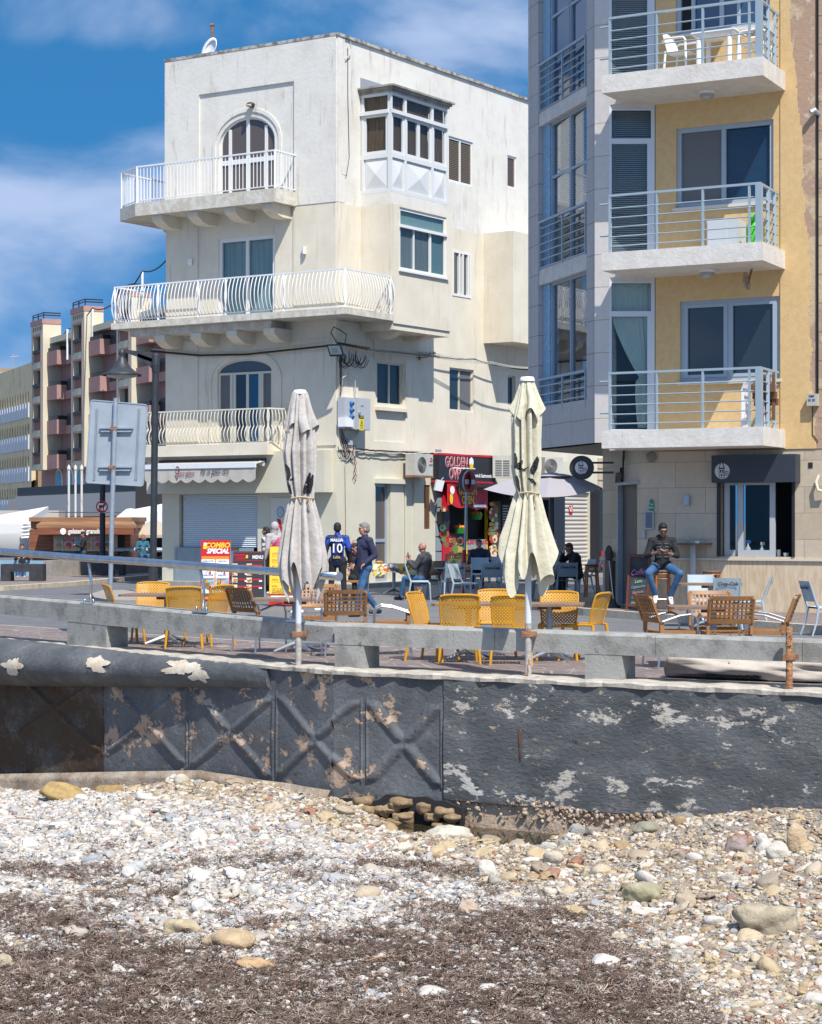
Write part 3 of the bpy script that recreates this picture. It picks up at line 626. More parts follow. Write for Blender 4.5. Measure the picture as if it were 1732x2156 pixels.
# windows
for i,(a,b,c,d) in enumerate(wn):
    w=-.05; gb=M['grey_blue']
    f=window(flats,RF,a,b,c,d,w,gb,None,cols=(.485,),t=.085,d=.07,panemats=[None,None])
    m=a+(b-a)*.485
    if i==0:
        for p,q_ in ((a,m),(m,b)): MB().box(RF,p+.06,q_-.04,w-.05,w-.04,c+.06,d-.06).obj('pane',M['glass_dark'],f)
        for p,q_ in ((a+.07,m-.02),(m+.02,b-.07)): MB().box(RF,p,p+.07,w-.03,w+.012,c+.07,d-.07).box(RF,q_-.07,q_,w-.03,w+.012,c+.07,d-.07).box(RF,p+.07,q_-.07,w-.03,w+.01,c+.07,c+.13).box(RF,p+.07,q_-.07,w-.03,w+.01,d-.13,d-.07).obj('sash',gb,f)
    elif i==1:
        MB().box(RF,a+.06,m-.04,w-.05,w-.04,c+.06,d-.06).obj('screen',M['grey_net'],f)
        MB().box(RF,m+.04,b-.06,w-.05,w-.04,c+.06,d-.06).obj('pane',M['glass_clear'],f)
        g=MB(); 
        for k in range(44): zz=c+.1+(d-c-.2)*k/44; g.box(RF,m+.05,b-.07,w-.1,w-.08,zz,zz+.022)
        g.obj('blind',mat('blue_slat_blind',(.03,.10,.22),.5),f)
    else:
        MB().box(RF,a+.06,a+.3,w-.09,w-.08,c+.06,d).obj('blind',M['dark_in'],f); MB().box(RF,a+.3,b-.06,w-.05,w-.04,c+.06,d).obj('pane',M['glass_blue'],f)
        MB().box(RF,a+.3,a+.37,w-.05,w+.01,c,d).box(RF,m+.3,m+.36,w-.05,w,c,d).obj('sash',gb,f)
    MB().box(RF,a-.05,b+.05,-.05,.06,c-.06,c-.003).obj('sill',mat('marble_sill',(.6,.57,.5),.5) if i==0 else bpy.data.materials['marble_sill'],f)
# balconies
for i in range(4):
    z=zsl[i]; P=lambda u,w:RF.P(u,w,z)
    e=P(uE,0); pts=[P(uL,wA),P(uA,wA),P(uE,0.0)]
    ins=Vector((k2.x,k2.y,z)); kk=Vector((k3.x,k3.y,z))
    q=MB(); q.prism([pts[0],pts[1],pts[2],kk-Vector((RF.n.x,RF.n.y,0))*.02,ins-Vector((0,-.003,0)),P(uL,(k2-RF.o).dot(RF.n)+.05)],(0,0,-th)); bo=q.obj('balcony',M['slab_w'],flats)
    if i<3:
        rp=[P(uL+.12,wA-.1),P(uA-.1,wA-.1),P(uE-.13,.05)]
        ro=railing(bo,rp,1.07,'hbars',1.08,M['rail_grey'],rr=.022,outs=[Vector((RF.n.x,RF.n.y,0)),Vector((RF.d.x,RF.d.y,0))],post=[rp[1]])
        # thick corner post
        MB().box(RF.off(uA-.1,wA-.1),-.06,.05,-.05,.05,z,z+1.05).obj('post',M['rail_grey'],ro)
        q=MB()
        for xx in (1285,1384,1481,1579): uu=RF.u(xx,wA-.1); q.box(RF,uu-.02,uu+.02,wA-.12,wA-.08,z,z+1.03)
        for ff in (.45,.82): pp=rp[1].lerp(rp[2],ff); q.bx(pp.x-.03,pp.x+.03,pp.y-.02,pp.y+.02,z,z+1.03)
        q.obj('upright',M['rail_grey'],ro)
        q=MB(); 
        for zz in (.32,.9): q.tube([rp[0]+Vector((0,0,zz)),rp[0]+Vector((-.17,.1,zz))],.02,6)
        q.obj('bracket',M['rail_grey'],ro)
    if i>0:
        c=RF.P(uL+1.75,.65,z-th-.002); L_=MB().cyl(c+Vector((0,0,-.05)),.15,.05,18); lo=L_.obj('ceiling_lamp',M['white_plastic'],bo); MB().lathe(c+Vector((0,0,-.05)),[(.14,0),(.13,-.06),(.08,-.10),(.001,-.11)],18).obj('lamp_glass',mat('lamp_glass',(.35,.34,.31),.3) if i==1 else bpy.data.materials['lamp_glass'],lo)
# ---------------- blue side
uP0,uP1,uP2=0,-(.43),bu(1134)
uEnd=bu(1113)
q=MB(); q.box(RB,uP1,0-.0,-.3,0,zB,ZTOP).box(RB,uEnd,uP2,-.3,0,zB,ZTOP).box(RB,uP2,uP1,-.3,0,zB,zB+.85)
q.obj('side_panel',M['slate_tile'],flats)
q=MB(); zf=[zB+.85]+[]
bnd=[]
for (yl,yh) in (((597,564)),((260,231))): bnd.append((bz(1145,yl),bz(1145,yh)))
bnd.append((bnd[1][0]+3.27,bnd[1][1]+3.27))
lev=[bz(1146,868)]+[b[1] for b in bnd]; tops=[b[0] for b in bnd]
q.box(RB,uP2,uP2+.42,-.3,-.10,zB+.853,ZTOP).box(RB,uP1-.12,uP1,-.3,-.10,zB+.853,ZTOP).box(RB,uP2+.42,uP1-.12,-.3,-.10,zB+.853,lev[0])
q.obj('mosaic_wall',M['mosaic'],flats)
for i in range(3):
    MB().box(RB,uP2+.003,uP1-.003,-.3,-.02,tops[i],lev[i+1]).obj('side_slab',M['slab_w'],flats)
    z0=lev[i]; z1=tops[i]; a=uP2+.42; b=uP1-.12
    rows=(.62,) if i else ()
    f=window(flats,RB,a,b,z0+.003,z1-.003,-.13,M['grey_blue'],None,cols=(.5,),rows=rows,t=.055,d=.06,panemats=[None]*4)
    zz_=[z0+.05]+[z0+(z1-z0)*.62]*len(rows)+[z1-.05]
    for ua_,ub_ in ((a+.04,(a+b)/2-.02),((a+b)/2+.02,b-.04)):
        for za_,zb__ in zip(zz_,zz_[1:]): P=RB.P; MB().quad(P(ua_,-.18,za_+.02),P(ub_,-.18+.055*(ub_-ua_),za_+.02),P(ub_,-.18+.055*(ub_-ua_),zb__-.02),P(ua_,-.18,zb__-.02)).obj('pane',M['glass_mirror'] if i<2 else M['glass_blue'],f)
    q=MB(); n=55
    if i: 
        for k in range(n): zz=z0+.1+(z1-z0-.2)*k/n; q.box(RB,a+.08,b-.05,-.28,-.25,zz,zz+.02)
        q.obj('blind',bpy.data.materials['grey_slat_blind'],f)
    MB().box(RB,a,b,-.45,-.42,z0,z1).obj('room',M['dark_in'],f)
    zb_=z0-.02; hh=1.0 if i else .72; q=MB(); u0,u1=uP2+.05,uP1-.05
    q.box(RB,u0,u1,-.04,.02,zb_+hh-.05,zb_+hh)
    for uu in (u0,(u0+u1)/2,u1-.04): q.box(RB,uu,uu+.04,-.03,.01,zb_,zb_+hh-.05)
    nb=5 if i else 3
    for k in range(nb+1): q.tube([RB.P(u0,-.01,zb_+.04+k*(hh-.1)/(nb+.6)),RB.P(u1,-.01,zb_+.04+k*(hh-.1)/(nb+.6))],.014,6)
    q.obj('railing',M['rail_grey'],flats)
# underside of the overhang and hidden far sides
pE=RB.P(uEnd,0,zB); B1_=Vector((KX.x,KX.y,zB)); far=Vector((4.75,46.9,zB)); 
inn=RF.P(uD,-.001,zB)
q=MB(); q.add([B1_+Vector((.02,.02,0)),Vector((k2.x,k2.y,zB)),Vector((k3.x,k3.y,zB)),RF.P(uY,-.3,zB),RF.P(uY,-.3,zB)+Vector((3,9,0)),far,pE],[(0,1,2,3,4,5,6)])
q.obj('underside',mat('soffit_paint',(.50,.47,.42),.9),flats)
q=MB(); core=[RB.P(-.05,-.31,0),Vector((k2.x+.05,k2.y+.32,0)),Vector((k3.x,k3.y+.32,0)),RF.P(uD+.2,-.35,0),RF.P(uY,-.35,0),RF.P(uY,-9,0),Vector((6,48,0)),far,RB.P(uEnd,-.31,0)]
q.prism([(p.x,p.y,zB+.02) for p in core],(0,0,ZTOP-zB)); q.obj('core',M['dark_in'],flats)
q=MB(); q.quad(tuple(pE),tuple(far),(far.x,far.y,ZTOP),(pE.x,pE.y,ZTOP)); q.obj('alley_wall',M['slate_tile'],flats)
# ---------------- ground floor of the flats
gL=RF.u(1351); gx=Gp(1270,1266,.12); door0=Vector((gx.x,gx.y)); dk=RF.P(gL,0,0); FG=Fr(door0,(Vector((dk.x,dk.y))-door0)); lg=(Vector((dk.x,dk.y))-door0).length
def gu(x): return FG.u(x)
dz=(gu(1302.5),gu(1342.5),.12,FG.z(1322,1021))
q=MB(); q.wall(FG,0,lg,.0,zB+.2,[dz],t=.12)
kw=(r(1518),r(1669.5),rz(1590,1172),rz(1590,1013))
zpl=rz(1600,1176)
q.wall(RF,gL,r(1990),zpl,zsl[0]-th+.2,[kw],t=.25)
a=door0; q.quad((a.x,a.y,0),(a.x,a.y,zB+.2),(a.x+2.2,a.y+8,zB+.2),(a.x+2.2,a.y+8,0))
q.obj('ground_floor_wall',M['lime'],flats)
q=MB(); q.box(RF,gL,r(1990),-.2,.012,-.2,zpl-.04); q.obj('plinth',M['traver'],flats)
q=MB(); q.box(RF,gL,r(1990),-.2,.05,zpl-.04,zpl+.0).box(FG,-.03,gu(1296),0,.06,FG.z(1280,1180),FG.z(1280,1173)); q.obj('sill_band',mat('sill_stone',(.58,.52,.42),.6),flats)
df=MB().box(FG,dz[0]-.03,dz[0]+.05,-.1,.02,.1,dz[3]).box(FG,dz[0]-.2,dz[1]+.2,-.05,.05,dz[3],dz[3]+.06).obj('door',M['galv'],flats)
MB().box(FG,dz[0]+.05,dz[1],-.11,-.08,.12,dz[3]).obj('door_leaf',mat('dark_stone_panel',(.075,.068,.06),.5,c2=(.05,.046,.042),ns=5),df)
MB().box(FG,gu(1287.6),gu(1296.8),.05,.13,.12,FG.z(1292,1161)).obj('brown_post',mat('brown_post',(.09,.075,.065),.6),flats)
# kiosk window
f=MB(); a,b,c,d=kw; t=.07; w=.03
f.box(RF,a-.06,a,-.05,.03,c,d).box(RF,b,b+.05,-.05,.03,c,d); fo=f.obj('service_window',M['black'],flats)
fm=M['steel2']
def sash(u0,u1,w):
    s=MB(); s.box(RF,u0,u0+.1,w-.05,w,c,d).box(RF,u1-.1,u1,w-.05,w,c,d).box(RF,u0+.1,u1-.1,w-.05,w-.002,c,c+.12).box(RF,u0+.1,u1-.1,w-.05,w-.002,d-.07,d); so_=s.obj('sash',mat('light_grey_frame',(.42,.44,.45),.4) if 'light_grey_frame' not in bpy.data.materials else bpy.data.materials['light_grey_frame'],fo)
    MB().box(RF,u0+.09,u1-.09,w-.03,w-.024,c+.1,d-.06).obj('pane',M['glass_clear'],so_)
sash(r(1523),r(1561),-.08); sash(r(1554),r(1632),-.02)
q=MB(); q.box(RF,a,b,-1.4,-1.35,c-.5,d+.3).box(RF,a-.3,a-.2,-1.35,-.26,c-.5,d+.3).box(RF,b+.2,b+.3,-1.35,-.26,c-.5,d+.3).box(RF,a-.3,b+.3,-1.35,-.26,d+.2,d+.3).box(RF,a,b,-1.35,-.26,c-.52,c-.5); q.obj('room',M['dark_in'],fo)
MB().box(RF,a,b,-.35,-.02,c-.04,c+.0).obj('counter',M['steel2'],fo)
# dark sign over the window
su0,su1=RF.u(1499,.28),RF.u(1676,.28); sz0,sz1=RF.z(1590,1015.6,.28),RF.z(1590,957,.28)
kiosk_sign=MB().box(RF,su0,su1,.0,.28,sz0,sz1).obj('sign_box',mat('dark_blue_grey_board',(.028,.036,.05),.45),flats)
def church(fr,u,z,s,w,par,ink,pale):       # round badge: a bell tower over waves
    D=lambda pts:[(u+a*s,z+b*s) for a,b in pts]
    MB().fprism(fr,disc(fr,u,z,s,s,32),w,w+.006).obj('print',pale,par)
    q=MB()
    q.fprism(fr,D([(-.42,-.8),(.28,-.95),(.28,.35),(-.42,.35)]),w+.007,w+.010).fprism(fr,D([(-.5,.35),(.36,.35),(-.02,1.35),(-.12,1.35)]),w+.0072,w+.0102)
    q.obj('print',ink,par)
    q=MB()
    q.fprism(fr,D([(-.34,-.75),(.2,-.85),(.2,.28),(-.34,.28)]),w+.011,w+.013).fprism(fr,D([(-.36,.45),(.22,.45),(-.07,1.15)]),w+.011,w+.013)
    q.obj('print',pale,par)
    q=MB(); q.fprism(fr,D([(-.26,-.2),(-.1,-.2),(-.1,.2),(-.26,.2)]),w+.014,w+.016).fprism(fr,D([(.0,-.2),(.14,-.2),(.14,.2),(.0,.2)]),w+.014,w+.016).fprism(fr,disc(fr,u-.07*s,z-.5*s,.14*s,.14*s,12),w+.014,w+.016)
    for k in range(3): q.fprism(fr,D([(.3,-.1-.22*k),(.6,.02-.22*k),(.93,-.12-.22*k),(.93,-.19-.22*k),(.6,-.06-.22*k),(.3,-.18-.22*k)]),w+.0075,w+.009)
    q.obj('print',ink,par)
bp=M['blk']; pw=mat('pale_sign_print',(.55,.56,.56),.5)
church(RF,RF.u(1522,.28),RF.z(1522,992,.28),.145,.281,kiosk_sign,bp,pw)
# round projecting sign on black arms
cc=Wp(1225,984.6,39.2); SG=Fr((cc.x,cc.y),(.98,-.2))
rs=thing('round_hanging_sign','round black sign with a white bell tower badge on two black arms','sign',(cc.x,cc.y,0),SG.rot())
q=MB(); q.prism([SG.P(a,0,b+cc.z) for a,b in [(.235*math.cos(2*math.pi*i/36)*1.0,.235*math.sin(2*math.pi*i/36)) for i in range(36)]],tuple(SG.P(0,-.1,0)-SG.P(0,0,0))); rd=q.obj('disc',M['black'],rs)
church(SG,0,cc.z,.125,.002,rd,bp,pw)
q=MB(); q.box(SG,.2,.62,-.07,-.03,cc.z+.075,cc.z+.115).box(SG,.2,.62,-.07,-.03,cc.z-.115,cc.z-.075); q.obj('arm',M['black'],rs)
# cafe name in black script beside the door
lm=FG.mat((gu(1281)+gu(1335))/2,.03,FG.z(1308,1003)); nm=text('mela',.42,lm@Matrix.Translation((0,0,0)),M['blk'],parent=flats,shear=.35,ext=.02,bold=.012,sx=.72)
q=MB(); q.tube([FG.P(gu(1318)+a*.3,.05,FG.z(1308,1003)+b) for a,b in ((-.02,-.05),(0,.15),(.1,.36),(.22,.52),(.30,.5),(.25,.36),(.16,.3))],.02,6); q.obj('lettering',M['blk'],nm)
MB().box(FG,gu(1301),gu(1322),.012,.03,FG.z(1310,1019),FG.z(1310,1015.5)).obj('lettering',M['blk'],flats)
# small wall fittings
q=MB().box(RF,r(1444),r(1455.5),.0,.1,rz(1450,1063),rz(1450,1043)).obj('wall_light',M['galv'],flats)
q=MB().fprism(RF,disc(RF,r(1373.5),rz(1373,1065),.05,.13,16),.013,.025).obj('badge',mat('green_sticker',(.02,.22,.11),.5),flats)
for kz,s_ in ((.03,'Top'),(-.03,'Spot')): text(s_,.05,RF.mat(r(1373.5),.027,rz(1373,1065)+kz),M['white'],parent=q)
q=MB().box(RF,r(1360),r(1379),.013,.05,rz(1370,1114),rz(1370,1076)).obj('notice_frame',M['galv'],flats); MB().box(RF,r(1362.3),r(1376.5),.05,.054,rz(1370,1111.5),rz(1370,1078.5)).obj('print',mat('blue_grey_sheet',(.12,.14,.17),.4),q)
MB().box(RF,r(1356.5),r(1362),.013,.08,rz(1359,1133),rz(1359,1117)).obj('junction_box',M['galv'],flats)
q=MB().lathe(RF.P(r(1374),.03,rz(1374,962)),[(.001,.06),(.08,.05),(.1,0)],16,Matrix.Rotation(R(90),3,'X')).obj('alarm_dome',mat('dull_dome',(.2,.19,.17),.5),flats)
# dish under the first balcony ceiling
dd=thing('wall_dish','small weathered dish on a bracket under the middle balcony','dish',tuple(RF.P(r(1588),0,rz(1588,600))),0)
q=MB(); q.tube([RF.P(r(1597),.0,rz(1597,566)),RF.P(r(1597),.3,rz(1597,566)),RF.P(r(1590),.35,rz(1590,600))],.025,6); q.obj('bracket',M['rust'],dd)
Mr=Matrix.Rotation(R(62),3,'Z')@Matrix.Rotation(R(80),3,'X')
q=MB(); q.lathe(RF.P(r(1571,.5),.5,rz(1571,592,.5)),[(.001,-.04),(.07,-.03),(.13,-.008),(.165,.02),(.165,.028),(.12,.0)],20,Mr); q.smooth=True; q.obj('dish',mat('dirty_dish',(.42,.36,.28),.7,c2=(.25,.18,.12),ns=12),dd)
# ================================================================= old stone house at the right edge
S=Fr((RF.P(r(1712),0.0,0).x,RF.P(r(1712),0.0,0).y),(.872,-.489))
stone=thing('stone_house','old limestone house with peeling pink paint beside the ochre flats','building',tuple(RF.P(r(1712),0,0)),RF.rot())
msn=mat('peeling_limestone',(.52,.40,.25),.95,c2=(.40,.27,.19),ns=1.1,lo=.47,hi=.53,bump=.6,bs=12,stain=(.50,.42,.32),st_s=(2.5,2.5,1.2),st_lo=.6,st_hi=.63,fleck=(.30,.2,.13),fl_s=6,fl_t=.7)
t_,b_=nd(msn)
q=MB(); q.wall(RF,r(1712)-.58,r(1712)+6,zsl[0]-.35,ZTOP,(),w=.015); q.quad(RF.P(r(1712)-.58,-.0,zsl[0]-.35),RF.P(r(1712)-.58,.015,zsl[0]-.35),RF.P(r(1712)-.58,.015,ZTOP),RF.P(r(1712)-.58,0,ZTOP)); q.obj('front_wall',msn,stone)
# ragged paint edge: the ochre runs over the first stones in an uneven band
random.seed(3); e_w=0; q=MB(); zz=zsl[0]-.35; u_=r(1712)
while zz<ZTOP:
    h_=random.uniform(.03,.16); e_w=max(-.06,min(.08,e_w+random.uniform(-.03,.03))); e=.07+e_w-.45*(zz-3.1)/8.1; zz2=min(zz+h_,ZTOP); q.box(RF,u_-.6,u_+e,-.02,.022,zz,zz2); zz=zz2
q.obj('paint_edge',M['ochre'],flats)
q=MB(); u_=r(1712)
for i,zz in enumerate(np.arange(zsl[0]+.2,ZTOP,.52)): q.box(RF,u_+.12,u_+6,.015,.02,zz,zz+.012)
q.obj('mortar_joint',mat('mortar',(.35,.25,.17),.9),stone)
q=MB().box(RF,r(1705.5),r(1727),.02,.16,rz(1716,855),rz(1716,830)).obj('meter_box',mat('pale_green_box',(.42,.43,.35),.6),stone)
for s_,kz in (('F2009',.05),('251 252',-.02)): text(s_,.055,RF.mat(r(1716),.163,rz(1716,841)+kz),mat('blue_violet_print',(.06,.04,.25),.6) if kz>0 else bpy.data.materials['blue_violet_print'],parent=q,sx=.75)
q=MB(); q.tube([RF.P(r(1726),.02,rz(1726,240)),RF.P(r(1720),.1,rz(1720,233)),RF.P(r(1713),.14,rz(1713,239))],[.04,.05,.055],10); q.obj('vent_pipe',M['galv'],stone)
q=MB()
for x0 in (1722,1724.5): q.tube([RF.P(r(x0),.03,rz(x0,y)) for y in (-40,100,235,300,420,560,700,830)],.012,5)
q.tube([RF.P(r(1722),.03,rz(1722,y)) for y in (245,262,300,340)],.008,5).tube([RF.P(r(1713),.03,rz(1713,y)) for y in (856,880,915)]+[RF.P(r(1725),.03,rz(1725,930))],.008,5)
q.obj('cable',M['cable'],stone)
q=MB(); q.tube([RF.P(r(1727),.05,rz(1727,1001)),RF.P(r(1723),.1,rz(1723,1016)),RF.P(r(1728),.12,rz(1728,1032)),RF.P(r(1742),.1,rz(1742,1036))],.03,8); q.obj('pipe_end',mat('cream_pipe',(.6,.55,.42),.5),stone)
MB().box(RF,r(1703.5),r(1712.5),.0,.012,rz(1708,985),rz(1708,973.5)).obj('wall_hole',M['dark_in'],stone)
# things standing on the balconies
def furn_chair(loc,rz_,label,group):
    t=thing('garden_chair',label,'chair',loc,rz_,group); m=M['white_plastic']
    F0=Fr((loc[0],loc[1]),(math.cos(rz_),math.sin(rz_))); z=loc[2]
    q=MB(); q.grid([[F0.P(u,-.22+.44*j/6,z+.42-.015*math.cos(u*7)+.01*(j==6)) for u in np.linspace(-.23,.23,7)] for j in range(7)]); q.smooth=True
    s=q.obj('seat',m,t)
    q=MB(); q.grid([[F0.P(u*(1-.1*j/6),-.22-.03*j/6-.10*(j/6)+.05*(u/.25)**2,z+.42+.42*j/6-(.05*(u/.23)**2 if j==6 else 0)) for u in np.linspace(-.24,.24,9)] for j in range(7)]); q.smooth=True; q.obj('backrest',m,t)
    for sx in (-1,1):
        q=MB(); q.tube([F0.P(sx*.27,.24,z+.0),F0.P(sx*.27,.22,z+.6),F0.P(sx*.27,.18,z+.65),F0.P(sx*.27,-.2,z+.67),F0.P(sx*.25,-.27,z+.62)],.022,6); q.obj('arm',m,t)
        q=MB(); q.tube([F0.P(sx*.23,-.26,z),F0.P(sx*.22,-.22,z+.45)],.022,6); q.obj('leg',m,t)
    return t
z=zsl[2]
pc=RF.P(r(1437,.62),.62,z); furn_chair(tuple(pc),RF.rot()+R(-8+90),'white plastic garden chair facing the table from the left on the top balcony','white garden chairs on the top balcony')
pc=RF.P(r(1592,.5),.5,z); furn_chair(tuple(pc),RF.rot()+R(-90),'white plastic garden chair behind the thick corner post of the top balcony','white garden chairs on the top balcony')
tt=thing('garden_table','white plastic garden table between the two chairs on the top balcony','table',tuple(RF.P(r(1513,.55),.55,z)),RF.rot())
u0,u1=RF.u(1462,.7),RF.u(1553,.7); q=MB(); q.box(RF,u0,u1,.2,.85,z+.70,z+.725).box(RF,u0+.02,u1-.02,.22,.83,z+.66,z+.698); q.obj('tabletop',M['white_plastic'],tt)
for a in (u0+.12,u1-.12):
    for b in (.28,.77): MB().cyl(RF.P(a,b,z),.045,.66,10).obj('leg',M['white_plastic'],tt)
z=zsl[1]
gg=thing('gas_bottle','bright green gas bottle on the middle balcony','gas bottle',tuple(RF.P(r(1590,.6),.6,z)))
q=MB(); q.lathe(RF.P(r(1590,.6),.6,z),[(.13,0),(.15,.03),(.155,.06),(.155,.36),(.14,.43),(.09,.475),(.085,.48)],24); q.smooth=True; q.obj('body',mat('bright_green_paint',(.06,.55,.02),.4),gg)
q=MB(); q.lathe(RF.P(r(1590,.6),.6,z),[(.075,.47),(.10,.485),(.10,.62),(.09,.62),(.09,.49)],20); q.smooth=True; q.obj('collar',bpy.data.materials['bright_green_paint'],gg)
cb=thing('balcony_cabinet','pale grey metal cabinet beside the green gas bottle','cabinet',tuple(RF.P(r(1515,.4),.4,z)),RF.rot())
u0,u1=RF.u(1489,.55),RF.u(1532,.55); q=MB(); q.box(RF,u0,u1+.2,.1,.55,z,z+.58); q.obj('body',mat('pale_grey_enamel',(.50,.53,.56),.4),cb); MB().box(RF,u0+.02,u1-.01,.55,.565,z+.03,z+.56).obj('door',bpy.data.materials['pale_grey_enamel'],cb)
MB().box(RF,u1+.04,u1+.1,.3,.4,z+.58,z+.62).obj('tap',M['black'],cb)
z=zsl[0]
sc=thing('stacked_chairs','stack of white metal and brown wood folding chairs in the corner of the lowest balcony','chairs',tuple(RF.P(r(1590,.75),.75,z)),RF.rot())
for k in range(5):
    w=.45+.07*k; q=MB(); c0=RF.u(1575-k*3,w)
    q.tube([RF.P(c0-.0,w,z),RF.P(c0,w,z+.72),RF.P(c0+.04,w,z+.82),RF.P(c0+.12,w,z+.86),RF.P(c0+.3,w,z+.86),RF.P(c0+.36,w,z+.80),RF.P(c0+.38,w,z)],.014,6); q.obj('frame',M['white_metal'],sc)
for k in range(3):
    q=MB(); c0=RF.u(1592,.6); q.box(RF,c0-.05,c0+.4,.5+.08*k,.55+.08*k,z+.42+.12*k,z+.54+.12*k); q.obj('seat',mat('dark_wood_slat',(.17,.075,.035),.6) if k==0 else bpy.data.materials['dark_wood_slat'],sc)
q=MB(); c0=RF.u(1606,.6)
for k in range(3): q.box(RF,c0+.09*k,c0+.09*k+.05,.55,.6,z+.15,z+.98)
q.obj('backrest',bpy.data.materials['dark_wood_slat'],sc)
# ================================================================= street, sea wall and beach
EDGE_A=[(-60,850,0)]
def on0(x,y,z=0): g=Gp(x,y,z); return (g.x,g.y)
pA0=Vector((-14.0,38.9)); pA=Vector(on0(0,1351)); pK=Vector(on0(703,1411)); pB=Vector(on0(1732,1457)); pB1=pK+(pB-pK)*2.2; pA0=pK+(pA-pK)*2.4
# street base sheet, seaward edge follows the wall
inl=Vector((.5,.86))
asph=mat('blue_grey_asphalt',(.115,.118,.128),.85,c2=(.145,.148,.155),ns=1.4,bump=.3,bs=70,stain=(.085,.085,.09),st_s=(.6,.6,.6),st_lo=.55,st_hi=.7)
back=[(900,3000),(-900,3000),(-900,60)]
q=MB(); pts=[(pB1.x,pB1.y),(60,30)]+back+[(pA0.x-30,pA0.y+10),(pA0.x,pA0.y),(pA.x,pA.y),(pK.x,pK.y)]
q.add([(x,y+.35,-.004) for x,y in pts],[tuple(range(len(pts)))]); struct(q.obj('street',asph))
# crazy paving along the wall
def stripmat(name,c1,c2,mort,sc,ms=.035,vary=.5,st=(1,1,1)):
    m=mat(name,c1,.75); t,b=nd(m); g=t.nodes.new('ShaderNodeNewGeometry'); mp=t.nodes.new('ShaderNodeMapping'); mp.inputs['Scale'].default_value=st; t.links.new(g.outputs['Position'],mp.inputs[0])
    v=t.nodes.new('ShaderNodeTexVoronoi'); v.feature='DISTANCE_TO_EDGE'; v.inputs['Scale'].default_value=sc; t.links.new(mp.outputs[0],v.inputs[0])
    v2=t.nodes.new('ShaderNodeTexVoronoi'); v2.inputs['Scale'].default_value=sc; t.links.new(mp.outputs[0],v2.inputs[0])
    r1=t.nodes.new('ShaderNodeMapRange'); r1.inputs[1].default_value=ms*.6; r1.inputs[2].default_value=ms; t.links.new(v.outputs[0],r1.inputs[0])
    sp=t.nodes.new('ShaderNodeSeparateColor'); t.links.new(v2.outputs['Color'],sp.inputs[0])
    m1=t.nodes.new('ShaderNodeMix'); m1.data_type='RGBA'; m1.inputs[6].default_value=(*c1,1); m1.inputs[7].default_value=(*c2,1); t.links.new(sp.outputs[0],m1.inputs[0])
    m2=t.nodes.new('ShaderNodeMix'); m2.data_type='RGBA'; m2.inputs[6].default_value=(*mort,1); t.links.new(r1.outputs[0],m2.inputs[0]); t.links.new(m1.outputs[2],m2.inputs[7]); t.links.new(m2.outputs[2],b.inputs['Base Color'])
    bn=t.nodes.new('ShaderNodeBump'); bn.inputs['Strength'].default_value=.4; bn.inputs['Distance'].default_value=.01; t.links.new(r1.outputs[0],bn.inputs['Height']); t.links.new(bn.outputs[0],b.inputs['Normal']); return m
M['crazy']=stripmat('purple_porphyry_paving',(.15,.115,.11),(.20,.155,.145),(.30,.28,.26),3.2)
def strip(pts_sea,pts_in,z,mt,name):
    q=MB(); a=pts_sea+pts_in[::-1]; q.add([(x,y,z) for x,y in a],[tuple(range(len(a)))]); return struct(q.obj(name,mt))
sea=[(p.x,p.y+.36) for p in (pA0,pA,pK,pB,pB1)]
inn_=[on0(-500,1290),on0(0,1312),on0(700,1357),on0(1400,1375),on0(2600,1378)]
strip([on0(-900,1341),on0(0,1351)]+[(p[0],p[1]) for p in sea[2:]],[on0(-900,1300),on0(0,1317),on0(700,1362),on0(1732,1368),on0(2400,1368)],.0,M['crazy'],'quay_paving')
kz=.05
def curb(path,w,z0,z1,mt,name):
    q=MB()
    for a,b in zip(path,path[1:]):
        a=Vector(a);b=Vector(b); d=(b-a); f=Fr(a,d); q.box(f,0,d.length,-w/2,w/2,z0,z1)
    return struct(q.obj(name,mt))
curb([on0(-900,1299),on0(0,1316.5),on0(700,1361.5),on0(1732,1367.5),on0(2400,1367.5)],.10,-.1,.006,mat('pale_stone_edging',(.42,.36,.30),.8,c2=(.34,.29,.25),ns=8),'edging_strip')
# slate pavers on the square
M['pavers']=tilemat('slate_pavers',(.135,.14,.15),(.165,.17,.18),(.20,.20,.20),.9,.6,off=.5,ms=.012,rot=R(12),var=.6,vec='xy',rough=.6)
q=MB(); a=[on0(380,1262),on0(560,1352),on0(700,1358),on0(1400,1362),on0(2300,1364),on0(2500,1280),on0(1350,1240),on0(1200,1225),on0(900,1228),on0(500,1240)]
q.add([(x,y,.0) for x,y in a],[tuple(range(len(a)))]); struct(q.obj('square_paving',M['pavers']))
# pavement with kerb along the flats
kb=[Gp(1180,1290,.0),Gp(1237,1296,.0),Gp(1732,1335,0.0),Gp(2400,1385,0)]
kp=[(p.x,p.y) for p in kb]
q=MB(); far=[(14,36.5),(14,40),(5.2,41.5),(4.6,44),(2.9,43.5)]
q.slab(kp+[(12,36)]+[(4.5,44.5),(3.2,44)],-.1,.115); struct(q.obj('pavement',M['crazy']))
curb([(p[0],p[1]-.0) for p in kp],.16,-.1,.135,mat('limestone_kerb',(.52,.45,.35),.85,c2=(.42,.36,.28),ns=5,bump=.4,bs=20,stain=(.3,.26,.2)),'kerb')
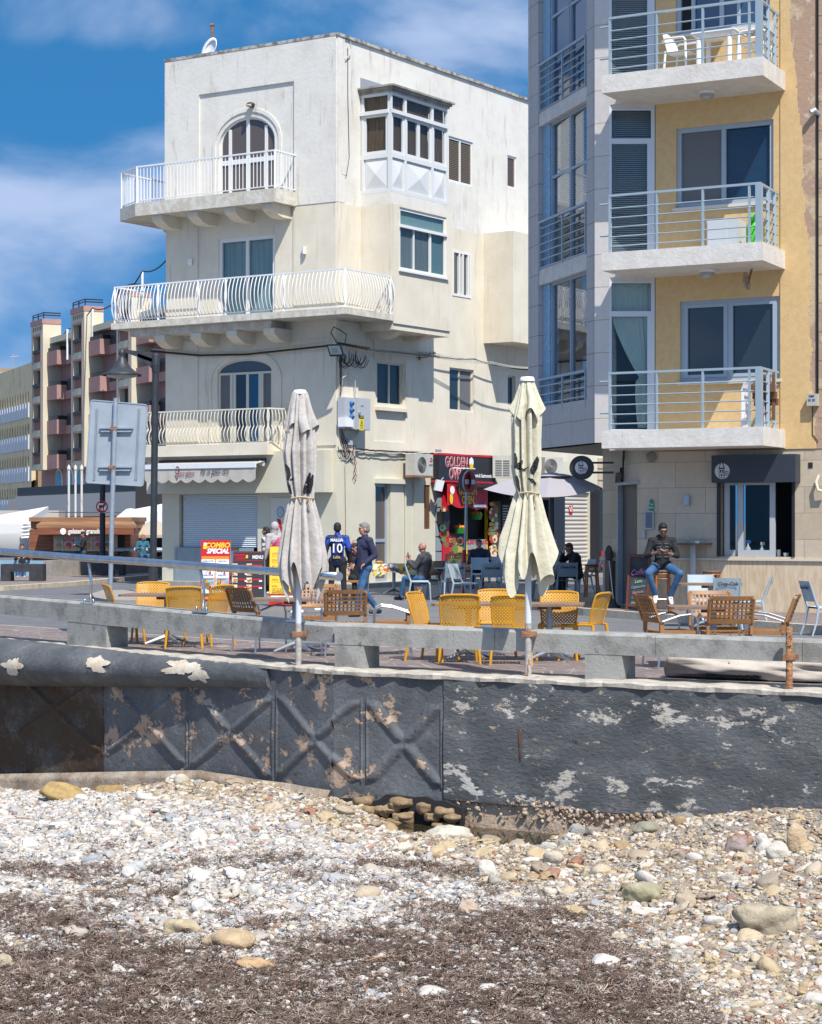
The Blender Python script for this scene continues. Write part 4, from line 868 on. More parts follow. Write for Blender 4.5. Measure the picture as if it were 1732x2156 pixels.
# raised step in front of the white house
q=MB(); w=.55; a=WL.P(UG,w,0);b=WL.P(0,w,0)+WR.P(0,w,0)-WL.P(0,0,0);c=WR.P(18,w,0);d=WR.P(18,0,0);e=WL.P(0,0,0);f_=WL.P(UG,0,0)
q.slab([(p.x,p.y) for p in (a,b,c,d,e,f_)],-.1,.12); struct(q.obj('pavement',mat('worn_step_stone',(.36,.34,.30),.85,c2=(.28,.26,.23),ns=3,bump=.3,bs=20)))
# promenade on the left: road kerb line, pavers, quay
M['prom']=stripmat('promenade_setts',(.20,.165,.155),(.25,.21,.195),(.12,.10,.095),5.)
q=MB(); a=[on0(-700,1262),on0(0,1243),on0(150,1233),on0(330,1216),on0(345,1203),on0(0,1197),on0(-700,1200)]
q.slab(a,-.05,.10); struct(q.obj('promenade',M['prom']))
curb([on0(-700,1262.5),on0(0,1243.5),on0(150,1233.5),on0(330,1216.5)],.25,-.05,.115,bpy.data.materials['limestone_kerb'],'kerb')
q=MB(); q.slab([on0(216,1338),on0(232,1346),on0(285,1349),on0(330,1340),on0(300,1329),on0(240,1329)],-.05,.02); q=MB()
isl=[on0(193,1262),on0(199,1270),on0(230,1276),on0(330,1278),on0(345,1262),on0(330,1253),on0(215,1254)]
q.slab(isl,-.05,.13); struct(q.obj('traffic_island',mat('island_concrete',(.33,.30,.27),.9,c2=(.26,.24,.22),ns=4,bump=.3)))
# ---------------- the sea wall itself
def paintmat(name,paint,under,lo,hi,sc=2.2,white=None,brown=None,st=(1,1,1.3),zb=False):
    m=mat(name,paint,.7); t,b=nd(m); g=t.nodes.new('ShaderNodeNewGeometry'); mp=t.nodes.new('ShaderNodeMapping'); mp.inputs['Scale'].default_value=st; t.links.new(g.outputs['Position'],mp.inputs[0])
    def N_(s,d=10,r_=.65):
        n=t.nodes.new('ShaderNodeTexNoise'); n.inputs['Scale'].default_value=s; n.inputs['Detail'].default_value=d; n.inputs['Roughness'].default_value=r_; t.links.new(mp.outputs[0],n.inputs[0]); return n.outputs[0]
    def mr(x,a,c_):
        n=t.nodes.new('ShaderNodeMapRange'); n.inputs[1].default_value=a; n.inputs[2].default_value=c_; t.links.new(x,n.inputs[0]); return n.outputs[0]
    def mx_(f,a,c_):
        n=t.nodes.new('ShaderNodeMix'); n.data_type='RGBA'
        (t.links.new(a,n.inputs[6]) if not isinstance(a,tuple) else setattr(n.inputs[6],'default_value',(*a,1))); n.inputs[7].default_value=(*c_,1); t.links.new(f,n.inputs[0]); return n.outputs[2]
    c_=mx_(mr(N_(1.3,8),.35,.7),paint,tuple(min(1,x*1.7+.01) for x in paint))
    c_=mx_(mr(N_(14,5),.62,.68),c_,tuple(x*.45 for x in paint))
    pk=mr(N_(sc,14,.72),lo,hi); 
    if white: c_=mx_(mr(N_(1.1,14,.62),white[0],white[0]+.012),c_,white[1])
    if brown: c_=mx_(mr(N_(.9,8),brown[0],brown[0]+.12),c_,brown[1])
    dm=t.nodes.new('ShaderNodeMath'); dm.operation='MULTIPLY'; t.links.new(mr(N_(1.7,7),.50,.72),dm.inputs[0]); t.links.new(mr(N_(19,9,.8),.42,.66),dm.inputs[1]); c_=mx_(dm.outputs[0],c_,(.27,.27,.26))
    c_=mx_(mr(N_(38,4,.8),.66,.70),c_,tuple(x*.8 for x in under))
    if zb:
        sz=t.nodes.new('ShaderNodeSeparateXYZ'); t.links.new(g.outputs['Position'],sz.inputs[0]); gr=t.nodes.new('ShaderNodeValToRGB'); mz=mr(sz.outputs[2],-1.5,0.); t.links.new(mz,gr.inputs[0]); e=gr.color_ramp.elements; e[0].color=(.75,)*3+(1,); e[1].color=(0,0,0,1); e[1].position=1.0
        for p_,v_ in ((.10,.5),(.2,.35),(.30,.55),(.36,.2),(.5,.1),(.68,.1),(.76,.8),(.86,.75),(.92,.1)): x_=e.new(p_); x_.color=(v_,v_,v_,1)
        ad2=t.nodes.new('ShaderNodeMath'); ad2.operation='MULTIPLY_ADD'; ad2.inputs[1].default_value=.13; t.links.new(gr.outputs[0],ad2.inputs[0]); t.links.new(N_(2.6,15,.74),ad2.inputs[2]); c_=mx_(mr(ad2.outputs[0],.625,.64),c_,(.50,.46,.40))
    c_=mx_(pk,c_,under)
    t.links.new(c_,b.inputs['Base Color'])
    bn=t.nodes.new('ShaderNodeBump'); bn.inputs['Strength'].default_value=.7; bn.inputs['Distance'].default_value=.025; ad=t.nodes.new('ShaderNodeMath'); ad.operation='SUBTRACT'; t.links.new(N_(12,8),ad.inputs[0]); t.links.new(pk,ad.inputs[1]); t.links.new(ad.outputs[0],bn.inputs['Height']); t.links.new(bn.outputs[0],b.inputs['Normal'])
    return m
slate=(.062,.067,.072)
M['wall_x']=paintmat('flaking_slate_paint',(.070,.076,.083),(.40,.29,.21),.555,.57,2.2,white=(.64,(.5,.46,.4)))
M['wall_f']=paintmat('worn_slate_paint',slate,(.36,.31,.24),.60,.62,3.6,white=(.66,(.50,.48,.44)),st=(1,1,2.2),zb=True)
M['barrel']=paintmat('slate_paint_white_patches',slate,(.5,.38,.27),.70,.71,2.0,st=(1,1,1.3))
M['concrete']=mat('cast_concrete',(.33,.325,.30),.85,c2=(.21,.205,.185),ns=3.2,lo=.42,hi=.68,bump=.4,bs=30,stain=(.15,.145,.13),st_s=(2.5,2.5,2.5),st_lo=.6,st_hi=.72,fleck=(.06,.06,.055),fl_s=26,fl_t=.76)
M['ledge']=mat('pale_ledge_cement',(.50,.46,.39),.9,c2=(.36,.33,.28),ns=6,bump=.4,bs=22,fleck=(.25,.18,.13),fl_s=10,fl_t=.7)
FA=Fr(pA,(pK-pA)); FB=Fr(pK,(pB-pK)); LA=(pK-pA).length; LB=(pB-pK).length
sw=thing('sea_wall','grey painted sea wall with cross braced panels and peeling paint above the beach','wall',(pK.x,pK.y,-1.6),FB.rot())
ZBOT=-2.7
def lumpy(fr,u0,u1,z0,z1,w,amp,seed,nu,nz,fn=None):
    rg=np.random.default_rng(seed); ph=rg.uniform(0,6.28,(10,)); kx=rg.uniform(.6,7,(10,)); kz_=rg.uniform(.6,9,(10,)); q=MB(); rows=[]
    for j in range(nz+1):
        row=[]; z=z0+(z1-z0)*j/nz
        for i in range(nu+1):
            u=u0+(u1-u0)*i/nu; d=sum(math.sin(kx[k]*u+kz_[k]*z+ph[k]) for k in range(10))/10*amp
            if fn: d+=fn(u,z)
            row.append(fr.P(u,w+d,z))
        rows.append(row)
    q.grid(rows); q.smooth=True; return q
zt_x=-.04; panels=[]
# brace panels: left ends of the panels as picture x on segment A, the last two on segment B
xs=[20,220,398,580,768,937]
def pnl(x):      # running coordinate along both segments
    u=FA.u(x)
    return ('A',u) if u<LA else ('B',FB.u(x))
def brace_fn(fr,edges,zt,zb):
    def f(u,z):
        h=0
        for a,b in edges:
            if a<=u<=b:
                s=(u-a)/(b-a); t=(z-zb)/(zt-zb)
                if t<0 or t>1: return 0
                d1=abs(t-s)*(b-a)*.62; d2=abs(t-(1-s))*(b-a)*.62; d=min(d1,d2)
                h=.038*math.cos(d/.08*1.57)**1.2 if d<.08 else 0
                if not .07<t<.93: h*=max(0,1-(abs(t-.5)-.43)/.04)
                h*=1 if abs(t-.5)>.04 else .6
                e=min(u-a,b-u); 
                if e<.018: h=.02
                return h
        return 0
    return f
eA=[(FA.u(a)+.03,FA.u(b)-.03) for a,b in ((-190,20),(20,220),(220,398),(398,580))]+[(FA.u(580)+.03,LA-.0)]
zbX=-1.35
us_=FA.u(220); q=lumpy(FA,FA.u(-420),us_,ZBOT,zt_x,.0,.02,1,300,110,brace_fn(FA,eA[:2],-.37,-1.42)); q.obj('braced_panel',paintmat('brown_stained_shaded_paint',(.036,.027,.019),(.13,.085,.05),.56,.60,2.0,brown=(.38,(.055,.03,.014))),sw)  # brown wet stain, darkened further to paint in the coping's shadow
q=lumpy(FA,us_,FA.u(580),ZBOT,zt_x-.0,.0,.02,1,260,110,brace_fn(FA,eA[2:4],-.37,-1.42)); q.obj('braced_panel',M['wall_x'],sw)
u5=FA.u(580); 
b0,b1=FB.u(768),FB.u(937); WP=(LA-u5)+b0
eA2=[(u5+.03,FA.u(768)-.03 if FA.u(768)<LA else LA)]
q=lumpy(FA,u5,LA,ZBOT,zt_x,.0,.02,1,130,110,brace_fn(FA,[(u5+.03,u5+WP-.03)],-.33,-1.38)); 
# the wall turns at the joint; panels continue on the second segment
q.obj('braced_panel',M['wall_x'],sw)
q=lumpy(FB,0,b1,ZBOT,zt_x,.0,.02,2,160,110,brace_fn(FB,[(b0-WP+.03,b0-.03),(b0+.03,b1-.03)],-.31,-1.32)); q.obj('braced_panel',M['wall_x'],sw)
q=lumpy(FB,b1,LB*2.2,-1.42,-.05,.03,.03,3,420,70); q.obj('flat_panel',M['wall_f'],sw)
# exposed footing
M['footing']=mat('eroded_pebble_concrete',(.50,.39,.29),.95,c2=(.36,.26,.18),ns=5,bump=1,bs=25,fleck=(.48,.42,.34),fl_s=30,fl_t=.6)
q=lumpy(FB,b1-.1,LB*2.2,-1.9,-1.36,-.015,.06,5,300,30,lambda u,z:-.0); q.obj('footing',M['footing'],sw)
M['foot2']=mat('salt_worn_concrete',(.42,.36,.29),.95,c2=(.30,.22,.15),ns=4,bump=.9,bs=22)
q=lumpy(FA,FA.u(-420),LA,-2.3,-1.42,.05,.05,6,500,36,lambda u,z:.05 if z<-1.5 else .05*(z+1.42)/-.08); uq=FA.u(430); q.v=[(p[0],p[1],p[2]-.52*min(1.2,max(0,(uq-((p[0]-FA.o.x)*FA.d.x+(p[1]-FA.o.y)*FA.d.y))/(uq-FA.u(0))))) for p in q.v]; q.obj('footing',M['foot2'],sw)
# ledge on top
q=MB()
def ledge(q,fr,u0,u1,z,w,seed,n=150,dep=.55):
    rg=np.random.default_rng(seed); rows=[]; ph=rg.uniform(0,6,6)
    zz=lambda u:z+.006*math.sin(5*u+ph[0])+.006*math.sin(13*u+ph[1]); ww=lambda u:w+.012*math.sin(7*u+ph[2])+.012*math.sin(19*u+ph[3])+.007*math.sin(43*u+ph[4])
    us=[u0+(u1-u0)*i/n for i in range(n+1)]
    q.grid([[fr.P(u,-dep,zz(u)) for u in us],[fr.P(u,ww(u)-.02,zz(u)) for u in us],[fr.P(u,ww(u),zz(u)-.02) for u in us],[fr.P(u,ww(u)-.004,-.05+.006*math.sin(9*u)) for u in us],[fr.P(u,0,-.055) for u in us]])
ledge(q,FA,FA.u(-420),LA+.01,.012,.045,1); ledge(q,FB,-.01,LB*2.2,.012,.05,2); q.obj('ledge',M['ledge'],sw)
# the rounded overhang on the left
uE_=FA.u(541,.2); q=MB(); rows=[]; nn=80
for i in range(nn+1):
    u=FA.u(-420)+(uE_-FA.u(-420))*i/nn; s=min(1,max(0,(uE_-u)/9.0)); rr=.135+.20*min(1,(uE_-u)/6.)
    pw=.06+.075*(uE_-u); pw=min(pw,.6); jit=lambda a:1+.012*math.sin(u*9+a*3)+.008*math.sin(u*23+a*7)
    zc=-.02-rr+.06*s*1.6; row=[]
    for a in range(-95,186,10):
        t=R(a); row.append(FA.P(u,pw*math.cos(t)*jit(a/30),zc+rr*math.sin(t)*jit(a/20)))
    rows.append(row)
q.grid(rows); q.smooth=True; q.add([p for p in rows[-1]],[tuple(range(len(rows[-1])))]); br=q.obj('rounded_coping',M['barrel'],sw)
def blob(fr,u,z,w,ru,rz_,seed,n=150):
    rg=np.random.default_rng(seed); jg=rg.normal(0,.035,n)+np.repeat(rg.normal(0,.06,n//5),5); ph=rg.uniform(0,6.28,6); am=[.10,.14,.12,.10,.08,.06]
    return [(u+ru*math.cos(2*math.pi*i/n)*(1+jg[i]+sum(am[k]*math.sin((k+2)*2*math.pi*i/n*1.0+ph[k]) for k in range(6))),z+rz_*math.sin(2*math.pi*i/n)*(1+jg[i]+sum(am[k]*math.sin((k+2)*2*math.pi*i/n+ph[k]) for k in range(6)))) for i in range(n)]
def on_barrel(pts,uu):      # drape a flat outline over the rounded coping
    vs=[]
    for u,z in pts:
        rr=(.135+.20*min(1,(uE_-u)/6.)); s=min(1,max(0,(uE_-u)/9.0)); zc=-.02-rr+.096*s; t=max(-.9,min(.98,(z-zc)/rr)); pw=min(.6,.06+.075*(uE_-u)); vs.append(FA.P(u,pw*1.02*math.sqrt(1-t*t)+.008,z))
    return vs
pm=mat('bare_white_plaster',(.62,.56,.46),.9,c2=(.52,.43,.32),ns=7,bump=.4,bs=30)
for x,y,ru,rz_,sd in ((55,1402,.22,.11,1),(212,1398,.24,.10,7),(372,1406,.34,.09,5),(408,1424,.20,.07,9)):
    rr_=.25; uu=FA.u(x,.25); zz=FA.z(x,y,.25)
    o=blob(FA,uu,zz,0,ru,rz_,sd); c=on_barrel([(uu,zz)],uu); m_=on_barrel([(uu+(a-uu)*.5,zz+(b-zz)*.5) for a,b in o],uu); e_=on_barrel(o,uu)
    n=len(o); q=MB(); q.add(c+m_+e_,[(0,1+i,1+(i+1)%n) for i in range(n)]+[(1+i,1+n+i,1+n+(i+1)%n,1+(i+1)%n) for i in range(n)]); q.smooth=True; q.obj('bare_patch',pm,br)
rs_=mat('rust_streak',(.16,.065,.03),.9,c2=(.08,.05,.04),ns=14)
MB().fprism(FB,[(FB.u(1096),FB.z(1098,1541)),(FB.u(1099),FB.z(1098,1535)),(FB.u(1102),FB.z(1098,1543)),(FB.u(1101.2),FB.z(1098,1570)),(FB.u(1101.6),FB.z(1098,1590)),(FB.u(1100.6),FB.z(1098,1600)),(FB.u(1099.6),FB.z(1098,1580)),(FB.u(1098.6),FB.z(1098,1598)),(FB.u(1098.2),FB.z(1098,1570)),(FB.u(1097),FB.z(1098,1560))],.0,.045).obj('rust_streak',rs_,sw)
# hollow under the wall, its shade painted as a raised black plate, with rubble
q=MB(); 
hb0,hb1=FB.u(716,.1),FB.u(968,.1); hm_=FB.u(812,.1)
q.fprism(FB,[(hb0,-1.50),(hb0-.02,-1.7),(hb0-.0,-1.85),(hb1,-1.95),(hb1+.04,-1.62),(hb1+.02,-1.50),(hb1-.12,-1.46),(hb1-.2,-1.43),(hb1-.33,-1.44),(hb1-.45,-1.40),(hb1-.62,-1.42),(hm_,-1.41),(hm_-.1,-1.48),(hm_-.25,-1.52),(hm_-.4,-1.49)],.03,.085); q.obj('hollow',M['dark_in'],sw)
ML=M['ledge']
# ---------------- concrete beam barrier
bar_=thing('concrete_barrier','low cast concrete beam barrier on block feet along the sea wall','barrier',(pK.x,pK.y,0),FB.rot())
def beam(fr,u0,u1,w0,w1,z0a,z1a,z0b,z1b,name='beam'):
    P=fr.P; q=MB(); c=.03
    prof=lambda u,z0,z1:[P(u,w0,z0),P(u,w1,z0),P(u,w1,z1-c),P(u,w1-c,z1),P(u,w0+c,z1),P(u,w0,z1-c)]
    a=prof(u0,z0a,z1a); b=prof(u1,z0b,z1b); q.add(a+b,[(i,(i+1)%6,6+(i+1)%6,6+i) for i in range(6)]+[(5,4,3,2,1,0),(6,7,8,9,10,11)]); return q.obj(name,M['concrete'],bar_)
w0,w1=-.62,-.26
ztop=lambda fr,x,y:fr.z(x,y,w1)
xA=[-330,0,222,470,702]
yt=[1229,1254,1272,1295,1315]; yb=[1266,1293,1317,1338,1353]
for i in range(4):
    beam(FA,FA.u(xA[i],w1)+(.006 if i else 0),FA.u(xA[i+1],w1),w0,w1,ztop(FA,xA[i],yb[i]),ztop(FA,xA[i],yt[i]),ztop(FA,xA[i+1],yb[i+1]),ztop(FA,xA[i+1],yt[i+1]))
xB=[704,1042,1380,1690,2300]; 
tb_=lambda x:1313+(x-704)*(1349-1313)/(1732-704); bb_=lambda x:1357+(x-704)*(1396-1357)/(1732-704)
zt_B=FB.z(1050,1328,w1); zb_B=FB.z(1050,1386,w1)
prev=None
for i in range(4):
    u0=FB.u(xB[i],w1)+.006; u1=FB.u(xB[i+1],w1)
    z=[FB.z(x,f(x),w1) for x in (xB[i],min(xB[i+1],1732)) for f in (bb_,tb_)]
    beam(FB,u0,u1,w0,w1,z[0],z[1],z[2],z[3])
def foot(fr,x0,x1,zt):
    u0,u1=fr.u(x0,w1),fr.u(x1,w1); q=MB(); q.box(fr,u0,u1,w0+.003,w1-.004,-.0,zt); return q.obj('foot',M['concrete'],bar_)
foot(FA,141,224,FA.z(180,1312,w1)); foot(FB,705,766,FB.z(735,1359,w1)); foot(FB,1232,1310,FB.z(1270,1379,w1)); foot(FB,2150,2300,.2)
foot(FA,-380,-330,.2)
# ---------------- beach
def front_wall_y(x): # y of the wall face at x
    return np.where(x<pK.x, pA.y+(x-pA.x)*(pK.y-pA.y)/(pK.x-pA.x), pK.y+(x-pK.x)*(pB.y-pK.y)/(pB.x-pK.x))
def bzv(x,y):          # beach height
    yw=front_wall_y(x); d=yw-y
    base=np.interp(x,[-8,-6.05,-5,-3.97,-3.23,-1.87,-.93,-.37,.19,1.26,2.27,2.75,4.24,7],[-2.5,-2.35,-2.14,-1.83,-1.63,-1.47,-1.5,-1.69,-1.80,-1.76,-1.60,-1.41,-1.19,-1.1])
    mid=np.interp(x,[-8,-6,-4,-2,0,1.5,3,4.5,7],[-2.1,-1.95,-1.70,-1.52,-1.60,-1.64,-1.5,-1.33,-1.2]); front=-1.72+.06*np.sin(x*.5+1)
    s1=np.clip((d-.45)/1.3,0,1); s1=s1*s1*(3-2*s1); s2=np.clip((d-2)/7,0,1); h=(base*(1-s1)+mid*s1)*(1-s2)+front*s2
    h=h+.03*np.sin(1.7*x+.8*y)*np.clip(d-1,0,1)+.02*np.sin(3.1*x-2.3*y+1)
    return h-.07/(1+np.exp(-(x-xdiag(y))*3))*np.clip(d/6,0,1)
def xdiag(y): return np.where(y<18.3,1.6+(18.3-y)*.11,1.6-(y-18.3)*.75)
def weedv(x,y):        # seaweed density, 0..1
    n=np.sin(1.3*x+.5*np.sin(2.1*y))+np.sin(1.9*y-.7*x+2)+.8*np.sin(3.7*x+2.9*y)+.6*np.sin(6.1*x-4.3*y+1)+.5*np.sin(9.7*y+3*np.sin(2*x))+.4*np.sin(13*x+7*y)
    lim=.3-.68*(19.5-y)+ .0*x
    band=1.9*np.exp(-((y-(20.0-.04*x))/.55)**2)+2.1*np.exp(-((y-23.2)/.55)**2-((x+3.9)/1.9)**2)+1.0*np.exp(-((y-21.6)/.4)**2-((x+1.5)/2.6)**2)
    right=1/(1+np.exp(-(x-xdiag(y)+.1*np.sin(5*y))*6))
    v=1/(1+np.exp(-(n*.62-lim*1.0+band-1.2)*1.7))
    return v*(1-right)
nx_,ny_=260,300; X=np.linspace(-9,9,nx_); Y=np.linspace(-3,31.5,ny_)
XX,YY=np.meshgrid(X,Y); ZZ=bzv(XX,YY)+NP.normal(0,.006,XX.shape)
verts=np.stack([XX,YY,ZZ],-1).reshape(-1,3)
idx=np.arange(nx_*ny_).reshape(ny_,nx_); fa_=np.stack([idx[:-1,:-1],idx[:-1,1:],idx[1:,1:],idx[1:,:-1]],-1).reshape(-1,4)
me=bpy.data.meshes.new('beach'); me.from_pydata(verts.tolist(),[],fa_.tolist()); me.polygons.foreach_set('use_smooth',[True]*len(me.polygons))
at=me.attributes.new('weed','FLOAT','POINT'); at.data.foreach_set('value',weedv(XX,YY).reshape(-1).astype(np.float32))
bm_=mat('beach_grit',(.33,.28,.225),.95,c2=(.19,.155,.125),ns=14,bump=1,bs=45,fleck=(.5,.46,.40),fl_s=34,fl_t=.60)
t,b=nd(bm_); src=b.inputs['Base Color'].links[0].from_socket; an=t.nodes.new('ShaderNodeAttribute'); an.attribute_name='weed'
nn_=t.nodes.new('ShaderNodeTexNoise'); nn_.inputs['Scale'].default_value=30; nn_.inputs['Detail'].default_value=8; gg_=t.nodes.new('ShaderNodeNewGeometry'); t.links.new(gg_.outputs['Position'],nn_.inputs[0])
cr=t.nodes.new('ShaderNodeValToRGB'); cr.color_ramp.elements[0].color=(.025,.016,.012,1); cr.color_ramp.elements[1].color=(.17,.12,.095,1); cr.color_ramp.elements[0].position=.35; cr.color_ramp.elements[1].position=.7; t.links.new(nn_.outputs[0],cr.inputs[0])
mxx=t.nodes.new('ShaderNodeMix'); mxx.data_type='RGBA'; t.links.new(an.outputs['Fac'],mxx.inputs[0]); t.links.new(src,mxx.inputs[6]); t.links.new(cr.outputs[0],mxx.inputs[7]); t.links.new(mxx.outputs[2],b.inputs['Base Color'])
me.materials.append(bm_); bo_=bpy.data.objects.new('beach',me); COL.objects.link(bo_); struct(bo_)
# sea-bed sheet far around the beach
q=MB(); q.add([(-200,-60,-2.3),(200,-60,-2.3),(200,60,-2.3),(-200,60,-2.3)],[(0,1,2,3)]); struct(q.obj('sea_bed',bm_))
# pool of water at the foot of the wall
wm_=mat('pool_water',(.10,.085,.05),.06,spec=.6); t,b=nd(wm_); b.inputs['Transmission Weight'].default_value=.75; b.inputs['IOR'].default_value=1.33
bn=t.nodes.new('ShaderNodeBump'); bn.inputs['Strength'].default_value=.15; nz=t.nodes.new('ShaderNodeTexNoise'); nz.inputs['Scale'].default_value=9; t.links.new(nz.outputs[0],bn.inputs['Height']); t.links.new(bn.outputs[0],b.inputs['Normal'])
q=MB(); zw=-1.715; q.add([(-.7,24.2,zw),(-.5,22.6,zw),(.4,21.9,zw),(2.9,21.2,zw),(3.1,22.4,zw)],[(0,1,2,3,4)]); struct(q.obj('water',wm_))
# ---------------- loose stones and seaweed: geometry nodes on scattered points
def gn_scatter(name,pts,scl,rot,mt,builder,label,cat):
    me=bpy.data.meshes.new(name); me.vertices.add(len(pts)); me.vertices.foreach_set('co',pts.astype(np.float32).reshape(-1))
    a=me.attributes.new('scl','FLOAT_VECTOR','POINT'); a.data.foreach_set('vector',scl.astype(np.float32).reshape(-1))
    a=me.attributes.new('rotv','FLOAT_VECTOR','POINT'); a.data.foreach_set('vector',rot.astype(np.float32).reshape(-1))
    me.materials.append(mt); o=bpy.data.objects.new(name,me); COL.objects.link(o)
    ng=bpy.data.node_groups.new(name,'GeometryNodeTree'); ng.interface.new_socket('Geometry',in_out='INPUT',socket_type='NodeSocketGeometry'); ng.interface.new_socket('Geometry',in_out='OUTPUT',socket_type='NodeSocketGeometry')
    n=ng.nodes.new; l=ng.links.new; gi=n('NodeGroupInput'); go=n('NodeGroupOutput')
    inst,pick=builder(ng)
    ip=n('GeometryNodeInstanceOnPoints'); m2p=n('GeometryNodeMeshToPoints'); l(gi.outputs[0],m2p.inputs[0]); l(m2p.outputs[0],ip.inputs['Points']); l(inst,ip.inputs['Instance'])
    if pick: ip.inputs['Pick Instance'].default_value=True
    for nm,typ,inp in (('scl','FLOAT_VECTOR','Scale'),('rotv','FLOAT_VECTOR','Rotation')):
        na=n('GeometryNodeInputNamedAttribute'); na.data_type=typ; na.inputs['Name'].default_value=nm
        if inp=='Rotation':
            e=n('FunctionNodeEulerToRotation'); l(na.outputs[0],e.inputs[0]); l(e.outputs[0],ip.inputs[inp])
        else: l(na.outputs[0],ip.inputs[inp])
    sm=n('GeometryNodeSetMaterial'); sm.inputs['Material'].default_value=mt; l(ip.outputs[0],sm.inputs['Geometry']); l(sm.outputs[0],go.inputs[0])
    md=o.modifiers.new('scatter','NODES'); md.node_group=ng; tag(o,label,cat,kind='stuff'); return o
def pebble_builder(ng):
    n=ng.nodes.new; l=ng.links.new; gi=n('GeometryNodeGeometryToInstance')
    for k in range(5):
        ic=n('GeometryNodeMeshIcoSphere'); ic.inputs['Subdivisions'].default_value=3; ic.inputs['Radius'].default_value=1
        sp=n('GeometryNodeSetPosition'); nz=n('ShaderNodeTexNoise'); nz.noise_dimensions='4D'; nz.inputs['W'].default_value=k*3.7; nz.inputs['Scale'].default_value=.75+.25*k; nz.inputs['Detail'].default_value=2
        vm=n('ShaderNodeVectorMath'); vm.operation='SUBTRACT'; vm.inputs[1].default_value=(.5,.5,.5); l(nz.outputs['Color'],vm.inputs[0])
        vs=n('ShaderNodeVectorMath'); vs.operation='SCALE'; vs.inputs['Scale'].default_value=1.0+.25*k; l(vm.outputs[0],vs.inputs[0]); l(ic.outputs[0],sp.inputs['Geometry']); l(vs.outputs[0],sp.inputs['Offset'])
        ss=n('GeometryNodeSetShadeSmooth'); l(sp.outputs[0],ss.inputs[0]); l(ss.outputs[0],gi.inputs[0])
    return gi.outputs[0],True
def blade_builder(ng):
    n=ng.nodes.new; l=ng.links.new; gi=n('GeometryNodeGeometryToInstance')
    for k in range(4):
        jg=n('GeometryNodeJoinGeometry')
        rg=random.Random(k)
        for j in range(7):
            a=n('GeometryNodeCurveArc') if False else n('GeometryNodeCurvePrimitiveQuadraticBezier') if hasattr(bpy.types,'GeometryNodeCurvePrimitiveQuadraticBezier') else n('GeometryNodeCurveQuadraticBezier')
            a.inputs['Resolution'].default_value=4
            s=Vector((rg.uniform(-1,1),rg.uniform(-1,1),rg.uniform(-.1,.3))); e=s+Vector((rg.uniform(-1.6,1.6),rg.uniform(-1.6,1.6),rg.uniform(-.2,.5)))
            a.inputs['Start'].default_value=s; a.inputs['End'].default_value=e; a.inputs['Middle'].default_value=(s+e)/2+Vector((rg.uniform(-.6,.6),rg.uniform(-.6,.6),rg.uniform(.1,.8)))
            l(a.outputs[0],jg.inputs[0])
        cc=n('GeometryNodeCurvePrimitiveCircle'); cc.inputs['Resolution'].default_value=3; cc.inputs['Radius'].default_value=.085
        cm=n('GeometryNodeCurveToMesh'); l(jg.outputs[0],cm.inputs[0]); l(cc.outputs[0],cm.inputs[1]); l(cm.outputs[0],gi.inputs[0])
    return gi.outputs[0],True
def rndmat(name,stops,rough=.8,bump=.4,bs=60,ns=40,var=.25,vary_scale=1):
    m=mat(name,(.5,.5,.5),rough,bump=bump,bs=bs); t,b=nd(m); oi=t.nodes.new('ShaderNodeObjectInfo'); cr=t.nodes.new('ShaderNodeValToRGB'); cr.color_ramp.interpolation='CONSTANT' if len(stops)>5 else 'LINEAR'
    e=cr.color_ramp.elements; e[0].position=stops[0][0]; e[0].color=(*stops[0][1],1); e[1].position=stops[1][0]; e[1].color=(*stops[1][1],1)
    for p,c in stops[2:]: x=e.new(p); x.color=(*c,1)
    t.links.new(oi.outputs['Random'],cr.inputs[0]); n=t.nodes.new('ShaderNodeTexNoise'); n.inputs['Scale'].default_value=ns; n.inputs['Detail'].default_value=5; g=t.nodes.new('ShaderNodeNewGeometry'); t.links.new(g.outputs['Position'],n.inputs[0])
    mr=t.nodes.new('ShaderNodeMapRange'); mr.inputs[3].default_value=1-var; mr.inputs[4].default_value=1+var; t.links.new(n.outputs[0],mr.inputs[0])
    mm=t.nodes.new('ShaderNodeMix'); mm.data_type='RGBA'; mm.blend_type='MULTIPLY'; mm.inputs[0].default_value=1; t.links.new(cr.outputs[0],mm.inputs[6]); t.links.new(mr.outputs[0],mm.inputs[7]); t.links.new(mm.outputs[2],b.inputs['Base Color']); return m
pale=[(0,(.47,.44,.40)),(.16,(.38,.36,.34)),(.30,(.53,.49,.44)),(.42,(.36,.35,.35)),(.52,(.50,.44,.36)),(.60,(.42,.34,.25)),(.66,(.60,.57,.53)),(.78,(.40,.35,.30)),(.86,(.30,.32,.34)),(.92,(.54,.49,.43)),(.975,(.35,.20,.15))]
warm=[(0,(.44,.37,.27)),(.13,(.36,.29,.21)),(.25,(.50,.45,.37)),(.36,(.28,.23,.18)),(.46,(.42,.33,.20)),(.56,(.33,.23,.13)),(.62,(.52,.48,.43)),(.76,(.28,.22,.17)),(.84,(.30,.30,.29)),(.90,(.46,.37,.25)),(.96,(.30,.15,.10))]
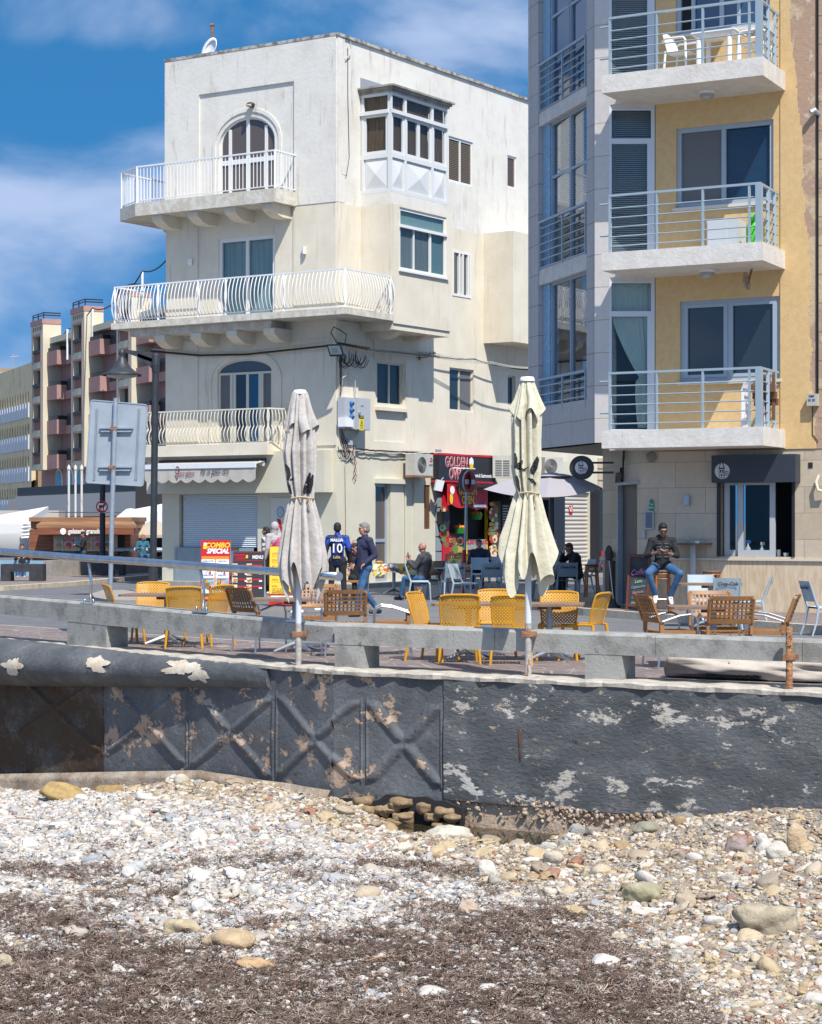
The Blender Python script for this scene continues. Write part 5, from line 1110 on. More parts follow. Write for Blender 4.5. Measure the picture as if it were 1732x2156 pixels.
def scatter(n,smin,smax,ylo=13.0,power=3.,sel=None):
    y=NP.uniform(ylo,30.5,n); x=NP.uniform(-1,1,n)*(y*.203+2.2)
    ok=(y<front_wall_y(x)-.12)
    x=x[ok];y=y[ok]; s=smin+(smax-smin)*np.power(NP.uniform(0,1,len(x)),power); 
    if sel is not None: k=sel(x,y,s); x=x[k];y=y[k];s=s[k]
    z=bzv(x,y); sc_=np.stack([s*NP.uniform(.8,1.35,len(s)),s*NP.uniform(.7,1.1,len(s)),s*NP.uniform(.42,.75,len(s))],-1)
    rt=np.stack([NP.normal(0,.3,len(s)),NP.normal(0,.3,len(s)),NP.uniform(0,6.28,len(s))],-1)
    return np.stack([x,y,z+s*.12],-1),sc_,rt
rightv=lambda x,y:1/(1+np.exp(-(x-xdiag(y))*4))
def keep(p): return lambda x,y,s:NP.uniform(0,1,len(x))<p(x,y)
P1=scatter(250000,.007,.045,power=3.6,sel=keep(lambda x,y:(1-rightv(x,y))*(1-.80*weedv(x,y))))
P2=scatter(700,.05,.13,power=2.2,sel=keep(lambda x,y:(1-rightv(x,y))*(1-.7*weedv(x,y))*np.clip((y-14)/5,.35,1)))
cat_=lambda A,B:tuple(np.concatenate([a,b]) for a,b in zip(A,B))
PP=cat_(P1,P2); gn_scatter('pebbles',*PP,rndmat('pale_pebble',pale),pebble_builder,'pale rounded pebbles heaped below the braced part of the sea wall','pebbles')
P1=scatter(175000,.007,.042,power=3.3,sel=keep(lambda x,y:rightv(x,y)))
P2=scatter(1300,.05,.14,power=2.6,sel=keep(lambda x,y:rightv(x,y)))
PP=cat_(P1,P2); gn_scatter('pebbles',*PP,rndmat('tan_pebble',warm),pebble_builder,'tan and brown pebbles on the right side of the beach','pebbles')
y=NP.uniform(12.9,27,270000); x=NP.uniform(-1,1,len(y))*(y*.203+1.8); k=(y<front_wall_y(x)-.2)&(NP.uniform(0,1,len(y))<np.power(weedv(x,y),1.6)); x=x[k];y=y[k]
cl=np.clip(.5+.5*np.sin(7*x+3*np.sin(5*y))*np.sin(9*y+2*np.sin(6*x)),0,1); s=np.clip(NP.lognormal(-3.85,.38,len(x)),.010,.05)*(.75+.5*cl); PP=(np.stack([x,y,bzv(x,y)+.006+NP.uniform(0,.02,len(x))+.035*cl*NP.uniform(.2,1,len(x))],-1),np.stack([s,s,s*.55],-1),np.stack([NP.normal(0,.35,len(x)),NP.normal(0,.35,len(x)),NP.uniform(0,6.28,len(x))],-1))
weed_m=rndmat('dried_seaweed',[(0,(.05,.032,.022)),(.35,(.13,.084,.060)),(.7,(.24,.165,.125)),(1,(.48,.39,.34))],.8,0)
gn_scatter('seaweed',*PP,weed_m,blade_builder,'dark brown dried seaweed litter spread over the foreground beach','seaweed')
# single larger stones
def rock(px,py,wpx,hpx,c,label,seed,group=None,flat=.6,pits=False):
    Y=20.
    for _ in range(30): 
        x=(px-866)/FPX*Y; z=bzv(np.array(x),np.array(Y)); Y=FPX*(H-float(z))/(py-HZ)
        Y=max(13,min(Y,30))
    x=(px-866)/FPX*Y; z=float(bzv(np.array(x),np.array(Y))); k=Y/FPX; rx=wpx*k/2; rzz=max(hpx*k*.62,.03)
    rg=np.random.default_rng(seed); q=MB(); q.ball((0,0,0),1,40,28); ph=rg.uniform(0,6.28,(8,)); dv=rg.normal(0,1,(8,3)); ry=rx*rg.uniform(.6,.8)
    V=[]
    for p in q.v:
        v=Vector(p); r_=1+sum(.07*math.sin(2.2*(dv[i][0]*v.x+dv[i][1]*v.y+dv[i][2]*v.z)+ph[i]) for i in range(8)); r_+=.035*math.sin(9*v.x+5*v.z+ph[0])*math.sin(8*v.y+ph[1])-.16*max(0,v.dot(Vector(dv[0]).normalized())-.62)-.2*max(0,v.dot(Vector(dv[1]).normalized())-.55)-.2*max(0,v.dot(Vector(dv[2]).normalized())-.6)-.2*max(0,v.dot(Vector(dv[3]).normalized())-.55)+.012*math.sin(23*v.x+ph[2])*math.sin(19*v.z+17*v.y)
        V.append((x+v.x*r_*rx,Y+v.y*r_*ry,z+rzz*.45+v.z*r_*rzz))
    q.v=V; q.smooth=True; key='stone_%02d%02d%02d'%tuple(int(a*99) for a in c)
    m_=bpy.data.materials.get(key) or mat(key,c,.9,c2=tuple(a*.72 for a in c),ns=9,bump=.8,bs=30,fleck=tuple(a*.45 for a in c),fl_s=22,fl_t=.66)
    o=q.obj('rock',m_); me=o.data
    o.location=(x,Y,z); me.transform(Matrix.Translation((-x,-Y,-z))); tag(o,label,'rock',group)
pl=(.56,.52,.45); tn=(.46,.35,.21); gr=(.36,.36,.35)
for a in ((950,1765,98,34,(.58,.54,.45),'large pitted pale boulder at the left edge of the pool',1),(1050,1748,52,34,(.55,.46,.30),'pale yellow boulder standing in the middle of the pool',2),
 (1216,1756,40,22,gr,'grey rounded stone at the right end of the pool, left of the darker one',3),(1248,1756,36,20,(.27,.24,.20),'dark brown grey stone touching the grey one at the end of the pool',4),
 (1365,1752,66,22,(.30,.28,.21),'flat olive grey boulder near the wall foot right of the pool',5),(1352,1895,84,44,(.40,.37,.24),'big olive yellow rounded boulder with a dark chip',6),
 (1330,1880,80,22,(.27,.20,.11),'flat brown boulder behind the olive yellow one',7),(1618,1960,130,62,(.42,.36,.26),'broad flat tan slab at the right edge of the foreground',8),
 (1555,1795,52,34,(.33,.26,.24),'pinkish grey angular boulder below the right part of the wall',9),(1608,1745,44,36,(.58,.54,.48),'pale rounded boulder left of the pitted one near the upright tan rock',10),
 (1640,1758,48,38,(.57,.53,.46),'white pitted boulder at the foot of the upright tan rock',11),(1680,1740,44,56,(.50,.38,.24),'upright tan rock against the wall at the right edge',12),
 (1026,1852,56,44,(.60,.56,.47),'conical white stone on the edge of the seaweed',13),(1040,1868,28,34,(.38,.35,.29),'square grey stone in front of the conical white stone',14),
 (388,1965,78,36,(.48,.39,.25),'flat tan wedge shaped rock at left lying on the seaweed',15),(485,1995,104,34,(.48,.36,.22),'long tan flat rock right of the wedge shaped rock',16),
 (540,2040,92,26,(.50,.33,.18),'orange tan flat rock, lowest of the three flat rocks in the seaweed',17),(12,2040,50,38,(.42,.36,.25),'yellowish boulder cut by the left edge of the picture',18),
 (288,1838,42,26,(.46,.46,.45),'pale grey round stone in the upper left pebbles',19),(272,1850,40,24,(.58,.56,.52),'white round stone just left of the pale grey round stone',20),
 (132,1682,92,36,(.42,.29,.12),'ochre block jammed under the left part of the sea wall',21),(232,1672,56,24,(.36,.24,.10),'smaller ochre stone right of the ochre block under the wall',22),
 (540,1885,42,28,(.6,.57,.52),'white angular stone resting on dark seaweed',23),(806,1950,28,22,(.62,.59,.55),'small bright white stone alone on the dark seaweed',24),
 (1165,1818,44,28,(.50,.44,.36),'tan grey stone above the dark stone group at centre right',25),(1540,1858,34,18,(.46,.42,.36),'pale lump of stone in the right hand shingle',26),
 (985,1925,40,32,(.52,.40,.30),'pinkish tan stone on the seaweed right of centre',27),(905,1735,22,16,(.46,.38,.22),'small yellow stone at the mouth of the hollow',31),(1155,1790,34,20,(.57,.53,.48),'white flat stone below the right end of the pool',32),
 (420,1922,44,30,(.58,.56,.53),'white stone with a ridge on the seaweed, left of centre',33)): rock(*a)

P3=scatter(34000,.006,.022,power=2.4,sel=keep(lambda x,y:weedv(x,y)*(.25+.75*(np.sin(3.1*x+1.7*y)*np.sin(2.3*y-x)>-.1))))
P3=(P3[0]+np.array([0,0,.035]),P3[1],P3[2]); gn_scatter('pebbles',*P3,rndmat('chip_pebble',[(a,tuple(v*.9 for v in b)) for a,b in pale]),pebble_builder,'small pale chips and pebbles caught on top of the dark seaweed','pebbles')
stk=mat('driftwood',(.34,.20,.10),.8,c2=(.25,.14,.07),ns=30)
for x,y,l,a,lb in ((195,1852,.30,15,'thin orange brown stick on the left pebbles'),(880,1695,.26,-20,'thin reddish stick on the upper middle pebbles'),(1215,1705,.42,4,'long pale stick below the right end of the pool'),(810,2015,.35,35,'dark twig lying on the seaweed in the middle foreground'),(1330,1935,.25,-30,'short tan twig on the right edge of the seaweed'),(48,1700,.22,8,'pale stick at the far left of the upper pebbles')):
    g=Gp(x,y,-1.6); z=float(bzv(np.array(g.x),np.array(g.y)))+.045; d=Vector((math.cos(R(a)),math.sin(R(a)),0))*l/2; q=MB(); c=Vector((g.x,g.y,z)); q.tube([c-d,c-d*.3+Vector((0,.01,.012)),c+d*.4+Vector((0,-.01,.006)),c+d],[.004,.008,.008,.004],6); tag(q.obj('stick',stk),lb,'stick')

rub=mat('ochre_rubble',(.32,.23,.13),.95,c2=(.20,.135,.075),ns=7,bump=.9,bs=20)
rgb_=random.Random(12)
for i in range(26):
    x=rgb_.uniform(735,960); y=rgb_.uniform(1690,1740)+(x-900)*.06; w=rgb_.uniform(.10,.16); c=FB.P(FB.u(x,w),w,FB.z(x,y,w)); q=MB(); a,b,d=rgb_.uniform(.08,.20),rgb_.uniform(.05,.09),rgb_.uniform(.04,.10); q.ball((0,0,0),1,20,14); ph=[rgb_.uniform(0,6) for _ in range(4)]
    q.v=[(v[0]*a*(1+.15*math.sin(4*v[1]+ph[0])-.6*max(0,v[0]-.45)-.5*max(0,-v[0]-.5)),v[1]*b*(1+.12*math.sin(5*v[2]+ph[1])),v[2]*d*(1+.15*math.sin(4*v[0]+ph[2])-.7*max(0,v[2]-.35))) for v in q.v]; q.smooth=True; o=q.obj('rubble_stone',rub); o.location=c; tag(o,'brown rubble stone in the dark hollow under the sea wall','stone','rubble stones in the hollow under the wall')

n_=650; U=NP.uniform(b1+.15,FB.u(1420),n_); Zc=-1.40-.24*np.power(NP.uniform(0,1,n_),1.8)+.03*np.sin(U*3); pp=np.stack([FB.o.x+FB.d.x*U+FB.n.x*.012,FB.o.y+FB.d.y*U+FB.n.y*.012,Zc],-1); k_=NP.uniform(0,1,n_)<(.25+.75*np.clip((U-b1-.6)/1.0,0,1)); pp=pp[k_]; sz=.008+.026*np.power(NP.uniform(0,1,len(pp)),2.5)
gn_scatter('pebbles',pp,np.stack([sz,sz,sz*.8],-1),NP.uniform(0,3,(len(pp),3)),rndmat('set_pebble',[(0,(.40,.29,.20)),(.2,(.34,.23,.15)),(.4,(.46,.37,.28)),(.55,(.31,.22,.15)),(.7,(.48,.41,.33)),(.85,(.36,.24,.17))]),pebble_builder,'brown pebbles exposed in the eroded footing of the sea wall','pebbles')
# ================================================================= furniture
def frz(rz): return (math.cos(rz),math.sin(rz))
random.seed(5)
# perforated yellow shell material
def holemat(name,c,sc,rad,rough=.45):
    m=mat(name,c,rough,c2=tuple(a*.9 for a in c),ns=6); t,b=nd(m); g=t.nodes.new('ShaderNodeTexCoord'); v=t.nodes.new('ShaderNodeTexVoronoi'); v.inputs['Scale'].default_value=sc; v.inputs['Randomness'].default_value=0
    mp=t.nodes.new('ShaderNodeMapping'); mp.inputs['Scale'].default_value=(1,.02,1); mp.inputs['Rotation'].default_value=(0,R(45),0); t.links.new(g.outputs['Object'],mp.inputs[0]); t.links.new(mp.outputs[0],v.inputs[0])
    l=t.nodes.new('ShaderNodeMath'); l.operation='GREATER_THAN'; l.inputs[1].default_value=rad; t.links.new(v.outputs['Distance'],l.inputs[0]); t.links.new(l.outputs[0],b.inputs['Alpha']); return m
M['yel']=mat('mustard_resin',(.60,.30,.022),.4,c2=(.54,.26,.02),ns=5)
M['yelp']=holemat('perforated_mustard_resin',(.60,.30,.022),34,.30)
def yellow_chair():       # faces local +y, seat height .45
    t=thing('net_chair','', 'chair'); w=.235
    q=MB(); rows=[]
    for j in range(11):
        s=j/10; z=.46+.40*s; y=-.20-.10*s**1.3; ww=w*(.92+.10*math.sin(s*2.2)); rows.append([Vector((ww*k/6,y-.0+.045*(k/6)**2*(1-.2*s),z-(.02*(abs(k)/6)**4 if j==10 else 0))) for k in range(-6,7)])
    q.grid(rows); q.smooth=True; q.obj('backrest',M['yelp'],t)
    q=MB(); e=[r_[0] for r_ in rows]+[rows[-1][k] for k in range(1,12)]+[r_[-1] for r_ in rows[::-1]]; q.tube(e,.013,6); q.obj('back_rim',M['yel'],t)
    q=MB(); rows=[[Vector((w*k/6*(1-.05*j/6),-.20+.42*j/6,.455-.018*math.cos(k/6*1.5)*math.sin(j/6*3.1)-.02*(j==6))) for k in range(-6,7)] for j in range(7)]; q.grid(rows); q.smooth=True; q.obj('seat',M['yelp'],t)
    e=[rows[j][0] for j in range(7)]+rows[-1][1:12]+[rows[j][-1] for j in range(6,-1,-1)]; MB().tube(e,.015,6).obj('seat_rim',M['yel'],t)
    for sx in (-1,1):
        for y0,y1,dx in ((-.2,-.27,.02),(.2,.25,.02)):
            q=MB(); a=Vector((sx*w*.93,y0,.46)); b=Vector((sx*(w+dx),y1,0)); q.tube([a,a.lerp(b,.5),b],[.024,.020,.016],8); q.obj('leg',M['yel'],t)
    return t
M['tan_b']=M['tan']
def brown_chair():        # armchair with a lattice back and bent aluminium arms
    t=thing('lattice_armchair','','chair'); m=M['tan']; w=.26
    tilt=lambda z:-.20-.16*(z-.45)/.42
    def pt(x,z,o=0): return Vector((x,tilt(z)-.03*(1-(x/w)**2)+o,z))
    q=MB(); 
    q.tube([pt(-w,.56),pt(-w,.70),pt(-w*1.02,.84),pt(-w*.9,.865)],.022,6).tube([pt(w,.56),pt(w,.70),pt(w*1.02,.84),pt(w*.9,.865)],.022,6)
    for z in (.575,.855): q.grid([[pt(-w+2*w*k/10,z-.025,-.012) for k in range(11)],[pt(-w+2*w*k/10,z+.025,-.012) for k in range(11)],[pt(-w+2*w*k/10,z+.025,.012) for k in range(11)],[pt(-w+2*w*k/10,z-.025,.012) for k in range(11)],[pt(-w+2*w*k/10,z-.025,-.012) for k in range(11)]])
    q.smooth=False; q.obj('back_frame',m,t)
    q=MB()
    for i in range(10):
        x=-w+2*w*(i+.5)/10-.0; x=-w+.03+(2*w-.06)*i/9
        q.grid([[pt(x-.011,z,0),pt(x+.011,z,0)] for z in np.linspace(.58,.85,4)]); q.grid([[pt(x-.011,z,.008),pt(x+.011,z,.008)] for z in np.linspace(.58,.85,4)])
    for j in range(6):
        z=.60+.235*j/5; q.grid([[pt(x,z-.009,-.008) for x in np.linspace(-w,w,9)],[pt(x,z+.009,-.008) for x in np.linspace(-w,w,9)]])
    q.obj('lattice',m,t)
    q=MB(); 
    for i in range(9): x=-w+.03+(2*w-.06)*i/8; q.bx(x-.02,x+.02,-.20,.24,.43,.445)
    for y in np.linspace(-.18,.22,6): q.bx(-w,w,y-.02,y+.02,.422,.4365)
    q.bx(-w-.01,w+.01,.22,.25,.40,.45).bx(-w-.01,-w+.02,-.22,.22,.40,.45).bx(w-.02,w+.01,-.22,.22,.40,.45); q.obj('seat',m,t)
    q=MB(); q.bx(-w-.03,w+.03,-.235,-.195,.545,.565)
    for sx in (-1,1): q.bx(sx*w-.018,sx*w+.018,-.24,-.19,.42,.56)
    q.obj('back_bracket',m,t)
    for sx in (-1,1):
        MB().tube([(sx*(w+.03),-.22,.565),(sx*(w+.035),.0,.635),(sx*(w+.035),.14,.65),(sx*(w+.035),.21,.62),(sx*(w+.035),.235,.54),(sx*(w+.03),.24,.0)],.014,8).obj('arm',M['steel2'],t)
        MB().tube([(sx*(w-.01),-.20,.44),(sx*w,-.26,.0)],.014,8).obj('leg',M['steel2'],t)
    return t
M['gplas']=mat('blue_grey_resin',(.35,.42,.47),.4,c2=(.31,.38,.43),ns=3)
def grey_chair(logo=True):
    t=thing('resin_chair','','chair'); m=M['gplas']; w=.215
    yb=lambda z:-.20-.14*(z-.42)/.42
    def pt(x,z,o=0): return Vector((x,yb(z)-.025*(1-(x/w)**2)+o,z))
    q=MB(); q.grid([[pt(x,z) for x in np.linspace(-w,w,9)] for z in np.linspace(.53,.845,5)]); q.grid([[pt(x,z,.014) for x in np.linspace(-w,w,9)] for z in np.linspace(.53,.845,5)]); q.grid([[pt(x,.845,o) for x in np.linspace(-w,w,9)] for o in (0,.014)]); q.smooth=True; bk=q.obj('backrest',m,t)
    q=MB(); q.grid([[Vector((w*k/5,-.20+.42*j/5,.445-.012*math.sin(j/5*3.1)-(.03 if j==5 else 0))) for k in range(-5,6)] for j in range(6)]); q.grid([[Vector((w*k/5,-.20+.42*j/5,.42-(.01 if j==5 else 0))) for k in range(-5,6)] for j in range(6)]); q.smooth=True; q.obj('seat',m,t)
    for sx in (-1,1):
        MB().tube([pt(sx*w,.85,.005),pt(sx*w,.65,.005),pt(sx*w,.5,.005),Vector((sx*(w+.005),-.19,.43)),Vector((sx*(w+.02),-.23,.2)),Vector((sx*(w+.035),-.30,0))],[.012,.017,.021,.024,.018,.014],8).obj('rear_leg',m,t)
        MB().tube([Vector((sx*(w-.005),-.18,.43)),Vector((sx*(w+.0),.19,.43)),Vector((sx*(w+.012),.225,.38)),Vector((sx*(w+.025),.25,0))],[.018,.022,.022,.013],8).obj('front_leg',m,t)
    if logo:
        Mx=Matrix(((-1,0,0,0),(0,0,-1,0),(0,1,0,0),(0,0,0,1))); Mx=Matrix.Translation((0,yb(.76)-.033,.745))@Matrix(((1,0,0,0),(0,math.sin(R(-18)),-1,0),(0,1,0,0),(0,0,0,1)))
        text('Coca-Cola',.078,Mx,M['blk'],parent=bk,shear=.35,ext=.001,bold=.002)
    return t
def table(top,l,w,z=.73,col=M['galv'] if False else None,thk=.03,legs=1,m=None,shape='rect'):
    t=thing('cafe_table','','table'); q=MB()
    if shape=='rect':
        c=.05; o=[(-l/2+c,-w/2),(l/2-c,-w/2),(l/2,-w/2+c),(l/2,w/2-c),(l/2-c,w/2),(-l/2+c,w/2),(-l/2,w/2-c),(-l/2,-w/2+c)]
    else: o=[(l/2*math.cos(2*math.pi*i/28),w/2*math.sin(2*math.pi*i/28)) for i in range(28)]
    q.slab(o,z-thk,z); q.obj('tabletop',top,t)
    for lx in ((0,) if legs==1 else (-l*.27,l*.27)):
        MB().cyl((lx,0,.06),.042,z-thk-.06,14).obj('column',M['galv'],t)
        q=MB(); q.bx(lx-.15,lx+.15,-.03,.03,z-thk-.05,z-thk-.001); q.obj('bracket',M['rust'],t)
        q=MB()
        for a in (45,135,225,315): d=Vector((math.cos(R(a)),math.sin(R(a)),0)); q.tube([Vector((lx,0,.13)),Vector((lx,0,.10))+d*.12,Vector((lx,0,.03))+d*.36],[.04,.03,.018],6)
        q.obj('foot',M['steel2'],t)
    return t
def at(px,py,z=0): g=Gp(px,py,z); return (g.x,g.y,z)
# ---- mustard chairs
Yc=yellow_chair(); GA='mustard net chairs round the left table'; GB='mustard net chairs round the long centre table'
def put(proto,used,loc,deg,label,group):
    if not used: used.append(1); proto.location=loc; proto.rotation_euler=(0,0,R(deg)); proto['label']=label; proto['group']=group; return proto
    return copy_tree(proto,loc,R(deg),label,group)
uy=[]
for px,py,d,l,g in ((262,1357,-70,'mustard net chair side on beside the leaning sign pole',GA),(318,1350,180,'mustard net chair on the far side of the left table',GA),
    (388,1364,5,'mustard net chair with its back to the sea beside the left table',GA),(440,1359,55,'mustard net chair right of the left table, before the red combo board',GA),
    (912,1391,-115,'mustard net chair seen from the side at the left end of the long table',GB),(965,1396,3,'mustard net chair with its back to the sea, left half of the long table',GB),
    (1046,1381,178,'mustard net chair mostly hidden on the far side of the long table',GB),(1077,1399,-3,'mustard net chair seen from behind just left of the cream parasol pole',GB),
    (1176,1389,172,'mustard net chair facing the sea at the right side of the long table',GB),(1232,1390,62,'mustard net chair turned sideways at the right end of the long table',GB)):
    put(Yc,uy,at(px,py),d,l,g)
tb=table(M['table_brown'],1.25,.75); tb.location=at(352,1358); tb.rotation_euler=(0,0,R(-8)); tag(tb,'brown cafe table between the four mustard chairs on the left')
t2=table(M['table_brown'],1.9,.78,legs=2); t2.location=at(1072,1391); t2.rotation_euler=(0,0,R(-7)); tag(t2,'long brown cafe table with two columns among the mustard chairs in the centre')
# ---- brown lattice armchairs
Bc=brown_chair(); ub=[]; GC='brown lattice armchairs round the centre left table'; GD='brown lattice armchairs round the right table'
for px,py,d,l,g in ((545,1373,-48,'brown lattice armchair left of the grey white parasol, seen from behind',GC),(668,1364,178,'brown lattice armchair on the far side of the centre left table, facing the sea',GC),
    (726,1382,4,'brown lattice armchair with its back to the sea right of the grey white parasol pole',GC),(826,1378,92,'brown lattice armchair turned side on in front of the walking man',GC),
    (1412,1405,-75,'brown lattice armchair side on at the left end of the right table',GD),(1503,1393,180,'brown lattice armchair on the far side of the right table',GD),
    (1530,1408,2,'brown lattice armchair with its back to the sea in the middle of the right group',GD),(1617,1404,75,'brown lattice armchair side on at the right end of the right table',GD)):
    put(Bc,ub,at(px,py),d,l,g)
tb=table(M['table_brown'],1.15,.75); tb.location=at(622,1374); tb.rotation_euler=(0,0,R(-4)); tag(tb,'brown cafe table behind the grey white parasol pole')
tb=table(M['table_brown'],1.1,.7); tb.location=at(1503,1402); tb.rotation_euler=(0,0,R(-3)); tag(tb,'brown cafe table in the middle of the right hand brown armchairs')
tb=table(M['table_brown'],1.05,.7,m=None); tb.location=at(1497,1320); tb.rotation_euler=(0,0,R(-10)); tag(tb,'brown cafe table between the grey resin chairs near the wall of the flats')
# ---- grey resin chairs
Gc=grey_chair(); ug=[]; GE='blue grey resin chairs in front of the take away shop'; GF='blue grey resin chairs by the flats'
for px,py,d,l,g in ((884,1265,-90,'blue grey resin chair side on beside the bald man',GE),(922,1258,175,'blue grey resin chair facing the sea behind the leftmost grey table',GE),(955,1266,8,'lettered blue grey resin chair overlapped by another, left of centre',GE),
    (982,1270,-118,'blue grey resin chair side on in front of the lettered chair on the left',GE),(1034,1266,2,'blue grey resin chair with clear soft drink lettering just left of the cream parasol',GE),
    (1068,1259,180,'blue grey resin chair half behind the cream parasol, facing the sea',GE),(1012,1244,180,'blue grey resin chair in the back row before the man in navy',GE),(1050,1240,175,'blue grey resin chair in the back row just left of the cream parasol cloth',GE),
    (1100,1262,-90,'blue grey resin chair seen below the hem of the cream parasol',GE),(1145,1262,80,'blue grey resin chair side on just right of the cream parasol',GE),(1194,1263,0,'blue grey resin chair with lettering in the shade in front of the man in black',GE),
    (1240,1248,90,'blue grey resin chair behind the tall bar stool at the shop corner',GE),
    (1480,1315,178,'blue grey resin chair facing the sea, left of the table by the flats',GF),(1526,1324,0,'blue grey resin chair with soft drink lettering by the flats',GF),(1582,1321,80,'blue grey resin chair side on in front of the travertine plinth',GF),
    (1738,1338,-80,'blue grey resin chair cut by the right edge of the picture',GF)):
    put(Gc,ug,at(px,py),d,l,g)
gt=table(mat('pale_blue_grey_top',(.33,.40,.45),.35),.8,.7); gt.location=at(936,1262); tag(gt,'blue grey cafe table beside the leftmost resin chairs')
g2=copy_tree(gt,at(1085,1263),R(5),'blue grey cafe table behind the chair with clear lettering'); g3=copy_tree(gt,at(1190,1250),R(-5),'blue grey cafe table in front of the man in black')
# cloth covered tables
cl=mat('patterned_oilcloth',(.62,.50,.16),.5); t_,b_=nd(cl); v=t_.nodes.new('ShaderNodeTexVoronoi'); v.inputs['Scale'].default_value=16; cr=t_.nodes.new('ShaderNodeValToRGB'); cr.color_ramp.interpolation='CONSTANT'
for p,c in ((.18,(.05,.07,.10)),(.34,(.62,.60,.52)),(.5,(.62,.45,.04)),(.64,(.08,.25,.12)),(.74,(.55,.50,.40)),(.86,(.55,.12,.04))): e=cr.color_ramp.elements.new(p); e.color=(*c,1)
cr.color_ramp.elements[0].color=(.64,.48,.06,1); sp=t_.nodes.new('ShaderNodeSeparateColor'); g=t_.nodes.new('ShaderNodeNewGeometry'); t_.links.new(g.outputs['Position'],v.inputs[0]); t_.links.new(v.outputs['Color'],sp.inputs[0]); t_.links.new(sp.outputs[0],cr.inputs[0]); t_.links.new(cr.outputs[0],b_.inputs['Base Color'])
def cloth(l,w,z,drop,name,label,loc,rz_):
    q=MB(); n=48; rows=[]
    def per(k,e,dz):
        a=2*math.pi*k/n; c,s=math.cos(a),math.sin(a); m_=max(abs(c)/(l/2),abs(s)/(w/2)); x,y=c/m_,s/m_
        cor=(abs(c*s)*2)**3; f=1+e*(1+.35*math.sin(k*1.9))/max(l,w); return Vector((x*f,y*f,z-dz*(1+.45*cor)*(1+.06*math.sin(k*2.3))))
    q.grid([[Vector((0,0,z+.004)) for k in range(n)],[per(k,-.02,-.004) for k in range(n)],[per(k,.01,0) for k in range(n)],[per(k,.03,drop*.5) for k in range(n)],[per(k,.07,drop) for k in range(n)]],closed=True); q.smooth=True
    o=q.obj(name,cl); o.location=loc; o.rotation_euler=(0,0,rz_); return tag(o,label,'tablecloth')
tA=table(M['table_brown'],1.35,.75); pA_=at(830,1252); tA.location=pA_; tA.rotation_euler=(0,0,R(0)); tag(tA,'cloth covered table between the walking man and the bald man'); cloth(1.4,.8,.745,.2,'tablecloth','yellow patterned oilcloth hanging off the table beside the bald man',pA_,0)
tB=copy_tree(tA,at(1000,1236),0,'cloth covered table in the shade in front of the man in navy'); cloth(1.4,.8,.745,.2,'tablecloth','yellow patterned oilcloth in the shade behind the blue grey tables',at(1000,1236),0)
# bottle, bread, papers on the cloth
def on(p,dx,dy,z): return (p[0]+dx,p[1]+dy,p[2]+z)
bt=MB(); bp_=on(pA_,.34,-.05,.752); bt.lathe(bp_,[(.001,0),(.035,0),(.036,.02),(.036,.16),(.03,.20),(.014,.235),(.014,.25)],16); bt.smooth=True; o=bt.obj('bottle',mat('clear_blue_plastic',(.35,.5,.58),.1,spec=.8)); tag(o,'small clear water bottle on the yellow cloth in front of the bald man','bottle'); 
q=MB().cyl(on(pA_,.34,-.05,1.0),.017,.02,12).obj('cap',mat('blue_cap',(.02,.12,.45),.4),o); MB().cyl(on(pA_,.34,-.05,.80),.0375,.06,16).obj('label',M['white'],o)
q=MB(); q.ball(on(pA_,-.35,-.1,.785),(.10,.05,.04),14,10); q.smooth=True; tag(q.obj('bread_roll',mat('bread_crust',(.45,.27,.12),.8,c2=(.3,.16,.06),ns=20)),'brown bread roll on the yellow cloth','bread')
tag(MB().bx(pA_[0]-.15,pA_[0]+.08,pA_[1]-.16,pA_[1]-.03,.751,.763).obj('paper_packet',M['white']),'white paper packet between the bread roll and the bottle','packet')
# ---- tall stools and bar table
def stool(label,loc,rz_=0,group='wooden bar stools with brown cushions'):
    t=thing('bar_stool',label,'stool',loc,rz_,group); wd=bpy.data.materials.get('varnished_wood') or mat('varnished_wood',(.42,.155,.035),.3,c2=(.33,.11,.025),ns=9,stretch=(4,4,.6)); L0=Vector(loc)
    f=Fr((loc[0],loc[1]),frz(rz_)); z0=loc[2]
    q=MB().lathe((loc[0],loc[1],z0),[(.001,.775),(.12,.772),(.165,.76),(.17,.74),(.165,.72),(.001,.72)],24); q.smooth=True; q.obj('cushion',bpy.data.materials.get('brown_cushion') or mat('brown_cushion',(.10,.065,.045),.8,c2=(.14,.09,.06),ns=30),t)
    for z in (.70,.61): q=MB().lathe((loc[0],loc[1],z0),[(.165,z-.012),(.178,z),(.165,z+.012),(.14,z+.012),(.14,z-.012),(.165,z-.012)],24); q.smooth=True; q.obj('ring',wd,t)
    for sx in (-1,1):
        for sy in (-1,1): MB().tube([f.P(sx*.11,sy*.11,z0+.70),f.P(sx*.15,sy*.15,z0)],[.02,.022],8).obj('leg',wd,t)
    for k in range(2):
        MB().tube([f.P(-.137,(-1)**k*.137,z0+.24),f.P(.137,(-1)**k*.137,z0+.24)],.012,8).obj('footrest',M['steel2'],t)
        MB().tube([f.P((-1)**k*.137,-.137,z0+.30),f.P((-1)**k*.137,.137,z0+.30)],.012,8).obj('footrest',wd,t)
    return t
zp=.115; st1=at(1395,1289,zp)
stool('wooden bar stool the man with sunglasses sits on',st1); stool('wooden bar stool empty behind the grey chairs, right of the bar table',at(1500,1291,zp),R(10)); stool('wooden bar stool in the shade beside the shop corner',at(1247,1257),R(5))
pt_=at(1460,1285,zp); q=thing('bar_table','tall round bar table with a grey column beside the man with sunglasses','table',pt_)
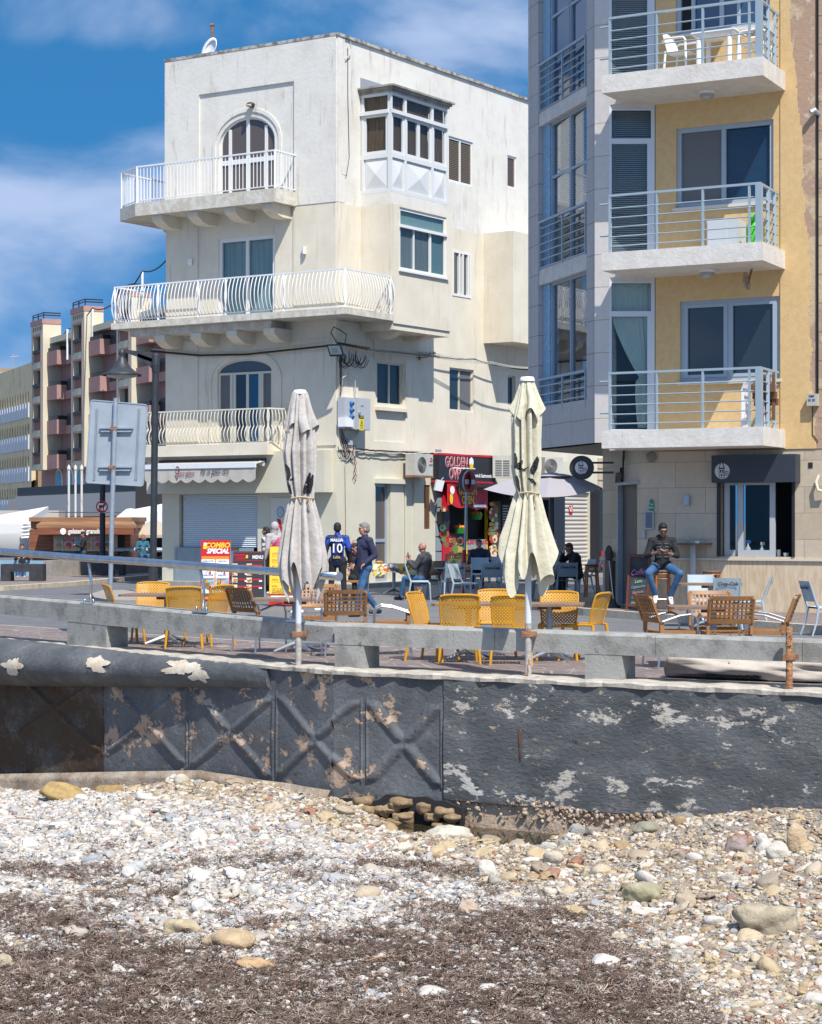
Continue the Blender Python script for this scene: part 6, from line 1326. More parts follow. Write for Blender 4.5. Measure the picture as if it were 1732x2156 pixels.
MB().cyl((pt_[0],pt_[1],zp+1.22),.36,.03,28).obj('tabletop',mat('dark_brown_top',(.12,.075,.07),.4),q); MB().cyl((pt_[0],pt_[1],zp+.04),.055,1.18,16).obj('column',mat('grey_column',(.42,.46,.48),.4),q); MB().cyl((pt_[0],pt_[1],zp),.25,.04,24).obj('foot',M['galv'],q)
q=MB(); q.lathe((pt_[0]-.12,pt_[1]-.1,zp+1.25),[(.001,.002),(.04,.002),(.065,.05),(.06,.10),(.045,.13)],18); q.smooth=True; tag(q.obj('drinking_glass',glassmat('thin_glass',(.9,.95,.95),.05)),'round clear glass on the tall bar table','glass')
tag(MB().bx(pt_[0]+.02,pt_[0]+.10,pt_[1]-.16,pt_[1]-.08,zp+1.25,zp+1.29).obj('cigarette_pack',M['white']),'small white and pink pack beside the glass on the bar table','pack')
# bottles and cup on the service window sill
for x,h_,l in ((1576,.34,'white spray bottle with blue trigger, larger one, behind the service window'),(1606,.3,'white spray bottle, smaller one, behind the service window')):
    u=r(x,-.2); zz=kw[2]; q=MB(); q.lathe(RF.P(u,-.2,zz),[(.001,0),(.055,0),(.06,.03),(.05,.15*h_/.34),(.018,.2*h_/.34),(.018,.24*h_/.34)],14); q.smooth=True; o=tag(q.obj('spray_bottle',M['white_plastic']),l,'bottle'); MB().box(RF,u-.03,u+.05,-.215,-.185,zz+.24*h_/.34,zz+.30*h_/.34).obj('trigger',mat('blue_trigger',(.05,.18,.5),.4) if x==1576 else M['white_plastic'],o)
u=r(1640,-.15); q=MB().cyl(RF.P(u,-.15,kw[2]),.045,.13,14); tag(q.obj('steel_cup',M['steel2']),'steel cup on the open end of the service counter','cup')
u=r(1656,-.15); q=MB().cyl(RF.P(u,-.15,kw[2]),.04,.07,14,.055); tag(q.obj('coffee_cup',M['white_plastic']),'white coffee cup right of the steel cup','cup')
# ================================================================= closed parasols
PAR_SURF={}
def parasol(px,py,prof,tie,vent,label,cm,Y,seed,folds=10,pole_m=None,lean=0,marks=(),brk=True):
    """prof: list of (py,xl,xr) silhouette in picture points at the pole's distance"""
    k=Y/FPX; base=Vector(((px-866)*k,Y,.0)); t=thing('closed_parasol',label,'parasol',tuple(base)); rg=np.random.default_rng(seed)
    zz=lambda y:H+(HZ-y)*k; cx=lambda x:(x-866)*k
    n=180; ph=rg.uniform(0,6.28,4)
    def shell(pr,z_hem_wave,am0,am1,name,m,fold=folds,inner=.0,phs=0):
        q=MB(); rows=[]; N_=len(pr)*7
        ys=[p[0] for p in pr]; L_=[p[1] for p in pr]; R_=[p[2] for p in pr]
        for j in range(N_+1):
            s=j/N_; y=ys[0]+(ys[-1]-ys[0])*s; xl=np.interp(y,ys,L_); xr=np.interp(y,ys,R_); c=cx((xl+xr)/2); hw=(xr-xl)/2*k; am=am0+(am1-am0)*s; row=[]
            for i in range(n):
                a=2*math.pi*i/n; w_=math.sin(a)**2; f=.5+.5*math.cos(fold*a+w_*(.9*math.sin(3*a+ph[1])+.9*math.sin(s*4+ph[2])+phs)); f2=(.5+.5*math.cos((fold*2+1)*a+ph[3]+s*5))*w_+.05*math.sin(31*a+s*9)*w_+.06*math.sin(s*26+3*a+ph[0])
                rr=hw*1.05*(1-am*(1-f)**1.5-.08*am*f2)
                zoff=-z_hem_wave*(s**3)*(.5-.5*math.cos(4*a+ph[1]))*1.0+z_hem_wave*.5*(s**3)*math.cos(fold*a+w_*ph[0])
                row.append(Vector((c+rr*math.cos(a)*(1),Y+rr*math.sin(a)*.85,zz(y)+zoff)))
            rows.append(row)
        q.grid(rows,closed=True); q.smooth=True; return q.obj(name,m,t)
    cn=shell(prof,.26,.60,.42,'canopy',cm); t_m=[tuple(v.co+base) for v in cn.data.vertices]; PAR_SURF[label]=t_m
    shell(vent,.10,.25,.62,'vent_flap',cm,fold=6,phs=1.3)
    y0=vent[0][0]; q=MB(); cc=Vector((cx((vent[0][1]+vent[0][2])/2),Y,zz(y0))); q.lathe(cc,[(.001,.035),(.07,.03),(.085,.0),(.085,-.02)],20); q.obj('finial',M['white_plastic'],t)
    q=MB(); yt=tie; xl=np.interp(yt,[p[0] for p in prof],[p[1] for p in prof]); xr=np.interp(yt,[p[0] for p in prof],[p[2] for p in prof]); c=cx((xl+xr)/2); hw=(xr-xl)/2*k
    q.tube([Vector((c+hw*1.0*math.cos(a),Y+hw*.9*math.sin(a),zz(yt)+.008*math.sin(3*a))) for a in np.linspace(0,6.28,30)],.013,6); q.tube([Vector((c+hw*.7,Y-hw*.75,zz(yt))),Vector((c+hw*.6,Y-hw*.85,zz(yt)-.08)),Vector((c+hw*.72,Y-hw*.8,zz(yt)-.14))],.008,5); q.obj('tie',mat('tie_cord',(.45,.36,.22),.9) if 'tie_cord' not in bpy.data.materials else bpy.data.materials['tie_cord'],t)
    top=Vector((cx((prof[-1][1]+prof[-1][2])/2),Y,zz(1150))); foot=base
    yb=1210; rz_=.038; mid=zz(1312); q=MB(); a=base+Vector((0,0,mid)); q.tube([base+Vector((0,0,mid)),Vector((top.x*.3+base.x*.7,Y,zz(1000)))],rz_*.95,14); po=q.obj('pole',pole_m,t)
    q=MB(); q.tube([base+Vector((0,0,.0)),base+Vector((0,0,mid))],rz_,14); q.obj('lower_pole',bpy.data.materials['rust_stained_pole'],t)
    q=MB(); q.cyl(base+Vector((0,0,.0)),.13,.012,18); q.obj('base_plate',M['rust'],t)
    if brk:
        zb=zz(1335); q=MB(); q.bx(base.x-.075,base.x+.10,Y-.045,Y+.02,zb-.03,zb+.03); q.bx(base.x+.05,base.x+.10,Y+.02,Y+.30,zb-.025,zb+.025); q.obj('clamp',M['rust'],t)
    return t,k,zz,cx
mat('rust_stained_pole',(.46,.45,.42),.5,c2=(.33,.30,.27),ns=6,stretch=(1,1,3),stain=(.27,.10,.03),st_s=(6,6,1.6),st_lo=.56,st_hi=.63)
cmA=mat('grey_white_canvas',(.50,.47,.44),.9,c2=(.43,.40,.37),ns=5,bump=.9,bs=9,stain=(.36,.27,.17),st_lo=.68,st_hi=.85); cmB=mat('cream_canvas',(.60,.57,.44),.85,c2=(.54,.51,.39),ns=4,bump=.8,bs=9)
Y1=FA.P(FA.u(629,-.13),-.13,0).y; Y2=FB.P(FB.u(1113,-.13),-.13,0).y
par1,k1,z1_,c1_=parasol(629,1401,[(826,616,648),(850,611,654),(900,604,662),(948,597,666),(985,601,666),(1020,606,664),(1046,612,661),(1050,612,661),(1062,607,664),(1100,599,674),(1150,590,683),(1175,587,688),(1205,590,686)],1048,[(826,616,648),(845,612,652),(870,607,660),(897,601,671)],'tall closed grey white parasol tied with cord, in front of the menu boards',cmA,Y1,3,pole_m=mat('white_pole',(.60,.62,.64),.4))
par2,k2_,z2_,c2_=parasol(1113,1425,[(800,1098,1124),(830,1090,1133),(880,1078,1141),(930,1079,1139),(985,1078,1140),(1020,1083,1137),(1036,1088,1135),(1041,1088,1135),(1055,1082,1140),(1100,1070,1150),(1150,1055,1164),(1185,1052,1174)],1038,[(799,1098,1124),(820,1091,1131),(845,1083,1140),(868,1073,1148)],'tall closed cream parasol with black script lettering in front of the take away shop',cmB,Y2,8,pole_m=bpy.data.materials['white_pole'])
# black lettering strokes printed on the folded cloth: laid just outside the folds
def stroke(t,k,px0,pts,Y,hw,m=M['blk'],r_=.5):
    S=[p for p in PAR_SURF[t['label']] if p[1]<Y-.02]; A=np.array(S); rows=[]
    P0=[((x-866)*k,H+(HZ-y)*k,w*1.35*k) for x,y,w in pts]; Q=[]
    for a,b in zip(P0,P0[1:]):
        for s_ in np.linspace(0,1,7)[:-1]: Q.append(tuple(a[i]+(b[i]-a[i])*s_ for i in range(3)))
    Q.append(P0[-1])
    def sy(x,z):
        d=(A[:,0]-x)**2+(A[:,2]-z)**2; n=np.argsort(d)[:5]; return A[n,1].min()-.007
    L_=[]
    for i,(x,z,w) in enumerate(Q):
        a=Q[max(i-1,0)]; b=Q[min(i+1,len(Q)-1)]; d=Vector((b[0]-a[0],b[1]-a[1])); d=d.normalized() if d.length>0 else Vector((1,0)); nx_,nz_=-d.y,d.x
        L_.append([Vector((x+nx_*w*f,sy(x+nx_*w*f,z+nz_*w*f),z+nz_*w*f)) for f in (-.5,-.25,0,.25,.5)])
    q=MB(); q.grid(L_); return q.obj('lettering',m,t)
for pts in ([(603,978,3),(607,988,7),(610,1000,6),(607,1012,4)],[(607,1016,2),(610,1024,5),(614,1040,4)],[(654,996,3),(650,1015,8),(645,1032,8),(641,1040,3)],[(660,1000,3),(657,1018,6),(653,1034,6),(650,1040,3)],[(612,1010,2),(619,1009,3)]): stroke(par1,k1,632,pts,Y1,31)
for pts in ([(1084,955,3),(1086,968,5),(1085,985,5),(1090,978,3),(1098,972,5),(1094,981,4),(1090,985,4),(1102,990,3),(1112,984,1)],[(1132,962,3),(1127,975,7),(1119,990,6),(1121,998,4),(1129,985,4),(1133,966,4)],[(1111,1008,2),(1120,1012,6),(1129,1020,2)],[(1086,1002,4),(1089,1012,6),(1091,1025,5),(1095,1035,2)]): stroke(par2,k2_,1109,pts,Y2,31)
# rusty post at the right and the fallen parasol behind the barrier
g=FB.P(FB.u(1663,-.12),-.12,0); q=thing('rusty_post','rusty iron post clamped to the right end of the barrier','post',tuple(g)); zt_=H+(HZ-1320)*g.y/FPX
rust2=mat('flaking_rust',(.30,.14,.07),.9,c2=(.45,.24,.11),ns=9,stretch=(1,1,.4),bump=1,bs=40,fleck=(.10,.04,.02),fl_s=12,fl_t=.58)
mb=MB(); n=40; mb.tube([(g.x+.001*math.sin(i*1.3),g.y,zt_*i/n) for i in range(n+1)],[.036+.0015*math.sin(i*2.1)+.002*math.sin(i*.7) for i in range(n+1)],14); mb.obj('post',rust2,q)
zb=H+(HZ-1383)*g.y/FPX; mb=MB().bx(g.x-.075,g.x+.09,g.y-.05,g.y+.02,zb-.03,zb+.03).bx(g.x+.05,g.x+.09,g.y+.02,g.y+.3,zb-.025,zb+.025); mb.obj('clamp',M['rust'],q)
a=Gp(1418,1436); b=Gp(1800,1452); q=MB(); rows=[]; n=60
F0=Vector((a.x+.02,a.y+.75,0)); F1=Vector((b.x,b.y+.85,0)); dd_=(F1-F0).normalized(); nn2=Vector((dd_.y,-dd_.x,0))
for i in range(n+1):
    s=i/n; c=F0.lerp(F1,s); rr=.2*min(1,(s*14)**.5+.05)*(1-.2*s)+.02; row=[]
    for kk in range(40):
        an=2*math.pi*kk/40; f=1+.16*math.sin(3*an+s*5)+.10*math.sin(5*an-s*9)+.05*math.sin(11*an+s*17); zz_=max(.01,rr*.72+rr*.72*math.sin(an)*f); row.append(c+nn2*(rr*1.15*math.cos(an)*f)+Vector((0,0,zz_)))
    rows.append(row)
q.grid(rows,closed=True); q.add(rows[0],[tuple(range(40))]); q.smooth=True; fp=tag(q.obj('fallen_parasol',mat('taupe_canvas',(.50,.45,.40),.9,c2=(.43,.385,.34),ns=5)),'folded beige parasol lying on the ground behind the barrier at the right','parasol')
q=MB()
for i in range(7): s=.27+.045*i; c=F0.lerp(F1,s)+nn2*.205; q.fprism(Fr((c.x,c.y),(dd_.x,dd_.y)),[(0,.03),(.10,.025),(.12,.055),(.03,.07)],0,.006)
q.fprism(Fr(((F0.lerp(F1,.42)+nn2*.2).x,(F0.lerp(F1,.42)+nn2*.2).y),(dd_.x,dd_.y)),[(0,.08),(.03,.07),(.02,.13),(-.02,.21)],0,.012)
q.obj('lettering',M['blk'],fp)
# ================================================================= polished handrail on the barrier
hr=thing('handrail','polished steel pipe handrail on bent posts above the barrier','handrail',tuple(FA.P(0,-.3,0)))
hp=[]
for x,y in ((-330,1130),(-100,1151),(0,1161),(190,1176),(300,1183),(425,1192),(560,1202),(714,1214)):
    w=-.32 if x<600 else -.36; hp.append(FA.P(FA.u(x,w),w,FA.z(x,y,w)))
q=MB(); q.tube(hp,.052,20); q.smooth=True; ho=q.obj('pipe',M['steel'],hr); q=MB(); q.tube([hp[-1],hp[-1]+(hp[-1]-hp[-2]).normalized()*.012],.056,20); q.obj('end_cap',M['steel2'],ho)
for x,yb_,yt_ in ((190,1271,1182),(427,1288,1198),(628,1308,1212)):
    w=-.32; u=FA.u(x,w); zb=FA.z(x,yb_,w)+.0; q=MB(); zt=FA.z(x,yt_,w); q.tube([FA.P(u-.05,w,zt+.02),FA.P(u+.0,w,zt-.18),FA.P(u+.03,w,(zt+zb)/2),FA.P(u,w,zb)],.02,10); q.smooth=True; po=q.obj('post',M['steel'],hr)
    MB().box(FA,u-.16,u+.16,w-.06,w+.06,zb-.01,zb+.012).obj('flange',M['steel2'],po)
    for s in (-.11,.11):
        qq=MB(); qq.lathe(FA.P(u+s,w+.02,zb+.012),[(.022,0),(.022,.02),(.016,.03),(.016,.045),(.001,.055)],10); qq.smooth=True; qq.obj('bolt',M['steel'],po)
# ================================================================= A boards
def aboard(px,y0,xl,xr,yt,Y,label,face,rot=0,edge=None,h_extra=0):
    k=Y/FPX; w=(xr-xl)*k; h=(y0-yt)*k; c=Vector(((xl+xr)/2-866,0,0))*k; c.y=Y; t=thing('menu_board',label,'board',(c.x,c.y,0),R(rot))
    f=Fr((c.x,c.y),frz(R(rot))); lean=.12
    q=MB(); P=f.P; q.hexa([P(-w/2,.16,.03),P(w/2,.16,.03),P(w/2,.13,.03),P(-w/2,.13,.03),P(-w/2,.03,h),P(w/2,.03,h),P(w/2,0,h),P(-w/2,0,h)]); fo=q.obj('front_panel',face,t)
    q=MB(); q.hexa([P(-w/2,-.2,.03),P(w/2,-.2,.03),P(w/2,-.23,.03),P(-w/2,-.23,.03),P(-w/2,.0,h),P(w/2,.0,h),P(w/2,-.03,h),P(-w/2,-.03,h)]); q.obj('rear_panel',edge or M['grey_box'],t)
    an=math.atan2(.13,h-.03)
    def mm(u,z,e=.006):   # point on the sloping face
        s=(z-.03)/(h-.03); p=P(u,.16-.13*s+e,z); d=Vector((f.d.x,f.d.y,0)); up=(P(0,.03,h)-P(0,.16,.03)).normalized(); n=d.cross(up); m=Matrix(((d.x,up.x,n.x,0),(d.y,up.y,n.y,0),(d.z,up.z,n.z,0),(0,0,0,1))); m.translation=p; return m
    def rect(u0,u1,z0,z1,m,e,name='print'):
        a=[mm(u,z,e).translation for u,z in ((u0,z0),(u1,z0),(u1,z1),(u0,z1))]; q=MB(); q.prism(a,tuple(mm(0,.5).to_3x3()@Vector((0,0,-.002)))); return q.obj(name,m,fo)
    return t,fo,mm,rect,w,h
def foodblob(rect,mm,fo,u,z,w,h,seed,e=.010):
    rg=random.Random(seed); cols=['food_gold','food_brown','food_green','food_red','food_cream']; q={c:MB() for c in cols}
    for i in range(12):
        c=rg.choice(cols); m=mm(u+rg.uniform(-w,w)*.7,z+rg.uniform(-h,h)*.6,e+i*.0006); r1=rg.uniform(.15,.4)*w; r2=rg.uniform(.15,.4)*h
        q[c].prism([m@Vector((r1*math.cos(a)*(1+.2*math.sin(3*a)),r2*math.sin(a),0)) for a in np.linspace(0,6.28,9)[:-1]],tuple(m.to_3x3()@Vector((0,0,.0003))))
    for c in cols:
        if q[c].v: q[c].obj('print',bpy.data.materials[c],fo)
for n_,c_ in (('food_gold',(.62,.33,.06)),('food_brown',(.28,.11,.04)),('food_green',(.12,.24,.05)),('food_red',(.42,.06,.02)),('food_cream',(.7,.6,.42))): mat(n_,c_,.6)
Yb=Gp(455,1266).y
t,fo,mm,rect,w,h=aboard(455,1268,424,486,1139,Yb,'tall red and orange combo special menu board beside the grey counter',M['red'],-4)
rect(-w/2+.01,w/2-.01,.05,.28,M['orange'],.008); rect(-w/2+.02,w/2-.02,.3,h-.36,M['orange'],.008)
text('COMBO',.155,mm(.04,h-.12),M['yellow'],parent=fo,shear=.25,bold=.006,ext=.002,sx=.95); text('SPECIAL',.15,mm(.05,h-.25),M['white'],parent=fo,shear=.25,bold=.006,ext=.002,sx=.92)
rect(-w/2+.05,-w/2+.14,h-.20,h-.12,M['yellow'],.008); rect(-w/2+.06,-w/2+.13,h-.12,h-.06,M['white'],.008)
for i,z in enumerate((h-.62,h-1.02,.42)):
    for j,u in enumerate((-w*.245,w*.245)):
        rect(u-w*.225,u+w*.225,z-.15,z+.19,M['white'],.010); foodblob(rect,mm,fo,u-.03,z-.02,w*.18,.12,i*2+j,.013); text('6',.09,mm(u+.05,z-.10,.022),M['red'],parent=fo,bold=.003); text('BAKED PASTA' if j else 'BURGER PLATTER',.03,mm(u,z+.155,.014),bpy.data.materials['blue_cap'],parent=fo); rect(u+w*.12,u+w*.17,z-.02,z+.10,mat('bottle_blue',(.25,.42,.62),.5) if i==j==0 else bpy.data.materials['bottle_blue'],.014)
Yb=Gp(520,1266).y
t,fo,mm,rect,w,h=aboard(525,1264,492,558,1159,Yb,'black menu board with small food pictures, middle of the three boards',mat('black_board',(.03,.03,.035),.5),-3)
text('GOLDEN',.07,mm(-.20,h-.09),M['red'],parent=fo,bold=.003); text('OVEN',.08,mm(-.19,h-.16),M['red'],parent=fo,bold=.003); text('MENU',.11,mm(.20,h-.13),M['white'],parent=fo,bold=.003,sx=.8); rect(-w/2+.03,w/2-.03,h-.215,h-.205,M['red'],.008); rect(-w/2+.03,w/2-.03,h-.035,h-.028,M['red'],.008)
rect(-.07,-.02,h-.15,h-.08,M['yellow'],.008)
for i in range(7):
    z=h-.33-i*.155
    if z<.16: break
    for j,u in enumerate((-w*.24,w*.22)):
        rect(u-.20,u-.08,z-.05,z+.06,M['food_cream'] if 'food_cream' in M else bpy.data.materials['food_cream'],.008); foodblob(rect,mm,fo,u-.14,z,.07,.05,50+i*2+j); rect(u-.06,u+.14,z+.0,z+.035,M['red'],.008); rect(u+.08,u+.15,z-.03,z+.0,M['white'],.009)
Yb=Gp(600,1276).y
t,fo,mm,rect,w,h=aboard(598,1278,568,633,1151,Yb,'yellow menu board with a red frame behind the grey white parasol',M['red'],-2,edge=M['black'])
rect(-w/2+.01,w/2-.02,.26,h-.02,mat('yellow_board',(.78,.55,.04),.5),.008)
rect(-w/2+.04,w/2-.1,.12,.22,M['white'],.009); foodblob(rect,mm,fo,-.1,.17,.25,.04,77,.012)
dkp=mat('orange_brown_print',(.55,.14,.02),.6)
for i,(a,b) in enumerate((('CITTADINA','€8'),('DIVA','€8'),('BELLA ITALIA','€9'),('CAPRICCIOSA','€9'),('MAMA','€8'),('NINA','€8'),('HOT DOG CLASSIC','€3.50'),('BOMBA HOT DOG','€5.50'))):
    z=h-.17-i*.135; text(a,.06,mm(-w/2+.06,z,.010),dkp,parent=fo,align='LEFT',sx=.8); text(b,.055,mm(.10,z,.010),M['blk'],parent=fo,align='LEFT',sx=.8); rect(-w/2+.06,.2,z-.052,z-.044,dkp,.0095)
text('10.00  ALL DAY',.035,mm(-w/2+.06,.34,.010),M['blk'],parent=fo,align='LEFT'); text('CHALLENGE YOUR SENSES',.03,mm(-w/2+.06,.30,.010),M['blk'],parent=fo,align='LEFT')
# chalk board by the cafe door
kb_=at(1349,1283,zp); t=thing('chalk_board','brown framed chalkboard leaning beside the cafe door, pastel handwriting','board',kb_); f=Fr((kb_[0],kb_[1]),frz(R(-24)))
w=.44;h=1.05; P=f.P
q=MB(); 
for u0,u1 in ((-w/2,-w/2+.045),(w/2-.045,w/2)): q.hexa([P(u0,.22,zp),P(u1,.22,zp),P(u1,.19,zp),P(u0,.19,zp),P(u0,.03,zp+h),P(u1,.03,zp+h),P(u1,0,zp+h),P(u0,0,zp+h)])
for z0 in (.06,h-.07): s=z0/h; q.hexa([P(-w/2+.045,.22-.19*s,zp+z0),P(w/2-.045,.22-.19*s,zp+z0),P(w/2-.045,.19-.19*s,zp+z0),P(-w/2+.045,.19-.19*s,zp+z0),P(-w/2+.045,.22-.19*(s+.06),zp+z0+.06),P(w/2-.045,.22-.19*(s+.06),zp+z0+.06),P(w/2-.045,.19-.19*(s+.06),zp+z0+.06),P(-w/2+.045,.19-.19*(s+.06),zp+z0+.06)])
fo=q.obj('frame',mat('dark_red_wood',(.13,.035,.02),.5),t)
q=MB(); q.hexa([P(-w/2+.04,.20,zp+.06),P(w/2-.04,.20,zp+.06),P(w/2-.04,.19,zp+.06),P(-w/2+.04,.19,zp+.06),P(-w/2+.04,.02,zp+h-.04),P(w/2-.04,.02,zp+h-.04),P(w/2-.04,.01,zp+h-.04),P(-w/2+.04,.01,zp+h-.04)]); cbd=q.obj('slate',mat('chalk_slate',(.025,.028,.03),.8,c2=(.045,.048,.05),ns=6),t)
an=math.atan2(.18,h)
for i,(s_,c_,sz,z) in enumerate((('Coffee',(.55,.22,.42),.15,.70),('Latte',(.25,.55,.35),.09,.53),('Cappuccino',(.15,.38,.5),.07,.43),('Espresso',(.5,.22,.2),.075,.33),('Chocolate',(.35,.2,.5),.07,.24),('Hot drinks',(.2,.5,.35),.07,.14))):
    sc_=z/h; p=P(0,.22-.19*sc_+.004,zp+z); d=Vector((f.d.x,f.d.y,0)); up=(P(0,.03,h)-P(0,.22,0)).normalized(); n=d.cross(up); m=Matrix(((d.x,up.x,n.x,0),(d.y,up.y,n.y,0),(d.z,up.z,n.z,0),(0,0,0,1))); m.translation=p
    text(s_,sz,m@Matrix.Rotation(R(8),4,'Z'),mat('chalk_%d'%i,c_,.9),parent=cbd,shear=.4,ext=.001,sx=.8)
# black stanchion by the cafe corner
g=at(1294,1280,zp); t=thing('ashtray_stand','thin stand with a black domed base and dark oval head by the cafe corner','stand',g)
q=MB().tube([(g[0],g[1],zp+.03),(g[0]-.10,g[1],zp+.95)],.01,8); q.obj('rod',M['steel2'],t); q=MB().lathe(g,[(.001,.2),(.02,.18),(.05,.08),(.12,.03),(.13,.0)],20); q.smooth=True; q.obj('base',M['black'],t); q=MB(); q.ball((g[0]-.10,g[1],zp+1.05),(.07,.05,.15),16,10); q.smooth=True; q.obj('head',M['black'],t)
# ================================================================= house fittings
def wallthing(name,label,cat,p,rz=0,group=None): return thing(name,label,cat,tuple(p),rz,group)
# roof dish and mast
Yr=57.5; p=Wp(446,118,Yr); t=thing('satellite_dish','white satellite dish on the roof edge of the corner house','dish',(p.x,p.y,ZR)); Mr=Matrix.Rotation(R(-50),3,'Z')@Matrix.Rotation(R(72),3,'X')
q=MB(); q.lathe(Wp(442,104,Yr),[(.001,-.08),(.15,-.07),(.3,-.02),(.36,.03),(.36,.045),(.28,.0)],28,Mr); q.smooth=True; q.obj('dish',M['white_metal'],t); MB().tube([Wp(444,108,Yr),Wp(446,135,Yr)],.03,8).obj('mast',M['galv'],t)
t=thing('rusty_mast','thin rusty mast on the roof behind the white satellite dish','mast',tuple(Wp(447,125,58))); MB().tube([Wp(447.5,130,58),Wp(447,53,58)],.035,8).obj('pole',M['rust'],t); MB().tube([Wp(443,52,58),Wp(451,52,58)],.05,8).obj('cap',M['rust'],t)
# wall lamps
t=wallthing('wall_lamp','black oval wall lamp above the arched top floor door','lamp',WL.P(Lu(528),.05,Lz(528,220))); q=MB(); q.ball(WL.P(Lu(528,.1),.1,Lz(528,220,.1)),(.12,.09,.075),16,10); q.smooth=True; q.obj('body',M['black'],t); q=MB(); q.ball(WL.P(Lu(528,.1),.16,Lz(528,222,.1)),(.09,.05,.045),14,8); q.smooth=True; q.obj('lens',mat('yellowed_lens',(.4,.37,.2),.3),t)
for x,y,l in ((401,552,'small white wall lamp left of the middle balcony door'),(641.3,527,'small white wall lamp right of the middle balcony door')):
    t=wallthing('wall_lamp',l,'lamp',WL.P(Lu(x),0,Lz(x,y)),0,'small white cylinder wall lamps'); q=MB(); q.tube([WL.P(Lu(x,.1),.1,Lz(x,y+7,.1)),WL.P(Lu(x,.1),.1,Lz(x,y-7,.1))],.055,14); q.box(WL,Lu(x)-.03,Lu(x)+.03,0,.1,Lz(x,y+3),Lz(x,y-3)); q.obj('body',M['white_plastic'],t)
# awning
t=wallthing('awning','grey beige scalloped shop awning lettered in maroon and grey over the shutter','awning',WL.P(Lu(430),.42,Lz(430,990)),WL.rot())
au0,au1=Lu(316,.8),Lu(544.8,.9); wz=.42; zc=WL.z(500,971,.5); zfr=WL.z(544,984,1.0)
MB().box(WL,au0+.1,Lu(560,.45),wz,wz+.12,zc-.06,zc+.07).obj('cassette',M['black_metal'],t)
W1=1.0; q=MB(); rows=[[WL.P(u,w,z) for u in (au0,au1)] for w,z in ((wz+.12,zc),(W1,zfr+.1))]; q.grid(rows); am=mat('awning_canvas',(.50,.47,.42),.9,c2=(.45,.42,.38),ns=5); q.obj('canvas',am,t)
MB().box(WL,au0,au1,W1,W1+.05,zfr+.0,zfr+.13).obj('front_bar',M['white_metal'],t)
q=MB(); n=16*9; zb_=zfr-.30; top=[];bot=[]
for i in range(n+1):
    u=au0+(au1-au0)*i/n; s=(i%16)/16 if i<n else 1; top.append(WL.P(u,W1+.025,zfr)); bot.append(WL.P(u,W1+.028+.004*math.sin(i*.4),zb_-.09*math.sin(math.pi*s)))
q.grid([top,[a.lerp(b,.5) for a,b in zip(top,bot)],bot]); va_=q.obj('valance',am,t)
text('ero gelato',.15,WL.mat(Lu(394,1.06),1.06,WL.z(394,996,1.06)),mat('maroon_letters',(.25,.03,.05),.6),parent=va_,ext=.002,sx=.85)
q=MB(); mm_=WL; cu=Lu(374,1.06); cz=WL.z(374,995,1.06)
q.tube([WL.P(cu-.07,1.06,cz+.0),WL.P(cu+.01,1.06,cz-.12),WL.P(cu+.05,1.06,cz+.05)],.014,6); q.obj('lettering',bpy.data.materials['maroon_letters'],va_); q=MB(); q.tube([WL.P(cu-.0+.05*math.cos(a),1.06,cz+.11+.06*math.sin(a)) for a in np.linspace(0,6.28,20)],.008,5); q.obj('lettering',bpy.data.materials['maroon_letters'],va_)
text('Per un gelato vero',.18,WL.mat(Lu(452,1.06),1.06,WL.z(452,992,1.06)),mat('grey_letters',(.09,.09,.11),.6),parent=va_,ext=.002,shear=.22,sx=.72,bold=.002)
q=MB(); q.tube([WL.P(Lu(548,.6),.6,zc-.05),WL.P(Lu(556,.62),.62,zc-.10)],.06,10); q.obj('crank',M['white_plastic'],t)
# flood light, meter box, junction boxes and cables
p=Wp(706,737,52.9); t=thing('flood_light','square black floodlight with a pale lens on the house corner','lamp',tuple(p)); FLf=Fr((p.x,p.y),(.93,-.37))
def tilt_box(mb,f,u0,u1,z0,z1,w0,w1,ti): 
    P=lambda u,w,z:f.P(u+.12*(z-p.z)*-1,w-(z-p.z)*ti,z); return mb.hexa([P(u0,w1,z0),P(u1,w1,z0),P(u1,w0,z0),P(u0,w0,z0),P(u0,w1,z1),P(u1,w1,z1),P(u1,w0,z1),P(u0,w0,z1)])
b=tilt_box(MB(),FLf,-.20,.20,p.z-.15,p.z+.15,-.06,.0,-.5).obj('housing',M['black_metal'],t); tilt_box(MB(),FLf,-.16,.16,p.z-.11,p.z+.11,.0,.008,-.5).obj('lens',mat('led_lens',(.34,.42,.45),.3),t); tilt_box(MB(),FLf,-.09,.09,p.z-.06,p.z+.06,.008,.012,-.5).obj('lens',mat('led_lens_dull',(.26,.31,.30),.4),t)
MB().tube([p+Vector((0,.1,.12)),p+Vector((.15,.6,.14))],.02,6).obj('bracket',M['black_metal'],t)
t=wallthing('meter_cabinet','grey electric cabinet with blue sockets and a yellow danger sticker on the house wall','cabinet',WR.P(Ru(750),0,Rz(750,870)),WR.rot())
u0,u1,um=Ru(725,.3),Ru(778,.3),Ru(750,.3); z0,z1=Rz(760,905,.3),Rz(760,838,.3)
MB().box(WR,um+.003,u1,.05,.33,z0,z1).obj('cabinet_body',M['grey_box'],t); dr=MB().box(WR,um+.01,u1-.01,.33,.345,z0+.01,z1-.01).obj('door',M['grey_box'],t)
MB().box(WR,u0+.05,um,.05,.28,z0+.02,z1-.01).obj('socket_box',M['grey_box'],t)
for y in (847,861,875):
    q=MB(); c=WR.P((u0+um)/2+.05,.28,Rz(734,y,.3)); q.tube([c,c+Vector((WR.n.x,WR.n.y,-.5)).normalized()*.1],.055,12); q.obj('socket',mat('blue_socket',(.03,.16,.42),.4) if y==847 else bpy.data.materials['blue_socket'],t)
